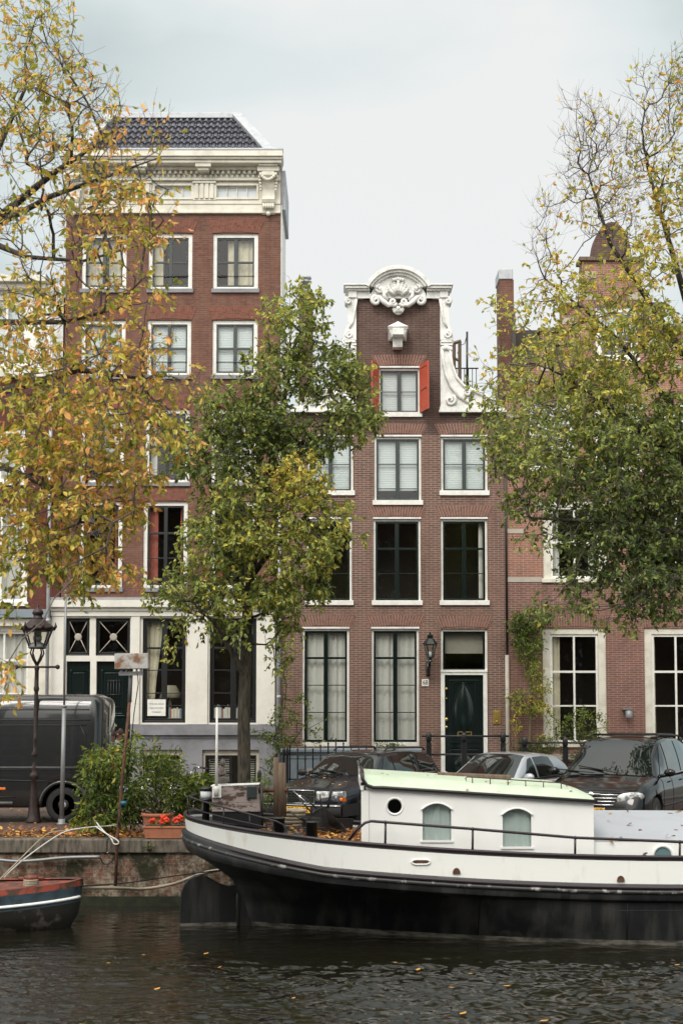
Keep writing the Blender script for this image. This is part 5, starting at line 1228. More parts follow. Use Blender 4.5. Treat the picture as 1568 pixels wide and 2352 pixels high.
# ---------------------------------------------------------------- small boat at the left
SB = thing('rowing_boat', 'small weathered blue boat with red gunwale cut by the left edge', 'boat', (P(60, 2100, 21.9).x, 21.9, ZW))
M['boatblue'] = paint('boat_blue', (.045, .075, .095), .6, col2=(.02, .03, .035), amt=.9, sc_=5); M['boatred'] = paint('boat_red', (.30, .055, .033), .6, col2=(.07, .04, .025), amt=1, sc_=7, edge=(.42, .54)); M['boatlow'] = paint('boat_tar', (.022, .021, .018), .7, col2=(.14, .12, .10), amt=.9, sc_=2.6, edge=(.52, .6))
xb_ = P(172, 2050, 21.9).x
def bl(k, u, side):   # u from bow to stern
    zs_ = [-.47, -.56, -.74, -.80, -1.0, -1.2][k]; bm_ = [.95, .96, .93, .93, .85, .6][k]; xo_ = [0, .0, .02, .02, .06, .22][k]
    s_ = min(1, u*5.0/2.6); hb = bm_*(1-(1-s_)**2.0)**.62; rise = .12*(1-min(1, u*5/2.5))**2
    return (xb_-xo_-5*u, 21.9+.55-side*hb+.10, zs_+rise*(1 if k < 5 else .3)-.05)
for (k0, k1, mt, nm) in ((0, 1, 'boatred', 'gunwale'), (1, 2, 'boatblue', 'topsides'), (2, 3, 'cabwhite', 'white_strake'), (3, 5, 'boatlow', 'hull')):
    g = MB()
    for side in (1, -1):
        for k in range(k0, k1): g.grid(lambda u, v, k=k: tuple(np.array(bl(k, u**1.4, side))*(1-v)+np.array(bl(k+1, u**1.4, side))*v), 40, 2)
    if nm == 'gunwale':
        for side in (1, -1): g.grid(lambda u, v: (bl(0, u**1.4, side)[0]-.0-.10*v*(1 if u < .05 else 0), bl(0, u**1.4, side)[1]+side*min(.16, 10*u)*v, bl(0, u**1.4, side)[2]+.012), 40, 1)
    if nm == 'white_strake':
        g = MB(); g.tube([(lambda q_: (q_[0], q_[1]-.012, q_[2]+.01))(bl(2, (.012+.98*k/40)**1.4, 1)) for k in range(41)], .024, 8)
        g2 = MB(); [g2.grid(lambda u, v, s_=s_: tuple(np.array(bl(2, u**1.4, s_))*(1-v)+np.array(bl(3, u**1.4, s_))*v), 40, 1) for s_ in (1, -1)]; g2.build('lower_topsides', M['boatblue'], SB)
    g.build(nm, M[mt], SB)
g = MB(); g.grid(lambda u, v: (xb_-.06-4.9*u**1.4, bl(0, u**1.4, 1)[1]*(1-v)+bl(0, u**1.4, -1)[1]*v, bl(0, u**1.4, 1)[2]-.02), 30, 4); g.build('foredeck', M['boatred'], SB)
g = MB(); q_ = P(72, 2040, 22.3); z_ = bl(0, .2, 1)[2]; g.lathe([(.10, 0), (.085, .1), (.11, .12), (.11, .16), (0, .17)], (q_.x, 22.3, z_), 14); g.tube([(q_.x-.2, 22.3, z_+.12), (q_.x+.2, 22.3, z_+.12)], .025, 8); g.build('mooring_bitt', M['boatred'], SB)
g = MB()
for k in range(4): g.tube([(q_.x+.11*math.cos(a), 22.3+.11*math.sin(a), z_+.02+.025*k) for a in [R(30*j) for j in range(13)]], .014, 5)
tag(g.build('mooring_rope', M['rope'], None, origin=(q_.x, 22.3, z_)), 'pale rope wound round the red bitt of the small boat', 'rope')
g = MB(); q_ = P(150, 2030, 23.2)
for k in range(3): g.tube([(q_.x+.25*math.cos(a), 23.2+.12*math.sin(a), q_.z-.05+.05*k) for a in [R(20*j) for j in range(19)]], .05, 8)
tag(g.build('hose_coil', M['black'], None, origin=(q_.x, 23.2, q_.z)), 'black coiled hose lying at the bow of the small boat', 'hose')
# ---------------------------------------------------------------- vehicles
M['carblack'] = paint('black_car_paint', (.006, .006, .007), .10, .0, amt=.2, bmp=0); 
M['carnavy'] = paint('dark_navy_car_paint', (.009, .011, .016), .13, 0, amt=.2, bmp=0)
M['carsilver'] = paint('silver_car_paint', (.46, .48, .52), .28, .35, amt=.2, bmp=0, coat=1)
M['vangrey'] = paint('dark_grey_van_paint', (.022, .024, .025), .22, .1, amt=.4, bmp=0, coat=.7)
M['plastic'] = paint('black_plastic', (.016, .016, .016), .55, bmp=0)
_m, _t, _b = newmat('car_glass'); _b.inputs['Base Color'].default_value = (.008, .012, .011, 1); _b.inputs['Roughness'].default_value = .02; _b.inputs['IOR'].default_value = 1.5; _b.inputs['Coat Weight'].default_value = .35; _b.inputs['Coat Roughness'].default_value = .01; M['carglass'] = _m
_m, _t, _b = newmat('lamp_glass'); _b.inputs['Base Color'].default_value = (.36, .37, .36, 1); _b.inputs['Metallic'].default_value = .1; _b.inputs['Roughness'].default_value = .3; _b.inputs['Coat Weight'].default_value = .5; _t.links.new(mixrgb(_t, ramp(_t, noise(_t, 9, 3), .45, .55), (.2, .21, .21), (.6, .61, .59)), _b.inputs['Base Color'])
bump(_t, _b, noise(_t, 30, 2, stretch=(1, 1, .3)), .4, .01); M['lampglass'] = _m
M['amber'] = paint('amber_lens', (.75, .17, .02), .25, bmp=0, amt=.1); M['redlens'] = paint('red_lens', (.4, .02, .01), .25, bmp=0)
M['yplate'] = paint('yellow_plate', (.80, .42, .03), .5, bmp=0, amt=.1)
def interp(tab, x): return float(np.interp(x, [t_[0] for t_ in tab], [t_[1] for t_ in tab]))
def smooth_tab(tab, n=4):
    xs_ = np.array([t_[0] for t_ in tab], float); ys_ = np.array([t_[1] for t_ in tab], float)
    X_ = np.linspace(xs_[0], xs_[-1], 121); Y_ = np.interp(X_, xs_, ys_)
    for _ in range(n): Y_[1:-1] = (Y_[:-2]+2*Y_[1:-1]+Y_[2:])/4
    return list(zip(X_, Y_))
def wheel(t, x, y, r, w_, side, style):
    wt = MB(); s = side; R_ = r
    wt.lathe([(r*.62, -.0*s), (r*.80, s*.01), (r*.95, -s*.01), (r, -s*.05), (r, -s*(w_-.04)), (r*.95, -s*w_), (r*.6, -s*w_)], (x, y, r), 32, axis='y'); wo = wt.build('wheel', M['tyre'], t)
    rm = MB(); rm.lathe([(r*.62, s*.0), (r*.60, -s*.03), (r*.5, -s*.05), (r*.3, -s*.03), (r*.16, -s*.0), (r*.14, s*.008), (0, s*.01)], (x, y, r), 28, axis='y')
    n = 16 if style == 'holes' else 7
    ro = rm.build('rim', M['alloy'], wo)
    hl = MB()
    for k in range(n):
        a = 2*math.pi*k/n; rr_ = r*(.49 if style == 'holes' else .42); q_ = .02 if style == 'holes' else .045
        hl.lathe([(0, s*.012), (q_, s*.012)] if style != 'holes' else [(0, s*.004), (.024, s*.004)], (x+rr_*math.cos(a), y-s*.035, r+rr_*math.sin(a)), 10, axis='y', sm=False)
    if style == 'holes':
        hl.lathe([(r*.33, s*.01), (r*.30, s*.03), (0, s*.035)], (x, y-s*.03, r), 20, axis='y')
    hl.build('rim_holes', M['plastic'], ro)
def make_car(name, label, cat, S, loc, rotz):
    t = thing(name, label, cat, (0, 0, 0)); ORG[t.name] = Vector()
    L2 = S['L']/2; W2 = S['W']/2; hood = smooth_tab(S['top'], 3); wd_ = smooth_tab(S['width'], 2); zb = S['zb']; body = M[S['paint']]
    nx_ = 90; prof = [(0, 0, 0), (.86, 0, 0), (.95, 0, .10), (.985, .22, 0), (1.0, .45, 0), (.995, .68, 0), (.965, .88, 0), (.90, .975, 0), (.78, 1.0, .0), (.4, 1.0, .02), (0, 1.0, .03)]
    def bp(u, j):
        x = -L2+S['L']*u; w_ = W2*interp(wd_, x); zt = interp(hood, x); z0 = zb+max(0, (abs(x)-L2+.25)*.25)
        a, f, e_ = prof[j]; z = z0+(zt-z0)*f+(e_ if j >= 9 else (e_ if j == 2 else 0)); return x, a*w_, z
    g = MB(); vs = []; nr = len(prof)*2-2
    for i in range(nx_+1):
        ring_ = [bp(i/nx_, j) for j in range(len(prof))]+[(lambda q_: (q_[0], -q_[1], q_[2]))(bp(i/nx_, j)) for j in range(len(prof)-2, 0, -1)]
        vs += ring_
    fs = [(i*nr+k, i*nr+(k+1) % nr, (i+1)*nr+(k+1) % nr, (i+1)*nr+k) for i in range(nx_) for k in range(nr)]
    g.add(vs, fs+[tuple(range(nr))[::-1], tuple(range(nx_*nr, nx_*nr+nr))], 0, True)
    bo = g.build('body', [body, M['plastic']], t)
    for wx in S['wheels']:   # wheel arches cut out
        cm_ = MB(); cm_.lathe([(S['r']+.055, -W2-.3), (S['r']+.055, W2+.3)], (wx, 0, S['r']), 36, axis='y', sm=False); co = cm_.build('cut', M['plastic'])
        md = bo.modifiers.new('arch', 'BOOLEAN'); md.object = co; md.operation = 'DIFFERENCE'; md.solver = 'EXACT'
        dg = bpy.context.evaluated_depsgraph_get(); me = bpy.data.meshes.new_from_object(bo.evaluated_get(dg)); bo.modifiers.clear(); bo.data = me; bpy.data.objects.remove(co)
    for wx in S['wheels']:
        g = MB(); g.lathe([(S['r']+.05, -W2*.62), (S['r']+.05, W2*.62)], (wx, 0, S['r']), 24, axis='y'); g.build('wheel_well', M['plastic'], t)
        for s in (1, -1): wheel(t, wx, s*(W2-.02), S['r'], .2, s, S.get('rim', 'spokes'))
    # greenhouse
    xc, xh, xr, xb = S['gh']; belt = S['belt']; roof = smooth_tab(S['roof'], S.get('rs', 2)); wr = S['wr']*W2
    def ztop_(x): return interp(roof, x)
    def wbelt(x): return W2*interp(wd_, x)*.90
    def sp(x, v):
        b_ = interp(belt, x); z_ = max(ztop_(x), b_+.005); fr_ = min(1, (z_-b_)/.42); wt_ = wbelt(x)*(1-fr_)+wr*fr_
        if v <= .5: s = v/.5; return Vector((x, wbelt(x)*(1-s)+wt_*s+.02*math.sin(math.pi*s), b_-.02+(z_-.055-b_+.02)*s))
        s = (v-.5)/.5; return Vector((x, wt_*(1-s**1.1), z_-.055*(1-s)**3))
    g = MB()
    for sd in (1, -1): g.grid(lambda u, v: (lambda q_: (q_.x, sd*q_.y, q_.z))(sp(xb+(xc-xb)*u, v)), 60, 14)
    g.build('roof', body, t)
    # glass
    def glass(nm, fn, nu_=14, nv_=8, mt='carglass'): gg = MB(); gg.grid(fn, nu_, nv_); return gg.build(nm, M[mt], t)
    nW = Vector((xh-xc, 0, ztop_(xh)-interp(belt, xc))); nW = Vector((-nW.z, 0, nW.x)); nW = nW.normalized()*(1 if nW.z < 0 else 1)
    up_ = Vector((abs(ztop_(xh)-interp(belt, xc)), 0, abs(xc-xh))).normalized()
    def wsf(u, v):
        x = xc-.04+(xh+.02-(xc-.04))*v; b_ = sp(x, .5); y = (2*u-1)*(b_.y-.05); q_ = sp(x, .5+.5*(1-abs(2*u-1)*(b_.y-.05)/b_.y)); return (q_.x+up_.x*.008, y, q_.z+up_.z*.008)
    glass('windscreen', wsf)
    def rwf(u, v):
        x = xb+.05+(xr-.03-(xb+.05))*v; b_ = sp(x, .5); y = (2*u-1)*(b_.y-.06); q_ = sp(x, .5+.5*(1-abs(2*u-1)*(b_.y-.06)/b_.y)); return (q_.x-.008, y, q_.z+.006)
    glass('rear_window', rwf)
    for sd in (1, -1):
        for (a0, a1, b0, b1) in S['side']:
            def sw_(u, v):
                x = (a0+(b0-a0)*u)*(1-v)+(a1+(b1-a1)*u)*v; b_ = interp(belt, x)+.015; zt_ = ztop_(x)-.085; z = b_+max(.0, zt_-b_)*v
                s = (z-interp(belt, x)+.02)/max(.05, (ztop_(x)-.055-interp(belt, x)+.02)); q_ = sp(x, .5*min(1, max(0, s))); return (x, sd*(q_.y+.008), z)
            o = glass('side_window', sw_)
        gg = MB()
        gg.tube([(x, sd*(wbelt(x)+.012), interp(belt, x)+.0) for x in np.linspace(S['side'][-1][0]-.05, S['side'][0][2]+.05, 14)], .012, 6); gg.build('window_trim', M['plastic'] if not S.get('chrometrim') else M['chrome'], t)
        # mirror
        mx_ = xc-.28; gg = MB(); gg.ball((mx_, sd*(W2+.10), interp(belt, mx_)+.07), .1, 12, sz=(.6, 1.1, .75)); gg.tube([(mx_, sd*(W2-.1), interp(belt, mx_)+.0), (mx_, sd*(W2+.06), interp(belt, mx_)+.04)], .03, 6); gg.build('wing_mirror', M[S.get('mirror', 'plastic')], t)
        # door lines, sill strip, handles
        gg = MB()
        for dx_ in S['doors']:
            pp = []
            for j in range(2, 8): 
                x = dx_; q_ = bp((x+L2)/S['L'], j); pp.append((q_[0], sd*(q_[1]+.001), q_[2]))
            gg.tube(pp, .005, 4, sm=False)
        gg.build('door_seam', M['plastic'], t)
        gg = MB()
        for hx in S['handles']: q_ = bp((hx+L2)/S['L'], 6); gg.tube([(hx-.08, sd*(q_[1]+.02), q_[2]-.02), (hx+.08, sd*(q_[1]+.02), q_[2]-.02)], .014, 6)
        gg.build('door_handle', M[S.get('handle', 'plastic')], t)
        gg = MB(); zs_ = S.get('strip', .42)
        n = 24; xs2 = np.linspace(S['wheels'][1]+S['r']+.1, S['wheels'][0]-S['r']-.1, n)
        gg.tube([(x, sd*(W2*interp(wd_, x)*.995+.006), zs_) for x in xs2], .02, 6, sq=.5); gg.build('side_strip', M['plastic'], t)
    gg = MB()
    for y in (.05, -.45*W2/.85):
        p0 = Vector(wsf(.5+y/(2*W2)+.12, .0)); p1 = Vector(wsf(.5+y/(2*W2)-.27, .16)); gg.tube([p0+up_*.03+Vector((.04, 0, 0)), p1+up_*.02], .01, 5); gg.tube([p1+up_*.016-(p1-p0)*.45, p1+up_*.016+(p1-p0)*.35], .012, 5)
    gg.build('wiper', M['plastic'], t)
    # nose
    def nose(y, z, d=.0):   # x on the front face for given y,z
        w_ = W2*interp(wd_, L2); k = abs(y)/W2; return L2+d-.16*k**3
    return t, bp, interp, nose, sp, W2, L2
HEAD = lambda al: math.pi+R(al)
def place(t, nosexy, al, L):
    h = Vector((-math.cos(R(al)), -math.sin(R(al)), 0)); c = Vector((nosexy[0], nosexy[1], 0))-h*L/2; t.location = c; t.rotation_euler = (0, 0, HEAD(al))
def facebox(g, xf, y0, y1, z0, z1, d=.02, n=8, bulge=0, m=0):
    """panel following the rounded nose: xf(y) gives the surface"""
    g.grid(lambda u, v: (xf(y0+(y1-y0)*u)+d+bulge*math.sin(math.pi*v), y0+(y1-y0)*u, z0+(z1-z0)*v), n, 4, m)
    g.add([(xf(y0)-.12, y0, z0), (xf(y0)+d, y0, z0), (xf(y0)+d, y0, z1), (xf(y0)-.12, y0, z1)], [(0,1,2,3)], m); g.add([(xf(y1)-.12, y1, z0), (xf(y1)+d, y1, z0), (xf(y1)+d, y1, z1), (xf(y1)-.12, y1, z1)], [(0,3,2,1)], m)
    for z in (z0, z1): g.grid(lambda u, v: (xf(y0+(y1-y0)*u)+d-(d+.12)*v, y0+(y1-y0)*u, z), n, 1, m)
# --- dark estate car
S1 = dict(L=4.7, W=1.76, zb=.19, r=.31, paint='carnavy', wheels=(1.42, -1.25), rim='spokes', wr=.72,
    top=[(-2.35, .55), (-2.3, .92), (-2.2, .95), (.85, .94), (1.0, .93), (1.9, .80), (2.25, .76), (2.33, .70), (2.35, .60)],
    width=[(-2.35, .90), (-2.1, .97), (-1, 1), (1.3, 1), (2.0, .97), (2.25, .93), (2.35, .90)],
    gh=(.95, .22, -1.85, -2.22), belt=[(-2.3, .97), (.95, .93), (1.1, .92)], roof=[(-2.25, .96), (-1.92, 1.38), (-1.2, 1.44), (-.4, 1.45), (.15, 1.42), (.3, 1.38), (.98, .93)],
    side=[(-.02, .0, .80, .22), (-.9, -.86, -.08, -.06), (-1.05, -1.05, -.95, -.92), (-2.05, -1.8, -1.2, -1.2)], doors=(.78, -.08, -.98), handles=(.12, -.72), chrometrim=True, strip=.5)
t, bp, _, nose, sp, W2, L2 = make_car('estate_car', 'dark navy older estate car with square grille and leaf littered bonnet behind the barge stern', 'car', S1, None, 0)
xf = lambda y: L2-.10*(abs(y)/W2)**3-.02
g = MB(); facebox(g, xf, -.30, .30, .50, .745, .03); g.build('grille', M['plastic'], t)
gr = t; g = MB()
for k in range(12): y = -.29+.58*k/11; g.box(L2-.02, L2+.02, y-.004, y+.004, .51, .735)
for k in range(5): z = .53+.05*k; g.box(L2-.02, L2+.018, -.29, .29, z-.003, z+.003)
g.tube([(L2+.025, -.17, .73), (L2+.025, .13, .52)], .011, 6); g.tube([(L2+.024, -.30, .50), (L2+.024, .30, .50), (L2+.024, .30, .745), (L2+.024, -.30, .745), (L2+.024, -.30, .50)], .012, 6)
g.lathe([(0, .032), (.035, .03), (.035, .02)], (L2, -.02, .625), 14, axis='x'); g.build('grille_bars', M['chrome'], t)
for sd in (1, -1):
    g = MB(); facebox(g, xf, sd*.33, sd*.66, .55, .735, .025, bulge=.01); g.build('headlight', M['lampglass'], t)
    g = MB(); facebox(g, lambda y: xf(y)-.0, sd*.665, sd*.84, .55, .62, .02, bulge=.01); g.build('indicator', M['amber'], t)
    g = MB(); facebox(g, xf, sd*.665, sd*.84, .625, .735, .02, bulge=.01); g.build('corner_lamp', M['lampglass'], t)
g = MB(); facebox(g, lambda y: xf(y), -.86, .86, .27, .50, .11, n=20, bulge=.02); 
for sd in (1, -1): g.grid(lambda u, v: (xf(.86)+.11-.9*u, sd*(.86+.03), .27+.23*v), 6, 2)
g.build('bumper', M['plastic'], t)
g = MB(); g.tube([(xf(y)+.135, y, .47) for y in np.linspace(-.85, .85, 20)], .012, 6); g.build('bumper_trim', M['chrome'], t)
g = MB(); g.box(L2+.115, L2+.13, -.26, .26, .33, .44); po = g.build('number_plate', M['yplate'], t, bevel=.004)
textobj('RR-JN-82', .12, (L2+.135, 0, .385), M['black'], po, rot=(R(90), 0, R(90)), sx=.95)
for sd in (1, -1):
    g = MB(); g.tube([(-1.8, sd*.58, 1.42), (-1.7, sd*.58, 1.475), (-.1, sd*.58, 1.50), (.05, sd*.58, 1.44)], .018, 8); g.build('roof_rail', M['plastic'], t)
g = MB(); g.tube([(1.6, .0, .855), (.98, .0, .96)], .003, 4); 
place(t, (P(692, 1850, 27.1).x, 27.1), 61, 4.7); estate = t
# --- silver hatchback
S2 = dict(L=3.83, W=1.65, zb=.2, r=.29, paint='carsilver', wheels=(1.2, -1.22), rim='spokes', wr=.70,
    top=[(-1.91, .6), (-1.86, .9), (-1.7, .93), (.85, .92), (1.05, .90), (1.6, .74), (1.85, .62), (1.91, .5)],
    width=[(-1.91, .84), (-1.6, .96), (-.8, 1), (1.0, 1), (1.6, .93), (1.91, .8)],
    gh=(1.02, .12, -1.45, -1.86), belt=[(-1.86, .95), (-.8, .95), (1.0, .90), (1.1, .88)], roof=[(-1.86, .96), (-1.6, 1.2), (-1.3, 1.37), (-.5, 1.43), (.0, 1.42), (.16, 1.39), (1.04, .90)], rs=4,
    side=[(-.02, .02, .70, .16), (-.98, -.80, -.10, -.06)], doors=(.72, -.06), handles=(.1, -.75), mirror='carsilver', handle='carsilver')
t, bp, _, nose, sp, W2, L2 = make_car('hatchback_car', 'small silver hatchback parked between the dark estate car and the black van', 'car', S2, None, 0)
xf = lambda y: L2-.22*(abs(y)/W2)**2-.02
for sd in (1, -1): g = MB(); facebox(g, xf, sd*.42, sd*.74, .52, .70, .02, bulge=.02); g.build('headlight', M['lampglass'], t)
g = MB(); facebox(g, xf, -.7, .7, .24, .46, .05, n=16, bulge=.02); g.build('bumper', M['carsilver'], t); g = MB(); facebox(g, xf, -.35, .35, .5, .6, .012); g.build('grille', M['plastic'], t)
g = MB(); g.box(L2+.05, L2+.065, -.26, .26, .32, .43); g.build('number_plate', M['yplate'], t)
g = MB(); g.tube([(.05, 0, 1.44), (-.02, 0, 1.5), (-.25, 0, 1.62)], .006, 5); g.build('aerial', M['plastic'], t)
place(t, (P(1050, 1850, 26.9).x, 26.9), 57, 3.83); hatch = t
# --- black people carrier
S3 = dict(L=4.85, W=2.0, zb=.2, r=.34, paint='carblack', wheels=(1.52, -1.5), rim='spokes', wr=.72,
    top=[(-2.42, .6), (-2.36, 1.0), (-2.2, 1.04), (1.0, 1.04), (1.25, 1.03), (1.9, .92), (2.25, .80), (2.38, .68), (2.42, .5)],
    width=[(-2.42, .9), (-2.1, .98), (-1, 1), (1.4, 1), (2.0, .95), (2.25, .88), (2.42, .78)],
    gh=(1.28, .25, -2.1, -2.38), belt=[(-2.4, 1.06), (-1, 1.06), (1.1, 1.03), (1.3, 1.02)], roof=[(-2.4, 1.07), (-2.15, 1.62), (-1.5, 1.74), (-.4, 1.76), (.1, 1.72), (.3, 1.67), (1.3, 1.02)], rs=3,
    side=[(.25, .2, 1.0, .34), (-.85, -.82, .15, .12), (-2.1, -1.95, -.98, -.94)], doors=(1.0, .2, -.92), handles=(.45, -.6), mirror='carblack', handle='carblack', chrometrim=True, strip=.5)
t, bp, _, nose, sp, W2, L2 = make_car('people_carrier', 'large glossy black people carrier with chrome slat grille cut by the right edge', 'car', S3, None, 0)
xf = lambda y: L2-.24*(abs(y)/W2)**2.4-.03
g = MB(); facebox(g, xf, -.46, .46, .47, .76, .02); g.build('grille', M['plastic'], t)
g = MB()
for k in range(5):
    z = .50+.06*k; hw = .36+.03*k; g.grid(lambda u, v: (xf(-hw+2*hw*u)+.035, -hw+2*hw*u, z+.02*v), 10, 1)
    g.tube([(xf(y)+.03, y, z+.01) for y in np.linspace(-hw, hw, 10)], .010, 6)
g.lathe([(0, .02), (.05, .018), (.055, 0)], (L2+.02, 0, .75), 16, axis='x'); g.tube([(L2+.03, -.17, .76), (L2+.03, .17, .76)], .014, 6); g.build('grille_bars', M['chrome'], t)
for sd in (1, -1):
    g = MB()
    def hl_(u, v):
        y = .66+.25*v*math.cos(2*math.pi*u); z = .70+.03*v*math.cos(2*math.pi*u)+.095*v*math.sin(2*math.pi*u); return (xf(y)+.012+.03*(1-v*v), sd*y, z)
    g.grid(hl_, 28, 6)
    g.build('headlight', M['lampglass'], t)
g = MB(); facebox(g, xf, -.84, .84, .22, .45, .06, n=20, bulge=.03); g.build('bumper', M['carblack'], t)
g = MB(); g.tube([(xf(y)+.085, y, .43) for y in np.linspace(-.84, .84, 24)], .010, 6); g.build('bumper_trim', M['chrome'], t)
g = MB(); g.box(L2+.075, L2+.09, -.26, .26, .41, .52); po = g.build('number_plate', M['yplate'], t)
textobj('-KR', .12, (L2+.095, .15, .465), M['black'], po, rot=(R(90), 0, R(90)))
for sd in (1, -1): g = MB(); g.tube([(-2.0, sd*.66, 1.66), (-1.85, sd*.66, 1.745), (-.1, sd*.66, 1.785), (.1, sd*.66, 1.73)], .02, 8); g.build('roof_rail', M['plastic'], t)
g = MB()
for x_ in (-1.4, -.3): g.tube([(x_, -.66, 1.78), (x_, .66, 1.78)], .018, 6)
g.build('cross_bar', M['plastic'], t)
place(t, (P(1357, 1850, 25.6).x, 25.6), 65, 4.85)
# --- dark grey panel van, rear end to the right
V = thing('panel_van', 'dark grey high roofed panel van parked behind the street lamp', 'van', (0, 0, 0)); ORG[V.name] = Vector()
Hv = 2.58; Lv = 6.9; Wv = 2.0
sec = [(0, .30), (.90, .30), (.97, .36), (1.0, .62), (1.0, 1.0), (.985, 1.5), (.955, 1.95), (.925, 2.2), (.88, 2.42), (.80, 2.53), (.6, 2.57), (0, 2.60)]
def vsec(x, j):   # x: 0 rear .. Lv front
    a, z = sec[j]; k = 1.0; zz_ = z
    if x < .22: k = 1-.17*(1-x/.22)**2.2; zz_ = z if z < 2.2 else z-(z-2.2)*.25*(1-x/.22)**2
    if x > Lv-1.9:
        f_ = (x-(Lv-1.9))/1.9; lim = 2.6-1.5*max(0, f_-.25)**.8*1.0 if f_ > .25 else 2.6; lim = max(1.05-.2*f_, lim); zz_ = min(z, lim)
        if f_ > .8: k = 1-.12*((f_-.8)/.2)**2
    return (x, a*k*Wv/2, zz_)
g = MB(); nr = len(sec)*2-2; vs = []; xs_ = list(np.linspace(0, .3, 8))+list(np.linspace(.4, Lv-2, 30))+list(np.linspace(Lv-1.9, Lv, 20))
for x in xs_:
    vs += [vsec(x, j) for j in range(len(sec))]+[(lambda q_: (q_[0], -q_[1], q_[2]))(vsec(x, j)) for j in range(len(sec)-2, 0, -1)]
g.add(vs, [(i*nr+k, i*nr+(k+1) % nr, (i+1)*nr+(k+1) % nr, (i+1)*nr+k) for i in range(len(xs_)-1) for k in range(nr)]+[tuple(range(nr))[::-1], tuple(range((len(xs_)-1)*nr, len(xs_)*nr))], 0, True)
bo = g.build('body', [M['vangrey'], M['plastic']], V)
rwx, fwx, rv = .74, 5.3, .36
for wx in (rwx, fwx):
    cm_ = MB(); cm_.lathe([(rv+.08, -2), (rv+.08, 2)], (wx, 0, rv), 40, axis='y', sm=False); co = cm_.build('cut', M['plastic'])
    md = bo.modifiers.new('arch', 'BOOLEAN'); md.object = co; md.operation = 'DIFFERENCE'; md.solver = 'EXACT'
    dg = bpy.context.evaluated_depsgraph_get(); me = bpy.data.meshes.new_from_object(bo.evaluated_get(dg)); bo.modifiers.clear(); bo.data = me; bpy.data.objects.remove(co)
    g = MB(); g.lathe([(rv+.07, -.6), (rv+.07, .6)], (wx, 0, rv), 24, axis='y'); g.build('wheel_well', M['plastic'], V)
    for s in (1, -1): wheel(V, wx, s*.97, rv, .22, s, 'holes')
    g = MB(); g.tube([(wx+(rv+.10)*math.cos(a), .995, rv+(rv+.10)*math.sin(a)) for a in [math.pi*k/16 for k in range(17)]], .04, 6); g.tube([(wx+(rv+.10)*math.cos(a), -.995, rv+(rv+.10)*math.sin(a)) for a in [math.pi*k/16 for k in range(17)]], .04, 6); g.build('arch_flare', M['vangrey'], V)
def sidey(z): return Wv/2*float(np.interp(z, [s_[1] for s_ in sec[2:]], [s_[0] for s_ in sec[2:]]))
g = MB()
for z0_, z1_, xa, xb in ((2.27, 2.27, .25, 6.2), (2.06, 2.06, .22, 6.2), (1.96, 1.94, .3, 6.0), (1.08, 1.06, .3, 5.8), (.83, .95, .9, 5.8), (.52, .52, 1.7, 5.0)):
    for s in (1, -1): g.tube([(x, s*(sidey(z0_)+.0), z0_+(z1_-z0_)*(x-xa)/(xb-xa)) for x in np.linspace(xa, xb, 12)], .012, 5)
for s in (1, -1):
    g.tube([(.30, s*(sidey(1.5)+.001), 1.08), (.33, s*(sidey(1.8)), 1.75), (.42, s*sidey(1.93), 1.95)], .012, 5)
    g.tube([(2.35, s*(sidey(z_)+.001), z_) for z_ in (.5, .9, 1.3, 1.7, 2.1, 2.4)], .008, 5); g.tube([(3.7, s*(sidey(z_)+.001), z_) for z_ in (.5, .9, 1.3, 1.7, 2.1)], .008, 5)
g.build('body_crease', M['plastic'], V)
g = MB()
for s in (1, -1): g.tube([(x, s*(sidey(1.1)+.006), 1.115) for x in np.linspace(.3, 5.8, 8)], .008, 5)
g.build('trim_line', M['metal'], V)
g = MB()
for s in (1, -1): g.tube([(1.75, s*1.0, .40), (5.0, s*1.0, .40)], .03, 8)
g.build('side_step', M['metal'], V)
g = MB(); g.box(1.9, 2.02, .985, 1.012, .66, .71); g.box(1.9, 2.02, -1.012, -.985, .66, .71); g.build('side_marker', M['amber'], V, bevel=.01)
g = MB(); g.box(-.10, .06, -.92, .92, .34, .55); g.build('rear_bumper', M['plastic'], V, bevel=.04)
for s in (1, -1): g = MB(); g.box(-.02, .03, s*.70, s*.80, .95, 1.5); g.build('tail_lamp', M['redlens'], V, bevel=.02)
g = MB(); g.tube([(-.002, 0, .5), (-.002, 0, 2.4)], .008, 4); g.build('rear_door_seam', M['plastic'], V)
g = MB(); g.grid(lambda u, v: (Lv-1.42+1.0*(1-v)+.02, (2*u-1)*.82, 1.25+.95*v+.02), 6, 6); g.build('windscreen', M['carglass'], V)
V.rotation_euler = (0, 0, math.pi); V.location = (-4.84, 28.75+1.0, 0)
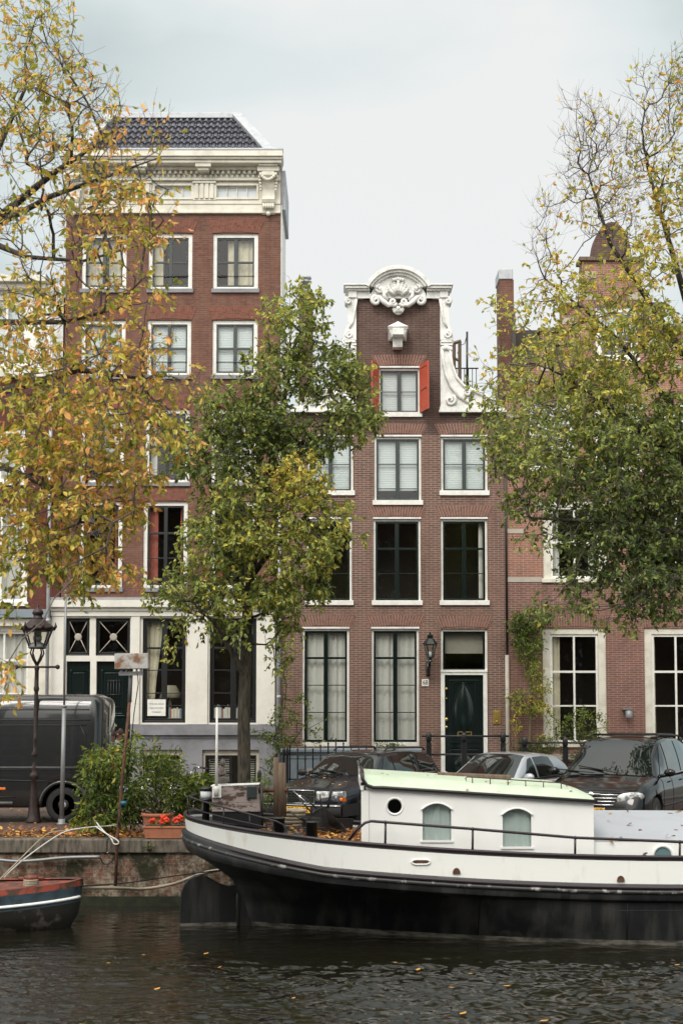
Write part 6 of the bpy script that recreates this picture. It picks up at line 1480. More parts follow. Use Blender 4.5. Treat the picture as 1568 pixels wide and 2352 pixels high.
# ---------------------------------------------------------------- man behind the van
M['skin'] = paint('skin', (.46, .24, .17), .55, bmp=0, amt=.2); M['hair'] = paint('brown_hair', (.055, .028, .018), .8, sc_=40, amt=.6); M['jacket'] = paint('green_white_jacket', (.55, .62, .40), .8, col2=(.10, .14, .08), amt=.9, sc_=9, edge=(.48, .52)); M['trousers'] = paint('dark_trousers', (.03, .035, .045), .9); M['collar'] = paint('pale_collar', (.6, .62, .65), .9)
pY = 31.2; hz = P(275, 1672, pY).z; k_ = hz/1.86
PR = thing('person', 'man with short brown hair and pale patterned jacket looking down behind the grey van', 'person', (P(264, 1700, pY).x, pY, 0)); o_ = Vector((P(264, 1700, pY).x, pY, 0))
def skinbody(verts, edges, name, mat_, parent, sub=2, root=0):
    me = bpy.data.meshes.new(name); me.from_pydata([tuple(v[0]) for v in verts], edges, []); ob = bpy.data.objects.new(name, me); COL.objects.link(ob)
    md = ob.modifiers.new('skin', 'SKIN'); sv = me.skin_vertices[0].data if me.skin_vertices else None
    if sv is None:
        bm = bmesh.new(); bm.from_mesh(me); bm.verts.layers.skin.verify(); bm.to_mesh(me); bm.free(); sv = me.skin_vertices[0].data
    for i, v in enumerate(verts): r_ = v[1]; sv[i].radius = r_ if isinstance(r_, tuple) else (r_, r_); sv[i].use_root = (i == root)
    md.use_smooth_shade = True; sb = ob.modifiers.new('sub', 'SUBSURF'); sb.levels = sub; sb.render_levels = sub
    me.materials.append(mat_); ob.parent = parent; return ob
# body facing +x (to the right in the picture), head bent down; one continuous skinned figure
bv = [((0,0,.98), (.12,.16)), ((.0,0,1.18), (.11,.15)), ((.01,0,1.38), (.12,.18)), ((.03,0,1.50), (.07,.09)), ((.07,0,1.58), (.055,.055)), ((.10,0,1.66), (.075,.07)), ((.12,0,1.75), (.09,.075)), ((.11,0,1.82), (.07,.06)),
      ((.0,-.11,.92), (.09,.09)), ((.04,-.11,.50), (.06,.06)), ((.0,-.11,.10), (.045,.045)), ((.15,-.11,.04), (.04,.045)),
      ((.0,.11,.92), (.09,.09)), ((.0,.11,.50), (.06,.06)), ((-.06,.11,.10), (.045,.045)), ((.09,.11,.04), (.04,.045)),
      ((.01,-.20,1.44), (.06,.06)), ((.05,-.25,1.18), (.045,.045)), ((.25,-.20,1.08), (.035,.035)), ((.33,-.18,1.06), (.03,.02)),
      ((.01,.20,1.44), (.06,.06)), ((.05,.25,1.18), (.045,.045)), ((.25,.20,1.08), (.035,.035)), ((.33,.18,1.06), (.03,.02))]
be = [(0,1),(1,2),(2,3),(3,4),(4,5),(5,6),(6,7),(0,8),(8,9),(9,10),(10,11),(0,12),(12,13),(13,14),(14,15),(2,16),(16,17),(17,18),(18,19),(2,20),(20,21),(21,22),(22,23)]
fi = len(bv)
for base, s_ in ((19, -1), (23, 1)):
    for j, (dy, ln_) in enumerate(((-.03, .07), (-.01, .085), (.01, .08), (.03, .06))):
        b0 = bv[base][0]; bv.append(((b0[0]+.05, b0[1]+dy, b0[2]-.01), (.009,.009))); bv.append(((b0[0]+.05+ln_*.6, b0[1]+dy, b0[2]-.03), (.008,.008))); be += [(base, len(bv)-2), (len(bv)-2, len(bv)-1)]
    bv.append(((b0[0]+.02, b0[1]-s_*.045, b0[2]+.0), (.011,.011))); be.append((base, len(bv)-1))
PR.scale = (k_, k_, k_)
skinbody(bv, be, 'body', M['skin'], PR, 1)
jv = [((0,0,.90), (.135,.175)), ((.0,0,1.18), (.135,.175)), ((.01,0,1.38), (.145,.20)), ((.02,0,1.50), (.09,.12)), ((.01,-.22,1.43), (.085,.085)), ((.05,-.27,1.18), (.065,.065)), ((.23,-.21,1.09), (.05,.05)), ((.01,.22,1.43), (.085,.085)), ((.05,.27,1.18), (.065,.065)), ((.23,.21,1.09), (.05,.05))]
skinbody(jv, [(0,1),(1,2),(2,3),(2,4),(4,5),(5,6),(2,7),(7,8),(8,9)], 'jacket', M['jacket'], PR, 2)
tv = [((0,0,.95), (.13,.17)), ((.0,-.11,.88), (.105,.105)), ((.04,-.11,.50), (.08,.08)), ((.0,-.11,.10), (.07,.07)), ((.0,.11,.88), (.105,.105)), ((.0,.11,.50), (.08,.08)), ((-.06,.11,.10), (.07,.07))]
skinbody(tv, [(0,1),(1,2),(2,3),(0,4),(4,5),(5,6)], 'trousers', M['trousers'], PR, 2)
ORG[PR.name] = Vector()
for s_, x_ in ((-1, .0), (1, -.06)):
    g = MB(); g.grid(lambda u, v: (x_+.09+.15*math.cos(2*math.pi*u)*math.cos(v*1.5), s_*.11+.055*math.sin(2*math.pi*u)*math.cos(v*1.5), .0+.10*math.sin(v*1.5)), 16, 5); g.build('shoe', M['black'], PR)
g = MB()
for s_ in (-1, 1): g.ball((.10-.02, s_*.082, 1.715), .026, 8, sz=(.9, .5, 1.3)); 
g.ball((.208, 0, 1.70), .02, 8, sz=(1, .8, 1.3)); g.ball((.19, 0, 1.655), .018, 8, sz=(.8, 1.3, .6)); g.build('ears_and_nose', M['skin'], PR)
g = MB(); g.grid(lambda u, v: (.085+.115*math.cos(2*math.pi*u)*math.cos((v-.1)*1.6), .088*math.sin(2*math.pi*u)*math.cos((v-.1)*1.6), 1.745+.115*math.sin((v-.1)*1.6)+.03*math.cos(2*math.pi*u)-.03), 24, 8); g.build('hair', M['hair'], PR)
g = MB(); g.lathe([(.09, 0), (.075, .06), (.07, .08)], (.04, 0, 1.51), 16); g.build('collar', M['collar'], PR)
# ---------------------------------------------------------------- foliage tools
LEAFCOL = [(0, (.06, .10, .022)), (.3, (.14, .19, .035)), (.5, (.34, .37, .06)), (.66, (.70, .55, .11)), (.82, (.90, .47, .16)), (1, (.80, .32, .13))]
M['leaf'] = leafmat('elm_leaf', LEAFCOL)
M['leaf_dark'] = leafmat('elm_leaf_green', [(0, (.028, .05, .016)), (.12, (.075, .115, .034)), (.3, (.22, .28, .075)), (.5, (.40, .42, .10)), (.7, (.68, .56, .10)), (.85, (.78, .48, .09)), (1, (.7, .28, .08))])
M['leaf_bush'] = leafmat('bush_leaf', [(0, (.022, .048, .012)), (.35, (.095, .16, .03)), (.7, (.30, .34, .055)), (1, (.75, .52, .07))], transl=.3)
M['litter'] = leafmat('fallen_leaf', [(0, (.10, .04, .02)), (.3, (.22, .085, .03)), (.6, (.45, .17, .05)), (1, (.65, .38, .08))], transl=.1, rough=.7)
def tubes_np(A, B, ra, rb, n=5, mats=None, name='branches', mat_=None, parent=None, origin=(0,0,0)):
    A = np.asarray(A, float); B = np.asarray(B, float); K = len(A); ra = np.asarray(ra, float); rb = np.asarray(rb, float)
    d = B-A; L_ = np.linalg.norm(d, axis=1, keepdims=True)+1e-9; d = d/L_
    ref = np.where(np.abs(d[:, 2:3]) < .9, np.array([[0, 0, 1.]]), np.array([[1., 0, 0]]))
    a = ref-d*(ref*d).sum(1, keepdims=True); a /= np.linalg.norm(a, axis=1, keepdims=True); b = np.cross(d, a)
    th = np.arange(n)*2*math.pi/n; c, s = np.cos(th), np.sin(th)
    off = a[:, None, :]*c[None, :, None]+b[:, None, :]*s[None, :, None]
    V1 = A[:, None, :]+off*ra[:, None, None]; V2 = B[:, None, :]+off*rb[:, None, None]
    V_ = np.concatenate([V1, V2], axis=1).reshape(-1, 3)-np.array(origin)
    k = np.arange(n); q_ = np.stack([k, (k+1) % n, (k+1) % n+n, k+n], 1); F = (np.arange(K)[:, None, None]*2*n+q_[None]).reshape(-1, 4)
    return np_mesh(name, V_, F, 4, mat_, parent, smooth=True)
def np_mesh(name, V_, F, nv, mat_, parent, smooth=False, tint=None):
    me = bpy.data.meshes.new(name); me.vertices.add(len(V_)); me.vertices.foreach_set('co', V_.astype(np.float32).ravel())
    me.loops.add(F.size); me.loops.foreach_set('vertex_index', F.astype(np.int32).ravel())
    me.polygons.add(len(F)); me.polygons.foreach_set('loop_start', (np.arange(len(F))*nv).astype(np.int32)); me.polygons.foreach_set('loop_total', np.full(len(F), nv, np.int32))
    me.update(calc_edges=True)
    me.polygons.foreach_set('use_smooth', np.full(len(F), smooth))
    if tint is not None: at = me.attributes.new('tint', 'FLOAT', 'POINT'); at.data.foreach_set('value', tint.astype(np.float32))
    me.materials.append(mat_); o = bpy.data.objects.new(name, me); COL.objects.link(o)
    if parent: o.parent = parent
    return o
def leaves_np(name, Pn, D, size, tint, mat_, parent, origin=(0,0,0), asp=.5, fold=.25, r_=rng, curl=.15):
    """Pn base points, D direction to tip; each leaf is a folded pointed oval"""
    K = len(Pn); D = D/(np.linalg.norm(D, axis=1, keepdims=True)+1e-9)
    ref = r_.normal(size=(K, 3)); S_ = np.cross(D, ref); S_ /= np.linalg.norm(S_, axis=1, keepdims=True)+1e-9; Nn = np.cross(S_, D)
    sz = size*np.exp(r_.normal(0, .2, K)) if np.isscalar(size) else size
    sz = sz[:, None]; w_ = sz*asp*.5
    base = Pn; tip = Pn+D*sz-Nn*sz*curl
    L1 = Pn+D*sz*.28+S_*w_*.9+Nn*w_*fold; L2 = Pn+D*sz*.62+S_*w_*.85+Nn*w_*fold; R1 = Pn+D*sz*.28-S_*w_*.9+Nn*w_*fold; R2 = Pn+D*sz*.62-S_*w_*.85+Nn*w_*fold
    V_ = np.stack([base, L1, L2, tip, R2, R1], 1).reshape(-1, 3)-np.array(origin)
    q_ = np.array([[0, 3, 2, 1], [0, 5, 4, 3]]); F = (np.arange(K)[:, None, None]*6+q_[None]).reshape(-1, 4)
    return np_mesh(name, V_, F, 4, mat_, parent, tint=np.repeat(tint, 6))
def sample_clumps(clumps, Y0, dY, r_):
    pts, leaf, tn = [], [], []
    for c in clumps:
        x, y, rx, ry, n, lf, tt = c[:7]; Yo = c[7] if len(c) > 7 else 0
        for _ in range(n):
            while True:
                u = r_.uniform(-1, 1, 3)
                if (u**2).sum() < 1: break
            dpt = min(dY, rx/115*1.25); p_ = P(x+rx*u[0], y+ry*u[1], Y0+Yo+dpt*u[2]); pts.append(tuple(p_)); leaf.append(lf); tn.append(tt)
    return np.array(pts), np.array(leaf), np.array(tn)
def grow(nodes, par, rad0, targets, bf=.35):
    """attach each target to the tree so that it stays near both the node and the root"""
    N0 = len(nodes); n = N0+len(targets)*2; X = np.zeros((n, 3)); X[:N0] = nodes; pr = [-1]*n; pl = np.zeros(n)
    for i in range(N0): pr[i] = par[i]; pl[i] = 0 if par[i] < 0 else pl[par[i]]*1+.2*np.linalg.norm(X[i]-X[par[i]])
    cnt = N0; root = X[:N0].mean(0); order = np.argsort(np.min(np.linalg.norm(targets[:, None]-X[None, :N0], axis=2), axis=1)); tid = {}
    for t_ in order:
        p_ = targets[t_]; d = np.linalg.norm(X[:cnt]-p_, axis=1); j = int(np.argmin(d+bf*pl[:cnt])); dj = d[j]
        if dj > .45:
            m_ = (X[j]+p_)/2+rng.normal(0, .05, 3)*dj+np.array([0, 0, .05*dj]); X[cnt] = m_; pr[cnt] = j; pl[cnt] = pl[j]+dj/2; j = cnt; cnt += 1
        X[cnt] = p_; pr[cnt] = j; pl[cnt] = pl[j]+np.linalg.norm(p_-X[j]); tid[cnt] = t_; cnt += 1
    return X[:cnt], pr[:cnt], tid
def tree(name, label, cat, base, skeleton, clumps, Y0, dY, lsize, leafm, ltw=5, bf=.35, tw_len=.3, droop=.35, r_tip=.004, group=None, barkm='bark', asp=.52, twigm='twig', up=0, tjit=.14, pipe=2.3, maxr=.2, seed=1, ntw=3):
    r_ = np.random.default_rng(seed); t = thing(name, label, cat, base, group); o_ = tuple(base)
    nodes, par, rads = [], [], []
    for line in skeleton:      # each: list of (x,y,z,r), first may join the nearest existing node
        prev = -1
        if nodes: prev = int(np.argmin(np.linalg.norm(np.array(nodes)-np.array(line[0][:3]), axis=1)))
        for i in range(len(line)-1):
            a, b_ = np.array(line[i]), np.array(line[i+1]); n = max(1, int(np.linalg.norm((b_-a)[:3])/.35))
            for k in range(n + (1 if i == len(line)-2 else 0)):
                q_ = a+(b_-a)*k/n; nodes.append(q_[:3]); par.append(prev); rads.append(q_[3]); prev = len(nodes)-1
    N0 = len(nodes); T, lf, tn = sample_clumps(clumps, Y0, dY, r_)
    X, pr, tid = grow(np.array(nodes), par, rads, T, bf); n = len(X)
    acc = np.full(n, r_tip**pipe)
    ch = np.zeros(n, int)
    order = list(range(n-1, -1, -1))
    for i in order:
        if pr[i] >= 0: acc[pr[i]] += acc[i]; ch[pr[i]] += 1
    rad = acc**(1/pipe); rad = np.minimum(rad, maxr)
    for i in range(N0): rad[i] = rads[i]
    E = [i for i in range(n) if pr[i] >= 0]
    A = X[[pr[i] for i in E]]; B = X[E]; ra = np.array([min(rad[pr[i]], rad[i]*1.5) if i >= N0 else rad[pr[i]] for i in E]); rb = rad[E]
    Lx = np.linalg.norm(B-A, axis=1, keepdims=True); mid = (A+B)/2+r_.normal(0, .05, A.shape)*Lx*(np.array(E)[:, None] >= N0); 
    A2 = np.concatenate([A, mid]); B2 = np.concatenate([mid, B]); rm_ = (ra+rb)/2; R1 = np.concatenate([ra, rm_]); R2 = np.concatenate([rm_, rb])
    thick = R1 > .018
    tubes_np(A2[thick], B2[thick]+(B2-A2)[thick]*.04, R1[thick], R2[thick], 10, name='trunk', mat_=M[barkm], parent=t, origin=o_)
    # terminal twigs
    ids = [i for i in tid]; 
    TA, TB, LP, LD, LT = [], [], [], [], []
    for i in ids:
        k = ntw; p_ = X[i]; dirp = X[i]-X[pr[i]]; dirp = dirp/(np.linalg.norm(dirp)+1e-9); L_ = lf[tid[i]]; tt = tn[tid[i]]
        for _ in range(k):
            d = dirp*.6+r_.normal(0, .6, 3)+np.array([0, 0, up if L_ < .3 else -.1]); d /= np.linalg.norm(d); ln = tw_len*r_.uniform(.5, 1.3)*(1.3 if L_ < .3 else 1)
            m_ = p_+d*ln*.5; d2 = d+r_.normal(0, .25, 3)+np.array([0, 0, -.25 if L_ > .3 else .2]); d2 /= np.linalg.norm(d2); e_ = m_+d2*ln*.5
            TA += [p_, m_]; TB += [m_, e_]
            nl = r_.poisson(ltw*L_)
            if nl:
                s_ = r_.uniform(0, 1, nl)[:, None]; pos = np.where(s_ < .5, p_+(m_-p_)*s_*2, m_+(e_-m_)*(s_*2-1)); dd = d2*.5+r_.normal(0, .55, (nl, 3))+np.array([0, 0, -droop])
                LP.append(pos); LD.append(dd); LT.append(np.clip(tt+r_.normal(0, tjit, nl)+r_.normal(0, .06), 0, 1))
    th_ = ~thick; TA = np.array(TA); TB = np.array(TB); z_ = len(TA); rr1 = np.where(np.arange(z_) % 2 == 0, r_tip*.8, r_tip*.6); rr2 = np.where(np.arange(z_) % 2 == 0, r_tip*.6, r_tip*.35)
    tubes_np(np.concatenate([A2[th_], TA]), np.concatenate([B2[th_], TB]), np.concatenate([R1[th_], rr1]), np.concatenate([R2[th_], rr2]), 4, name='branches', mat_=M[twigm], parent=t, origin=o_)
    if LP:
        LP = np.concatenate(LP); leaves_np('crown', LP, np.concatenate(LD), lsize, np.concatenate(LT), M[leafm], t, o_, asp=asp, r_=r_)
        print(name, 'leaves', len(LP), 'nodes', n)
    return t
def W3(x, y, Y, r): p_ = P(x, y, Y); return (p_.x, p_.y, p_.z, r)
# ---------------------------------------------------------------- centre elm
Yt = 28.3; b_ = G(560, 1888)
sk = [[W3(562, 1893, Yt, .17), W3(561, 1840, Yt, .135), W3(560, 1650, Yt, .122), W3(566, 1480, Yt, .112), W3(570, 1360, Yt, .10), W3(590, 1220, Yt, .095), W3(620, 1080, Yt, .07), W3(650, 930, Yt+.2, .05), W3(680, 780, Yt+.2, .03)],
      [W3(566, 1560, Yt, .08), W3(540, 1510, Yt-.2, .06), W3(500, 1440, Yt-.5, .035), W3(440, 1380, Yt-.8, .02)],
      [W3(572, 1380, Yt, .08), W3(530, 1280, Yt, .05), W3(490, 1150, Yt, .035), W3(470, 1040, Yt-.2, .02)],
      [W3(580, 1320, Yt, .07), W3(640, 1240, Yt-.5, .045), W3(730, 1160, Yt-1, .025)],
      [W3(620, 1090, Yt, .06), W3(700, 1010, Yt-.2, .035), W3(800, 930, Yt-.4, .02)],
      [W3(600, 1180, Yt, .06), W3(590, 1020, Yt+.3, .035), W3(580, 880, Yt+.3, .02)]]
cl = [(668, 712, 75, 68, 70, .8, .42), (720, 745, 48, 60, 30, .8, .3), (735, 850, 88, 78, 130, .9, .24), (808, 880, 48, 55, 30, .75, .3), (842, 950, 34, 45, 20, .75, .32, -.3), (830, 870, 30, 40, 12, .7, .5, -.2), (810, 955, 62, 50, 50, .8, .28, -.5), (625, 850, 75, 75, 80, .85, .32), (600, 960, 95, 65, 120, 1, .2),
      (525, 930, 70, 70, 60, .85, .3), (475, 1040, 88, 78, 110, 1, .22), (640, 1020, 105, 62, 110, 1, .15), (745, 1000, 80, 50, 60, .9, .2), (560, 1130, 110, 75, 130, 1, .36), (680, 1095, 80, 62, 80, .95, .58, -.6), (715, 1180, 90, 60, 90, 1, .48, -.6),
      (690, 1265, 98, 60, 100, 1, .43, -.5), (500, 1240, 100, 70, 120, 1, .34), (590, 1230, 80, 60, 70, 1, .46, -.4), (425, 1350, 90, 42, 70, .95, .3), (540, 1360, 105, 48, 100, 1, .4), (660, 1360, 90, 50, 80, .95, .34), (730, 1330, 45, 55, 25, .8, .3),
      (460, 1420, 70, 38, 26, .7, .36), (400, 1470, 38, 55, 10, .6, .45), (640, 1440, 55, 52, 32, .75, .36), (530, 1445, 60, 35, 26, .75, .32), (808, 1225, 38, 16, 9, .8, .45, -.8), (640, 1500, 24, 50, 10, .8, .34), (345, 1385, 22, 30, 6, .7, .4), (470, 940, 35, 45, 14, .7, .35)]
tree('elm_tree', 'green elm turning yellow standing between the van and the dark estate car', 'tree', (b_.x, Yt, 0), sk, cl, Yt-.2, 1.3, .098, 'leaf_dark', ltw=5.2, seed=5, tw_len=.26, droop=.45)
# ---------------------------------------------------------------- right elm
Yt = 25.9; bx_ = P(1790, 1700, Yt).x
sk = [[(bx_, Yt, 0, .26), (bx_, Yt, 2.0, .22), W3(1770, 1300, Yt, .19), W3(1700, 1050, Yt, .15), W3(1620, 850, Yt, .10), W3(1560, 640, Yt, .06), W3(1490, 400, Yt, .03)],
      [W3(1740, 1200, Yt, .12), W3(1600, 1080, Yt-.5, .07), W3(1440, 960, Yt-.8, .045), W3(1290, 860, Yt-1, .022)],
      [W3(1640, 920, Yt, .1), W3(1520, 740, Yt, .06), W3(1400, 560, Yt, .035), W3(1350, 400, Yt, .018)],
      [W3(1770, 1300, Yt, .12), W3(1600, 1230, Yt-.8, .06), W3(1400, 1200, Yt-1.2, .035), W3(1220, 1190, Yt-1.2, .02)],
      [W3(1700, 1050, Yt, .1), W3(1540, 930, Yt-.3, .05), W3(1400, 760, Yt-.4, .03), W3(1250, 640, Yt-.4, .018)],
      [W3(1770, 1330, Yt, .1), W3(1640, 1330, Yt-1, .05), W3(1480, 1330, Yt-1.3, .03)]]
cl = [(1325, 330, 55, 130, 75, 0.03, 0.68), (1400, 360, 80, 150, 150, 0.05, 0.68), (1500, 300, 75, 170, 130, 0.10, 0.70), (1555, 200, 30, 120, 50, 0.20, 0.63), (1390, 480, 110, 80, 110, 0.14, 0.68), (1540, 430, 60, 120, 110, 0.36, 0.63), (1245, 520, 45, 90, 36, 0.08, 0.68),
      (1480, 600, 100, 80, 90, 0.60, 0.63), (1260, 640, 60, 70, 30, 0.36, 0.63), (1340, 680, 90, 60, 75, 0.60, 0.58), (1180, 720, 70, 45, 28, 0.54, 0.60), (1450, 740, 110, 70, 120, 0.78, 0.53), (1290, 790, 110, 60, 70, 0.72, 0.53), (1300, 820, 100, 60, 50, 0.72, 0.50, 3.5), (1150, 830, 55, 30, 12, 0.60, 0.58), (1200, 880, 80, 50, 60, 0.84, 0.50, 3.2), (1110, 910, 45, 40, 14, 0.70, 0.42),
      (1400, 880, 120, 70, 160, 0.96, 0.46), (1530, 800, 60, 90, 80, 0.84, 0.50), (1270, 950, 120, 60, 60, 0.80, 0.38), (1260, 960, 110, 70, 90, 0.80, 0.36, 4), (1150, 990, 75, 50, 55, 0.75, 0.35), (1420, 1010, 130, 70, 190, 0.95, 0.28), (1540, 980, 60, 80, 90, 0.90, 0.30), (1250, 1060, 130, 60, 80, 0.85, 0.33), (1240, 1050, 120, 60, 80, 0.85, 0.30, 3.5), (1170, 1070, 60, 40, 30, 0.75, 0.38),
      (1400, 1120, 140, 70, 210, 1.00, 0.15), (1540, 1110, 70, 80, 110, 1.00, 0.17), (1240, 1150, 75, 45, 50, 0.80, 0.23), (1190, 1160, 30, 45, 12, 0.70, 0.33), (1390, 1230, 120, 55, 170, 1.00, 0.09), (1520, 1230, 80, 70, 130, 1.00, 0.09), (1230, 1235, 55, 20, 12, 0.70, 0.25, -.5), (1480, 1320, 120, 50, 150, 1.00, 0.09), (1340, 1330, 60, 40, 40, 0.80, 0.17), (1500, 1385, 90, 32, 60, 0.90, 0.15), (1300, 1400, 110, 26, 34, 0.70, 0.27), (1420, 1430, 60, 16, 12, 0.60, 0.35),
      (1420, 960, 120, 80, 90, 0.80, 0.22, 4.3), (1540, 1080, 90, 100, 110, 0.90, 0.16, 4.3), (1480, 1230, 90, 60, 80, 0.90, 0.07, 3.8),
      (1640, 900, 60, 200, 90, 0.80, 0.30), (1650, 1200, 70, 160, 90, 0.90, 0.15), (1640, 560, 60, 200, 50, 0.36, 0.58)]
tree('elm_tree', 'large elm at the right edge, green below and bare twigged on top', 'tree', (bx_, Yt, 0), sk, cl, Yt-.8, 2.2, .092, 'leaf_dark', ltw=4.6, seed=9, tw_len=.27, up=.6, twigm='twig_pale', r_tip=.0032, maxr=.15)
# ---------------------------------------------------------------- left autumn elm, its boughs reach over the canal
Yt = 25.5; bx_ = -7.9
sk = [[(bx_, Yt, 0, .3), (bx_, Yt-.1, 3, .26), (bx_-.1, Yt-.6, 5, .22), (bx_-.1, Yt-1.6, 7.5, .17), (bx_, Yt-2.5, 10.5, .12)],
      [(bx_-.1, Yt-.6, 5, .14), W3(-260, 950, 20.5, .09), W3(0, 900, 18, .055), W3(180, 850, 17, .035), W3(330, 870, 16.5, .016)],
      [(bx_-.1, Yt-1.2, 6.5, .14), W3(-250, 620, 20.5, .10), W3(-40, 530, 18.5, .06), W3(120, 400, 18, .04), W3(240, 320, 18, .018)],
      [(bx_, Yt-2, 9, .12), W3(-200, 460, 20, .07), W3(-20, 380, 18.5, .04), W3(60, 200, 18.5, .022)],
      [W3(-60, 545, 18.7, .05), W3(120, 450, 18.3, .035), W3(260, 400, 18, .02), W3(370, 360, 18, .01)],
      [W3(-200, 900, 20, .07), W3(-20, 1060, 17.5, .045), W3(140, 1130, 16.5, .03), W3(260, 1200, 16, .014)],
      [W3(-150, 800, 19.5, .06), W3(0, 740, 17.8, .04), W3(150, 740, 17, .028), W3(300, 700, 17, .012)],
      [W3(-60, 540, 18.7, .05), W3(60, 590, 18, .03), W3(190, 600, 17.5, .02), W3(330, 560, 17.5, .01)]]
cl = [(70, 60, 110, 75, 46, 0.34, .62), (130, 170, 110, 75, 55, 0.24, .64), (60, 250, 90, 90, 50, 0.38, .6), (210, 250, 75, 85, 46, 0.22, .72), (120, 350, 130, 75, 64, 0.24, .68), (240, 370, 75, 50, 27, 0.38, .7), (340, 330, 50, 60, 11, 0.26, .72), (300, 440, 90, 45, 34, 0.52, .66), (160, 470, 120, 45, 39, 0.30, .66), (40, 500, 70, 60, 22, 0.28, .6),
      (250, 540, 110, 45, 44, 0.50, .66), (120, 590, 90, 35, 18, 0.28, .62), (350, 520, 60, 60, 14, 0.37, .7), (60, 680, 90, 60, 38, 0.53, .64), (190, 690, 110, 60, 44, 0.43, .66), (320, 690, 70, 70, 24, 0.46, .68), (80, 800, 110, 70, 60, 0.56, .66), (230, 820, 110, 70, 62, 0.53, .70), (350, 800, 60, 70, 18, 0.37, .70), (350, 900, 75, 40, 30, 0.66, .68), (430, 870, 35, 55, 9, 0.31, .70),
      (80, 920, 110, 60, 56, 0.74, .60), (220, 940, 120, 60, 60, 0.74, .64), (340, 980, 85, 45, 36, 0.70, .60), (60, 1040, 100, 60, 52, 0.90, .60), (190, 1050, 110, 60, 58, 0.90, .68), (300, 1080, 80, 50, 36, 0.81, .66), (60, 1150, 100, 50, 40, 0.81, .62), (180, 1160, 110, 50, 46, 0.85, .70), (280, 1180, 60, 60, 24, 0.76, .70), (60, 1240, 90, 50, 32, 0.81, .60), (180, 1250, 90, 50, 34, 0.85, .64), (245, 1290, 75, 45, 22, 0.85, .74), (150, 1320, 70, 35, 20, 0.81, .5), (30, 1300, 60, 60, 14, 0.72, .55), (20, 1390, 30, 30, 4, 0.72, .5), (395, 1010, 55, 60, 12, 0.54, .68),
      (10, 1550, 24, 48, 7, 0.90, .66, -1), (-80, 400, 80, 400, 69, 0.30, .6, 1), (-90, 1000, 90, 300, 60, 0.72, .6, 1)]
tree('elm_tree', 'autumn elm with yellow and orange leaves hanging in from the left edge', 'tree', (bx_, Yt, 0), sk, cl, 16.6, 1.6, .083, 'leaf', ltw=4.9, seed=21, tw_len=.27, droop=.5, twigm='twig_pale', r_tip=.0032, maxr=.09, tjit=.13, ntw=3)

# elms on the near quay behind the viewer, copies of the ones in view, for the reflections in panes and paint
ELMS = [o for o in COL.objects if o.name.startswith('elm_tree')]
for src, x_, y_, rz_, lb in ((1, 9, -3.2, 0, 'right hand'), (1, -3.5, -4.2, 2.6, 'middle'), (2, -11, -3.5, 0, 'left hand')):
    dup(ELMS[src], (x_, y_, 0), (0, 0, rz_), 'elm on the near quay behind the viewer, '+lb+' of three')['group'] = 'elms on the near quay'
# ---------------------------------------------------------------- quay furniture
# street lamp with crown lantern
Yl = G(85, 1890).y; lp = P(78, 1890, Yl); lt = P(88, 1405, Yl)
LP_ = thing('street_lamp', 'ornate rust brown cast iron street lamp with crown lantern on the quay', 'street lamp', (lp.x, Yl, 0))
def lz(y): return P(80, y, Yl).z
tilt = (lt.x-lp.x)/lt.z
def lx(z): return lp.x+tilt*z
S_ = 1/P(80, 1890, Yl).z if False else 1
zb = [lz(v) for v in (1892, 1880, 1870, 1765, 1757, 1750, 1742, 1735, 1725, 1712, 1706, 1700, 1668, 1600, 1515, 1508, 1450)]
def lathe_t(g, prof, n=16):
    vs = []
    for r, z in prof:
        for k in range(n): a = 2*math.pi*k/n; vs.append((lx(z)+.45*r*math.cos(a), Yl+.45*r*math.sin(a), z))
    g.add(vs, [[i*n+k, i*n+(k+1) % n, (i+1)*n+(k+1) % n, (i+1)*n+k] for i in range(len(prof)-1) for k in range(n)]+[list(range(n))[::-1], list(range(len(vs)-n, len(vs)))], 0, True)
g = MB(); L_ = lambda y: max(0, lz(y))
lathe_t(g, [(.34, 0), (.34, .04), (.30, .08), (.23, L_(1850)), (.20, L_(1815)), (.20, L_(1790)), (.23, L_(1787)), (.25, L_(1783)), (.24, L_(1778)), (.17, L_(1772)), (.20, L_(1766)), (.18, L_(1760)), (.11, L_(1742)), (.17, L_(1736)), (.19, L_(1732)), (.13, L_(1724)), (.12, L_(1700)), (.13, L_(1698)), (.105, L_(1694)), (.095, L_(1600)), (.085, L_(1590)), (.12, L_(1585)), (.13, L_(1581)), (.10, L_(1576)), (.09, L_(1540)), (.115, L_(1536)), (.10, L_(1530)), (.06, L_(1526))], 18)
g.build('post', M['iron'], LP_)
g = MB(); zc_ = lz(1532)
g.tube([(lx(zc_)-.40, Yl, zc_), (lx(zc_)+.42, Yl, zc_)], .022, 8)
for s_ in (-1, 1): g.ball((lx(zc_)+s_*.42, Yl, zc_), .05, 8); 
for k in range(4):
    a = R(45+90*k); g.tube([(lx(lz(1528)), Yl, lz(1528)), (lx(lz(1515))+.09*math.cos(a), Yl+.09*math.sin(a), lz(1515)), (lx(lz(1500))+.16*math.cos(a), Yl+.16*math.sin(a), lz(1500)), (lx(lz(1490))+.13*math.cos(a), Yl+.13*math.sin(a), lz(1490)), (lx(lz(1487))+.155*math.cos(a), Yl+.155*math.sin(a), lz(1487))], [.03, .022, .018, .016, .014], 6)
g.build('ladder_bar', M['iron'], LP_)
g = MB(); zA, zB = lz(1488), lz(1448); cA, cB = lx(zA), lx(zB)
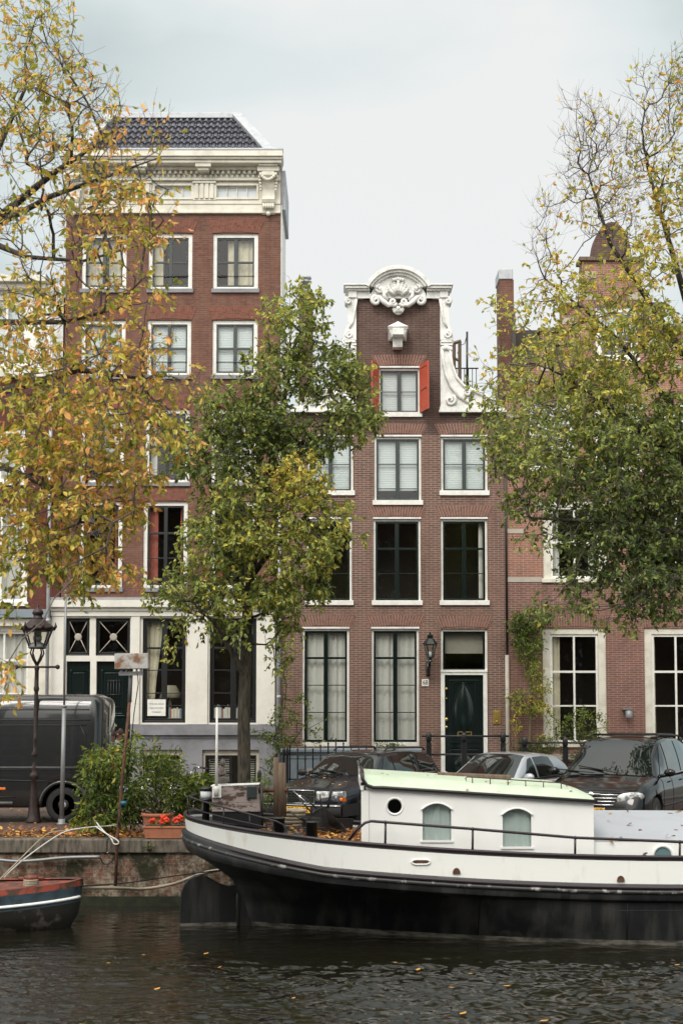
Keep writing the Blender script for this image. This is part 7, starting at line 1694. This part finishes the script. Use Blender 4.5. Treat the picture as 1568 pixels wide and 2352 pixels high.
for k in range(6):
    a, b_ = R(60*k+30), R(60*(k+1)+30); rA, rB = .16, .30
    g.tube([(cA+rA*math.cos(a), Yl+rA*math.sin(a), zA), (cB+rB*math.cos(a), Yl+rB*math.sin(a), zB)], .018, 5)
    for c_, r_, z_ in ((cA, rA, zA), (cB, rB, zB)): g.tube([(c_+r_*math.cos(a), Yl+r_*math.sin(a), z_), (c_+r_*math.cos(b_), Yl+r_*math.sin(b_), z_)], .022, 5)
g.build('lantern_frame', M['iron'], LP_)
g = MB(); 
vs = [(cA+.155*math.cos(R(60*k+30)), Yl+.155*math.sin(R(60*k+30)), zA) for k in range(6)]+[(cB+.295*math.cos(R(60*k+30)), Yl+.295*math.sin(R(60*k+30)), zB) for k in range(6)]
g.add(vs, [(k, (k+1) % 6, (k+1) % 6+6, k+6) for k in range(6)]); g.build('lantern_glass', glassmat('lamp_pane', (.9, .9, .88), 2.5), LP_)
g = MB(); g.lathe([(.33, -.02), (.35, .02), (.33, .05), (.30, .06), (.14, .20), (.11, .22)], (cB, Yl, zB+.02), 12); g.lathe([(.10, 0), (.12, .03), (.09, .05), (.09, .10), (.12, .12), (.10, .18), (.07, .21), (.02, .23), (.03, .27), (.02, .30), (0, .34)], (cB, Yl, zB+.22), 12)
for k in range(12):
    a = R(30*k); g.tube([(cB+.33*math.cos(a), Yl+.33*math.sin(a), zB+.02), (cB+.37*math.cos(a), Yl+.37*math.sin(a), zB+.08), (cB+.36*math.cos(a), Yl+.36*math.sin(a), zB+.11 if k % 2 else zB+.16)], [.035, .03, .008], 5)
g.build('crown_roof', M['iron'], LP_)
g = MB(); g.lathe([(.07, 0), (.09, .05), (.09, .12)], (cA, Yl, zA+.12), 10); g.lathe([(.2, .0), (.12, .1), (.04, .13)], (cA, Yl, zA), 12); g.build('lamp_holder', M['metal'], LP_)
g = MB(); g.lathe([(.05, 0), (.085, .1), (.085, .24), (.03, .3), (0, .31)], (cA, Yl, zA+.24), 12); g.build('bulb', M['lampglass'], LP_)
# grey metal pole
Yp = G(143, 1895).y; g = MB(); b0 = P(142, 1895, Yp); zj = P(148, 1622, Yp).z
g.tube([(b0.x, Yp, 0), (P(148, 1622, Yp).x, Yp, zj)], [.045, .042], 12); g.tube([(P(148, 1622, Yp).x, Yp, zj), (P(152, 1355, Yp).x, Yp, P(152, 1355, Yp).z)], .022, 10); g.lathe([(.05, -.02), (.06, -.01), (.06, .01), (.03, .02)], (P(148, 1622, Yp).x, Yp, zj), 12); g.lathe([(.10, 0), (.10, .04), (.07, .05), (.07, .12)], (b0.x, Yp, 0), 12)
tag(g.build('metal_pole', M['metal'], None, origin=(b0.x, Yp, 0)), 'plain galvanised metal pole in two thicknesses right of the street lamp', 'pole')
# leaning pole with weathered box and bracket
Yk = YQ-.06; LPo = thing('leaning_pole', 'leaning rusty pole with a weathered floodlight box on top, foot on the quay wall', 'pole', P(268, 1990, Yk))
g = MB(); g.tube([P(266, 2035, Yk), P(269, 1935, Yk), P(283, 1770, Yk), P(298, 1610, Yk+.05)], .028, 8); g.build('pole', M['rust'], LPo)
g = MB(); g.tube([P(298, 1612, Yk+.05), P(303, 1505, Yk+.05)], .036, 8); g.build('upper_pole', M['metal'], LPo)
g = MB(); q_ = P(304, 1519, Yk); g.obox((q_.x, Yk-.02, q_.z), (.58, .2, .27), Matrix.Rotation(R(-1), 3, 'Y')); 
M['rustbox'] = paint('rust_stained_sheet', (.42, .42, .40), .7, col2=(.20, .10, .05), amt=1, sc_=3.5, edge=(.5, .62)); fb = g.build('floodlight_box', M['rustbox'], LPo, bevel=.01)
g = MB(); q_ = P(302, 1547, Yk); g.obox((q_.x, Yk-.03, q_.z), (.42, .05, .07)); 
for k in (-.17, -.08, .1, .18): g.obox((q_.x+k, Yk-.05, q_.z+.05), (.03, .03, .09))
g.build('bracket', M['metal'], LPo)
g = MB(); g.tube([P(315, 1533, Yk-.05), P(318, 1570, Yk-.05), P(308, 1640, Yk-.04), P(300, 1720, Yk-.04), P(290, 1800, Yk-.04)], .009, 5); g.tube([P(285, 1835, Yk-.05), P(270, 1860, Yk-.1), P(272, 1900, Yk-.05), P(278, 1850, Yk-.1)], .006, 4); g.build('cable', M['black'], LPo)
g = MB(); g.ball(P(284, 1845, Yk-.06), .05, 10, sz=(1.3, .8, .9)); g.build('blue_plug', paint('blue_plastic', (.01, .09, .16), .4, bmp=0), LPo)
# cords and hoses
def cord(name, pts, r, mt, label, cat='cord'):
    P_ = [Vector(p_) for p_ in pts]; out = []
    for i in range(len(P_)-1):
        p0, p1, p2, p3 = P_[max(i-1, 0)], P_[i], P_[i+1], P_[min(i+2, len(P_)-1)]
        for k in range(6):
            t_ = k/6; out.append(.5*((2*p1)+(p2-p0)*t_+(2*p0-5*p1+4*p2-p3)*t_*t_+(3*p1-p0-3*p2+p3)*t_**3))
    out.append(P_[-1]); g = MB(); g.tube(out, r, 6); tag(g.build(name, M[mt], None, origin=tuple(P_[0])), label, cat)
cord('mooring_line', [P(10, 2015, 23.2), P(60, 1970, 23.9), P(140, 1915, YQ-.02), P(190, 1902, YQ+.2), P(250, 1897, YQ+.6), P(275, 1893, YQ+.8)], .012, 'whiterope', 'thin white cord running from the small boat up over the coping')
cord('mooring_line', [P(-10, 2030, 23.0), P(40, 1980, 23.6), P(100, 1922, YQ-.02), P(130, 1910, YQ+.2), P(185, 1905, YQ+.5)], .011, 'rope', 'thin grey cord left of the white cord, running down to the small boat')
cord('white_rope', [P(215, 1880, YQ+.9), P(235, 1905, YQ+.3), P(255, 1925, YQ-.05), P(262, 1938, YQ-.1), P(272, 1938, YQ-.12), P(270, 1930, YQ-.12), P(245, 1915, YQ+.0), P(220, 1898, YQ+.4)], .013, 'whiterope', 'loose white rope looped round the foot of the leaning pole', 'rope')
cord('wall_conduit', [P(-40, 1970, YQ-.05), P(30, 1978, YQ-.05), P(85, 1976, YQ-.05), P(150, 1970, YQ-.05), P(230, 1968, YQ-.05)], .03, 'metal', 'pale grey pipe fixed along the brick canal wall', 'pipe')
cord('wall_cable', [P(230, 1968, YQ-.04), P(240, 1985, YQ-.05), P(258, 1978, YQ-.05), P(270, 1950, YQ-.05), P(274, 1920, YQ-.03)], .012, 'black', 'thin black cable from the pipe end up to the leaning pole', 'cable')
cord('mooring_rope_green', [P(165, 2038, 22.4), P(270, 2040, 23.3), P(330, 2042, 24.2), P(400, 2030, 24.5), P(440, 2015, 24.7), P(480, 2002, 24.8), P(530, 1996, 24.93)], .026, 'rope', 'slack mossy mooring rope hanging across the brick canal wall', 'rope')
cord('mooring_line', [P(175, 2036, 22.4), P(290, 2028, 23.5), P(400, 2012, 24.4), P(528, 1996, 24.93)], .010, 'black', 'taut thin dark line from the small boat bow to the wall recess')
g = MB(); q_ = P(14+458, 2210/1.0*0+2035, YQ)
# drooping weeds on the wall and the coping
def plant(name, label, cat, base, clumps, Y0, dY, lsize, lm='leaf_bush', seed=1, ltw=6, asp=.5, droop=.2, tw=.16, bf=.2, rt=.003, bark='twig', tjit=.2, sk=None, group=None, ntw=3, loc=None):
    r_ = np.random.default_rng(seed); t = thing(name, label, cat, loc or base, group); T, lf, tn = sample_clumps(clumps, Y0, dY, r_)
    sk = sk or [[tuple(base)+(.02,), (base[0], base[1], base[2]+.15, .018)]]
    nodes, par, rads = [], [], []
    for line in sk:
        prev = -1 if not nodes else int(np.argmin(np.linalg.norm(np.array(nodes)-np.array(line[0][:3]), axis=1)))
        for q in line: nodes.append(np.array(q[:3])); par.append(prev); rads.append(q[3]); prev = len(nodes)-1
    X, pr, tid = grow(np.array(nodes), par, rads, T, bf); n = len(X); E = [i for i in range(n) if pr[i] >= 0]; acc = np.full(n, rt**2.4)
    for i in range(n-1, -1, -1):
        if pr[i] >= 0: acc[pr[i]] += acc[i]
    rad = np.minimum(acc**(1/2.4), .03)
    for i in range(len(rads)): rad[i] = rads[i]
    A = X[[pr[i] for i in E]]; B = X[E]; o_ = tuple(t.location)
    tubes_np(A, B, rad[[pr[i] for i in E]], rad[E], 5, name='stems', mat_=M[bark], parent=t, origin=o_)
    LPs, LDs, LTs = [], [], []
    for i, q in tid.items():
        for _ in range(r_.poisson(ltw*ntw*lf[q]/1.0)):
            d = r_.normal(0, 1, 3); d /= np.linalg.norm(d); LPs.append(X[i]+d*tw*r_.uniform(0, 1)); LDs.append(d*.7+np.array([0, -.15, -droop])); LTs.append(np.clip(tn[q]+r_.normal(0, tjit), 0, 1))
    leaves_np('foliage', np.array(LPs), np.array(LDs), lsize, np.array(LTs), M[lm], t, o_, asp=asp, r_=r_); return t
# big quay shrub with pinnate leaves
b0 = G(250, 1905); 
plant('leafy_shrub', 'big bright green leafy shrub growing from the quay edge beside the pale pole', 'shrub', (b0.x, YQ+1.0, 0), [(245, 1750, 55, 42, 50, 1, .38), (215, 1800, 45, 50, 46, 1, .3), (270, 1800, 60, 60, 70, 1, .25), (240, 1860, 65, 42, 60, 1, .3), (190, 1878, 28, 20, 14, 1, .42), (300, 1850, 35, 50, 40, 1, .25), (290, 1720, 28, 30, 14, .9, .42), (315, 1665+35, 14, 30, 6, .8, .45), (232, 1895, 60, 14, 22, 1, .42)], YQ+1.1, .55, .10, seed=2, asp=.42, tw=.13, ltw=3.2, droop=.35)
plant('oleander_bush', 'narrow leaved grey green bush in the ribbed terracotta pot', 'shrub', (P(360, 1868, YQ+.8).x, YQ+.8, .28), [(340, 1800, 50, 45, 50, 1, .3), (380, 1770, 45, 48, 44, 1, .33), (400, 1830, 45, 38, 40, 1, .28), (345, 1730, 25, 30, 14, .9, .4), (425, 1800, 30, 40, 22, 1, .36), (350, 1845, 40, 25, 24, 1, .26)], YQ+.85, .4, .12, seed=3, asp=.18, tw=.13, ltw=3.0, droop=.05)
plant('flowering_plant', 'dark green broad leaved plant left of the barge stern rail', 'plant', (P(440, 1880, YQ+.9).x, YQ+.9, .2), [(440, 1850, 38, 42, 40, 1, .22), (470, 1805, 40, 20, 20, 1, .3), (450, 1800, 30, 25, 18, 1, .3), (500, 1850, 30, 28, 16, 1, .34)], YQ+1.0, .3, .09, seed=4, asp=.7, tw=.1, ltw=2.6)
b0 = P(605, 1870, 25.9); plant('conifer_shrub', 'rounded bright green shrub in a clay pot behind the weathered stern board', 'shrub', (b0.x, 25.9, .3), [(600, 1800, 28, 22, 30, 1, .3), (608, 1835, 24, 30, 36, 1, .25)], 25.9, .3, .05, seed=5, asp=.2, tw=.09, ltw=6)
b0 = P(635, 1790, 33.6)
plant('climbing_rose', 'loose climbing rose trained up between the white ground floor and number 68', 'climbing plant', (P(630, 1800, 34.6).x, 34.6, .1), [(600, 1690, 25, 20, 16, .8, .3), (650, 1650, 42, 28, 36, 1, .33), (645, 1700, 38, 34, 44, 1, .28), (690, 1615, 26, 16, 12, .8, .36), (705, 1680, 32, 45, 22, .6, .33), (740, 1690, 25, 50, 9, .5, .38), (620, 1760, 22, 30, 18, .8, .28), (655, 1570, 10, 70, 14, .9, .3), (652, 1500, 8, 40, 8, .9, .3)], 34.5, .35, .055, seed=6, asp=.6, tw=.09, ltw=3.2, sk=[[(P(630, 1800, 34.6).x, 34.6, .1, .035), W3(637, 1700, 34.7, .025), W3(650, 1600, 34.9, .015)]], bark='bark')
wx_ = P(1212, 1716, 35.2)
plant('wisteria', 'wisteria with green and yellow leaves climbing the wall right of the green door', 'climbing plant', (wx_.x, 35.2, .5), [(1212, 1425, 45, 32, 70, 1, .28), (1190, 1450, 25, 40, 34, 1, .25), (1250, 1410, 22, 20, 16, .9, .3), (1215, 1485, 35, 40, 46, 1, .36), (1225, 1540, 25, 32, 24, 1, .5), (1190, 1600, 28, 18, 18, .9, .52), (1245, 1580, 22, 24, 14, .9, .62), (1210, 1625, 40, 20, 22, .9, .64), (1255, 1640, 15, 20, 8, .8, .72), (1185, 1660, 14, 24, 7, .8, .78), (1250, 1690, 16, 20, 6, .8, .75), (1235, 1610, 18, 30, 10, .9, .7)], 35.15, .22, .075, seed=7, asp=.36, tw=.12, ltw=5, sk=[[(wx_.x, 35.2, .5, .05), W3(1218, 1620, 35.25, .045), W3(1214, 1520, 35.3, .035), W3(1208, 1440, 35.3, .02)]], bark='oldwood', droop=.6)
plant('evergreen_hedge', 'low dark clipped evergreen bush below the wisteria', 'shrub', (P(1225, 1760, 34.4).x, 34.4, .1), [(1200, 1715, 32, 20, 44, 1, .05), (1245, 1712, 36, 24, 60, 1, .08), (1230, 1735, 48, 22, 60, 1, .02)], 34.4, .45, .045, seed=8, asp=.45, tw=.09, ltw=4)
plant('garden_shrub', 'light green airy shrub in front of the first tall white window', 'shrub', (P(1325, 1790, 34.6).x, 34.6, .1), [(1290, 1660, 32, 26, 28, .9, .35), (1340, 1650, 38, 26, 40, 1, .38), (1345, 1690, 38, 30, 44, 1, .38), (1290, 1700, 25, 25, 16, .7, .35), (1380, 1650, 18, 28, 12, .8, .4), (1320, 1740, 45, 26, 30, .6, .36), (1260, 1640, 12, 20, 5, .7, .4)], 34.6, .4, .05, seed=9, asp=.55, tw=.09, ltw=3.2)
plant('balcony_plant', 'small clump of leaves in the box below the middle ground floor window', 'plant', (P(905, 1720, 35.2).x, 35.2, zz(1722)), [(895, 1712, 45, 6, 30, 1, .22)], 35.2, .12, .05, seed=10, asp=.5, tw=.07, ltw=2.5)
plant('wall_weed', 'small green weed sprouting from the coping of the canal wall', 'plant', tuple(P(340, 1952, YQ-.02)), [(342, 1945, 14, 10, 10, 1, .4)], YQ-.03, .05, .035, seed=11, tw=.04, ltw=2)
# ivy and pot rims
def pot(name, label, px, py, Y_, r, h, group=None, ribs=True, z0=0):
    q_ = P(px, py, Y_); g = MB(); pr_ = [(r*.72, 0), (r*.78, .02)]
    n = 6
    for k in range(n): zz1 = .04+(h-.1)*k/n; pr_ += [(r*(.78+.17*k/n), zz1), (r*(.80+.17*k/n)+.008, zz1+.02)]
    pr_ += [(r, h-.06), (r*1.08, h-.05), (r*1.08, h), (r*.95, h), (r*.9, h-.05), (0, h-.05)]
    g.lathe([(a, b_+z0) for a, b_ in pr_], (q_.x, Y_, 0), 24); t = thing(name, label, 'plant pot', (q_.x, Y_, z0), group); g.build('pot_body', M['terra'], t)
    g = MB(); g.lathe([(0, h-.04+z0), (r*.92, h-.04+z0)], (q_.x, Y_, 0), 20); g.build('soil', M['soil'], t); return t
pot('terracotta_pot', 'large ribbed terracotta pot behind the flower trough', 362, 1880, YQ+.75, .27, .42)
pot('terracotta_pot', 'brown clay pot under the rounded shrub behind the barge stern', 605, 1870, 25.9, .17, .26)
pot('terracotta_pot', 'wide clay pot between the mossy shrub pot and the dark estate car bumper', 650, 1880, 25.7, .22, .22)
pot('terracotta_pot', 'small orange pot glimpsed through the stern gallery rail', 508, 1860, 25.4, .2, .24)
ft = thing('flower_trough', 'long terracotta trough with red geraniums on the coping stones', 'planter', (P(395, 1915, YQ+.22).x, YQ+.22, .015)); xa, xb = P(332, 1915, YQ+.22).x, P(462, 1915, YQ+.22).x
g = MB(); g.add([(xa+.03, YQ+.1, .02), (xb-.03, YQ+.1, .02), (xb-.03, YQ+.32, .02), (xa+.03, YQ+.32, .02), (xa, YQ+.07, .22), (xb, YQ+.07, .22), (xb, YQ+.35, .22), (xa, YQ+.35, .22)], [(0,3,2,1),(0,1,5,4),(1,2,6,5),(2,3,7,6),(3,0,4,7)])
g.box(xa-.01, xb+.01, YQ+.06, YQ+.36, .20, .235); g.build('trough_body', M['terra'], ft, bevel=.006)
g = MB(); g.box(xa+.02, xb-.02, YQ+.08, YQ+.34, .236, .24); g.build('soil', M['soil'], ft)
M['geranium'] = paint('red_petals', (.72, .045, .015), .6, bmp=0, amt=.2, sc_=30)
rr = random.Random(12)
gl = [(376, 1878), (383, 1884), (373, 1886), (405, 1884), (417, 1878), (440, 1884), (350, 1884), (382, 1884)]
for (a, b_) in gl:
    q_ = P(a, b_, YQ+.2+rr.uniform(-.05, .05)); t = thing('geranium', 'red geranium head in the terracotta trough', 'flower', (q_.x, q_.y, .24), 'red geraniums in the trough'); g = MB()
    for k in range(10):
        d = Vector((rr.gauss(0, 1), rr.gauss(0, 1)-.5, rr.gauss(0, 1))).normalized(); g.ball(tuple(q_+d*.045), .028, 6, sz=(1, .8, .9))
    g.build('petals', M['geranium'], t); g = MB(); g.tube([(q_.x, q_.y+.02, .24), q_], .005, 5)
    g.build('stem', M['leaf_bush'], t)
    r_ = np.random.default_rng(int(a)); n = 14; PP = np.array(q_)+r_.normal(0, .05, (n, 3))+np.array([0, .02, -.07]); leaves_np('leaves', PP, r_.normal(0, 1, (n, 3))+np.array([0, -.3, .2]), .06, np.full(n, .25), M['leaf_bush'], t, tuple(t.location), asp=.9, r_=r_)
# ---------------------------------------------------------------- bicycles
def bicycle(label, mt, loc, rotz, tilt=0):
    t = thing('bicycle', label, 'bicycle', (0, 0, 0), 'bicycles against the grey plinth'); ORG[t.name] = Vector(); m_ = M[mt]
    for x, nm in ((-.53, 'wheel'), (.53, 'wheel')):
        g = MB(); g.tube([(x+.34*math.cos(a), 0, .35+.34*math.sin(a)) for a in [R(12*k) for k in range(31)]], .017, 6); wo = g.build(nm, M['tyre'], t)
        g = MB(); g.tube([(x+.315*math.cos(a), 0, .35+.315*math.sin(a)) for a in [R(12*k) for k in range(31)]], .009, 5); g.lathe([(.03, -.03), (.03, .03)], (x, 0, .35), 8, axis='y')
        for k in range(16): a = R(22.5*k); g.tube([(x, 0, .35), (x+.31*math.cos(a), 0, .35+.31*math.sin(a))], .0025, 3, cap=False)
        g.build('spokes', M['chrome'], wo)
        g = MB(); g.grid(lambda u, v: (x+.37*math.cos(R(20+150*u)), -.03+.06*v, .35+.37*math.sin(R(20+150*u))), 16, 2); g.build('mudguard', m_, t)
    g = MB(); bb = (.05-.1, 0, .30); st = (-.20, 0, .82); hd = (.36, 0, .90); hb = (.40, 0, .72)
    for a, b_, r_ in ((bb, st, .017), (bb, hb, .018), (st, hd, .017), (bb, (-.53, 0, .35), .011), (st, (-.53, 0, .35), .010), (hd, (.53, .0, .35), .014), (hb, hd, .02)): g.tube([a, b_], r_, 8)
    g.tube([st, (-.23, 0, .95)], .014, 6); g.tube([hd, (.345, 0, 1.05)], .014, 6); g.build('frame', m_, t)
    g = MB(); g.tube([(.345, 0, 1.05), (.36, -.1, 1.07), (.30, -.25, 1.08), (.16, -.29, 1.06)], .012, 6); g.tube([(.345, 0, 1.05), (.36, .1, 1.07), (.30, .25, 1.08), (.16, .29, 1.06)], .012, 6); g.build('handlebar', M['chrome'], t)
    g = MB(); 
    for s_ in (-1, 1): g.tube([(.22, s_*.285, 1.07), (.10, s_*.29, 1.055)], .018, 8)
    g.build('grips', M['black'], t)
    g = MB(); g.grid(lambda u, v: (-.36+.28*u, (v-.5)*(.20-.15*u**.6), .98-.03*(2*v-1)**2-.03*math.sin(math.pi*u)+.01), 10, 6); g.ball((-.33, 0, .96), .07, 8, sz=(1, 1.2, .5)); g.build('saddle', M['black'], t)
    g = MB(); g.lathe([(.05, 0), (.045, -.05), (.01, -.07)], (.46, 0, .93), 12, axis='x'); g.build('front_light', M['chrome'], t)
    g = MB(); g.box(-.75, -.35, -.07, .07, .74, .755); g.tube([(-.72, .05, .74), (-.53, .05, .35)], .006, 5); g.tube([(-.72, -.05, .74), (-.53, -.05, .35)], .006, 5); g.build('luggage_rack', m_, t)
    g = MB(); g.lathe([(.09, -.01), (.09, .01)], (bb[0], -.04, bb[2]), 16, axis='y'); g.tube([(bb[0], -.06, bb[2]), (bb[0]+.13, -.07, bb[2]-.1), (bb[0]+.13, -.16, bb[2]-.1)], .01, 5); g.tube([(bb[0], .06, bb[2]), (bb[0]-.13, .07, bb[2]+.1), (bb[0]-.13, .16, bb[2]+.1)], .01, 5); g.build('crank_and_pedals', M['chrome'], t)
    t.location = loc; t.rotation_euler = (tilt, 0, rotz); return t
bicycle('black city bicycle with dark saddle standing in front of the grey plinth', 'black', (P(486, 1800, 29.6).x, 29.6, 0), R(177), R(4))
bicycle('silver bicycle half hidden behind the narrow leaved bush, its bars catching light', 'chrome', (P(372, 1800, 28.6).x, 28.6, 0), R(200), R(-5))
bicycle('bicycle with curved mudguards between the silver one and the black one', 'metal', (P(392, 1800, 30.2).x, 30.2, 0), R(10), R(3))
# iron quay post by the rose
g = MB(); q_ = P(685/1.0*0+ (600+980/2.24)/1.742, 1790, 32.5); rail_post(g, q_.x, 32.5, 0, P(0, (2900+415/2.24)/1.742, 32.5).z, .045); tag(g.build('iron_post', M['black'], None, origin=(q_.x, 32.5, 0)), 'short black iron post with ball top beside the rose', 'bollard')
# ---------------------------------------------------------------- fallen leaves
def litter(name, label, area_fn, n, size, seed, parent=None, mt='litter'):
    r_ = np.random.default_rng(seed); Pn = np.array([area_fn(r_) for _ in range(n)]); D = np.stack([r_.normal(0, 1, n), r_.normal(0, 1, n), r_.normal(0, .18, n)], 1)
    K = n; D /= np.linalg.norm(D, axis=1, keepdims=True); S_ = np.stack([-D[:, 1], D[:, 0], r_.normal(0, .25, n)], 1); S_ /= np.linalg.norm(S_, axis=1, keepdims=True); Nn = np.cross(D, S_); Nn *= np.sign(Nn[:, 2:3])
    sz = size*np.exp(r_.normal(0, .25, n))[:, None]; w_ = sz*.3
    V_ = np.stack([Pn, Pn+D*sz*.3+S_*w_+Nn*w_*.3, Pn+D*sz*.65+S_*w_*.85+Nn*w_*.4, Pn+D*sz+Nn*sz*.12, Pn+D*sz*.65-S_*w_*.85+Nn*w_*.4, Pn+D*sz*.3-S_*w_+Nn*w_*.3], 1).reshape(-1, 3)
    q_ = np.array([[0, 1, 2, 3], [0, 3, 4, 5]]); F = (np.arange(K)[:, None, None]*6+q_[None]).reshape(-1, 4)
    o = np_mesh(name, V_, F, 4, M[mt], parent, tint=np.repeat(r_.uniform(0, 1, n)**1.2, 6)); tag(o, label, 'fallen leaves', kind='stuff'); return o
def quayleaf(r_):
    while True:
        x = r_.uniform(-7.5, -1.6); y = YQ+.35+abs(r_.normal(0, .9))
        if y < YQ+3.2: return (x, y, .006+max(0, r_.normal(.02, .02)))
litter('fallen_leaves', 'brown and orange autumn leaves littering the quay paving', quayleaf, 2600, .075, 31)
litter('street_leaves', 'scattered brown leaves on the street behind the parked cars', lambda r_: (r_.uniform(-8, 8), r_.uniform(YQ+3, 34), .015), 900, .07, 32)
def deckleaf(r_):
    while True:
        x = r_.uniform(-1.3, .4); y = r_.uniform(20.9, 23.6)
        if abs(y-Yc) < lev(x, xs_t, 2.9, B0)-.12 and (r_.random() < (.15+.85*(x > -.35))): return (x, y, sheer(x)-.045+max(0, r_.normal(.02, .02)))
litter('deck_leaves', 'heap of orange brown leaves on the black stern deck', deckleaf, 900, .075, 33)
def roofleaf(r_):
    u, v = r_.random(), r_.random()*.7; q_ = roofp(u, v); return (q_[0], q_[1], q_[2]+.006)
litter('cabin_roof_leaves', 'few scattered leaves on the pale green cabin roof', roofleaf, 34, .06, 34)
def hatchleaf(r_):
    x = r_.uniform(cab_x1+.1, 5.6); k = r_.random(); return (x, 21.25+(23.4-21.25)*k, zc0+(zc1-zc0)*k-.02*(x > 5)+.012)
litter('hatch_leaves', 'yellow leaves scattered on the grey hatch cover', hatchleaf, 22, .08, 35)
def carleaf(car, S):
    def f(r_):
        while True:
            x = r_.uniform(.9, 2.1) if r_.random() < .75 else r_.uniform(-1.5, 0); y = r_.uniform(-.65, .65); z = interp(S['top'], x)+.035 if x > .8 else interp(S['roof'], x)+.005
            if x < .8: y *= .8
            th = car.rotation_euler[2]; return (car.location.x+x*math.cos(th)-y*math.sin(th), car.location.y+x*math.sin(th)+y*math.cos(th), z)
    return f
litter('bonnet_leaves', 'small yellow leaves on the bonnet of the dark estate car', carleaf(estate, S1), 46, .05, 36)
r_ = random.Random(41); lf0 = None
for k in range(15):
    y = r_.uniform(15.2, 20.6); x = (r_.uniform(0, 1568)-784)/FPX*y
    if y > 19.5 and x > -1.5: y -= 3
    if lf0 is None:
        t_ = np.array([[0, 0, 0], [.025, .02, .004], [.055, .018, .004], [.085, 0, .01], [.055, -.018, .004], [.025, -.02, .004]]); lf0 = np_mesh('floating_leaf', t_, np.array([[0, 1, 2, 3], [0, 3, 4, 5]])[:, ::-1], 4, M['litter'], None, tint=np.full(6, .85)); tag(lf0, 'small yellow leaf floating on the dark canal water', 'leaf', 'leaves floating on the canal'); o = lf0
    else: o = lf0.copy(); COL.objects.link(o)
    o.location = (x, y, ZW+.035); o.rotation_euler = (0, 0, r_.uniform(0, 6.28)); s_ = r_.uniform(.7, 1.4); o.scale = (s_, s_, s_)
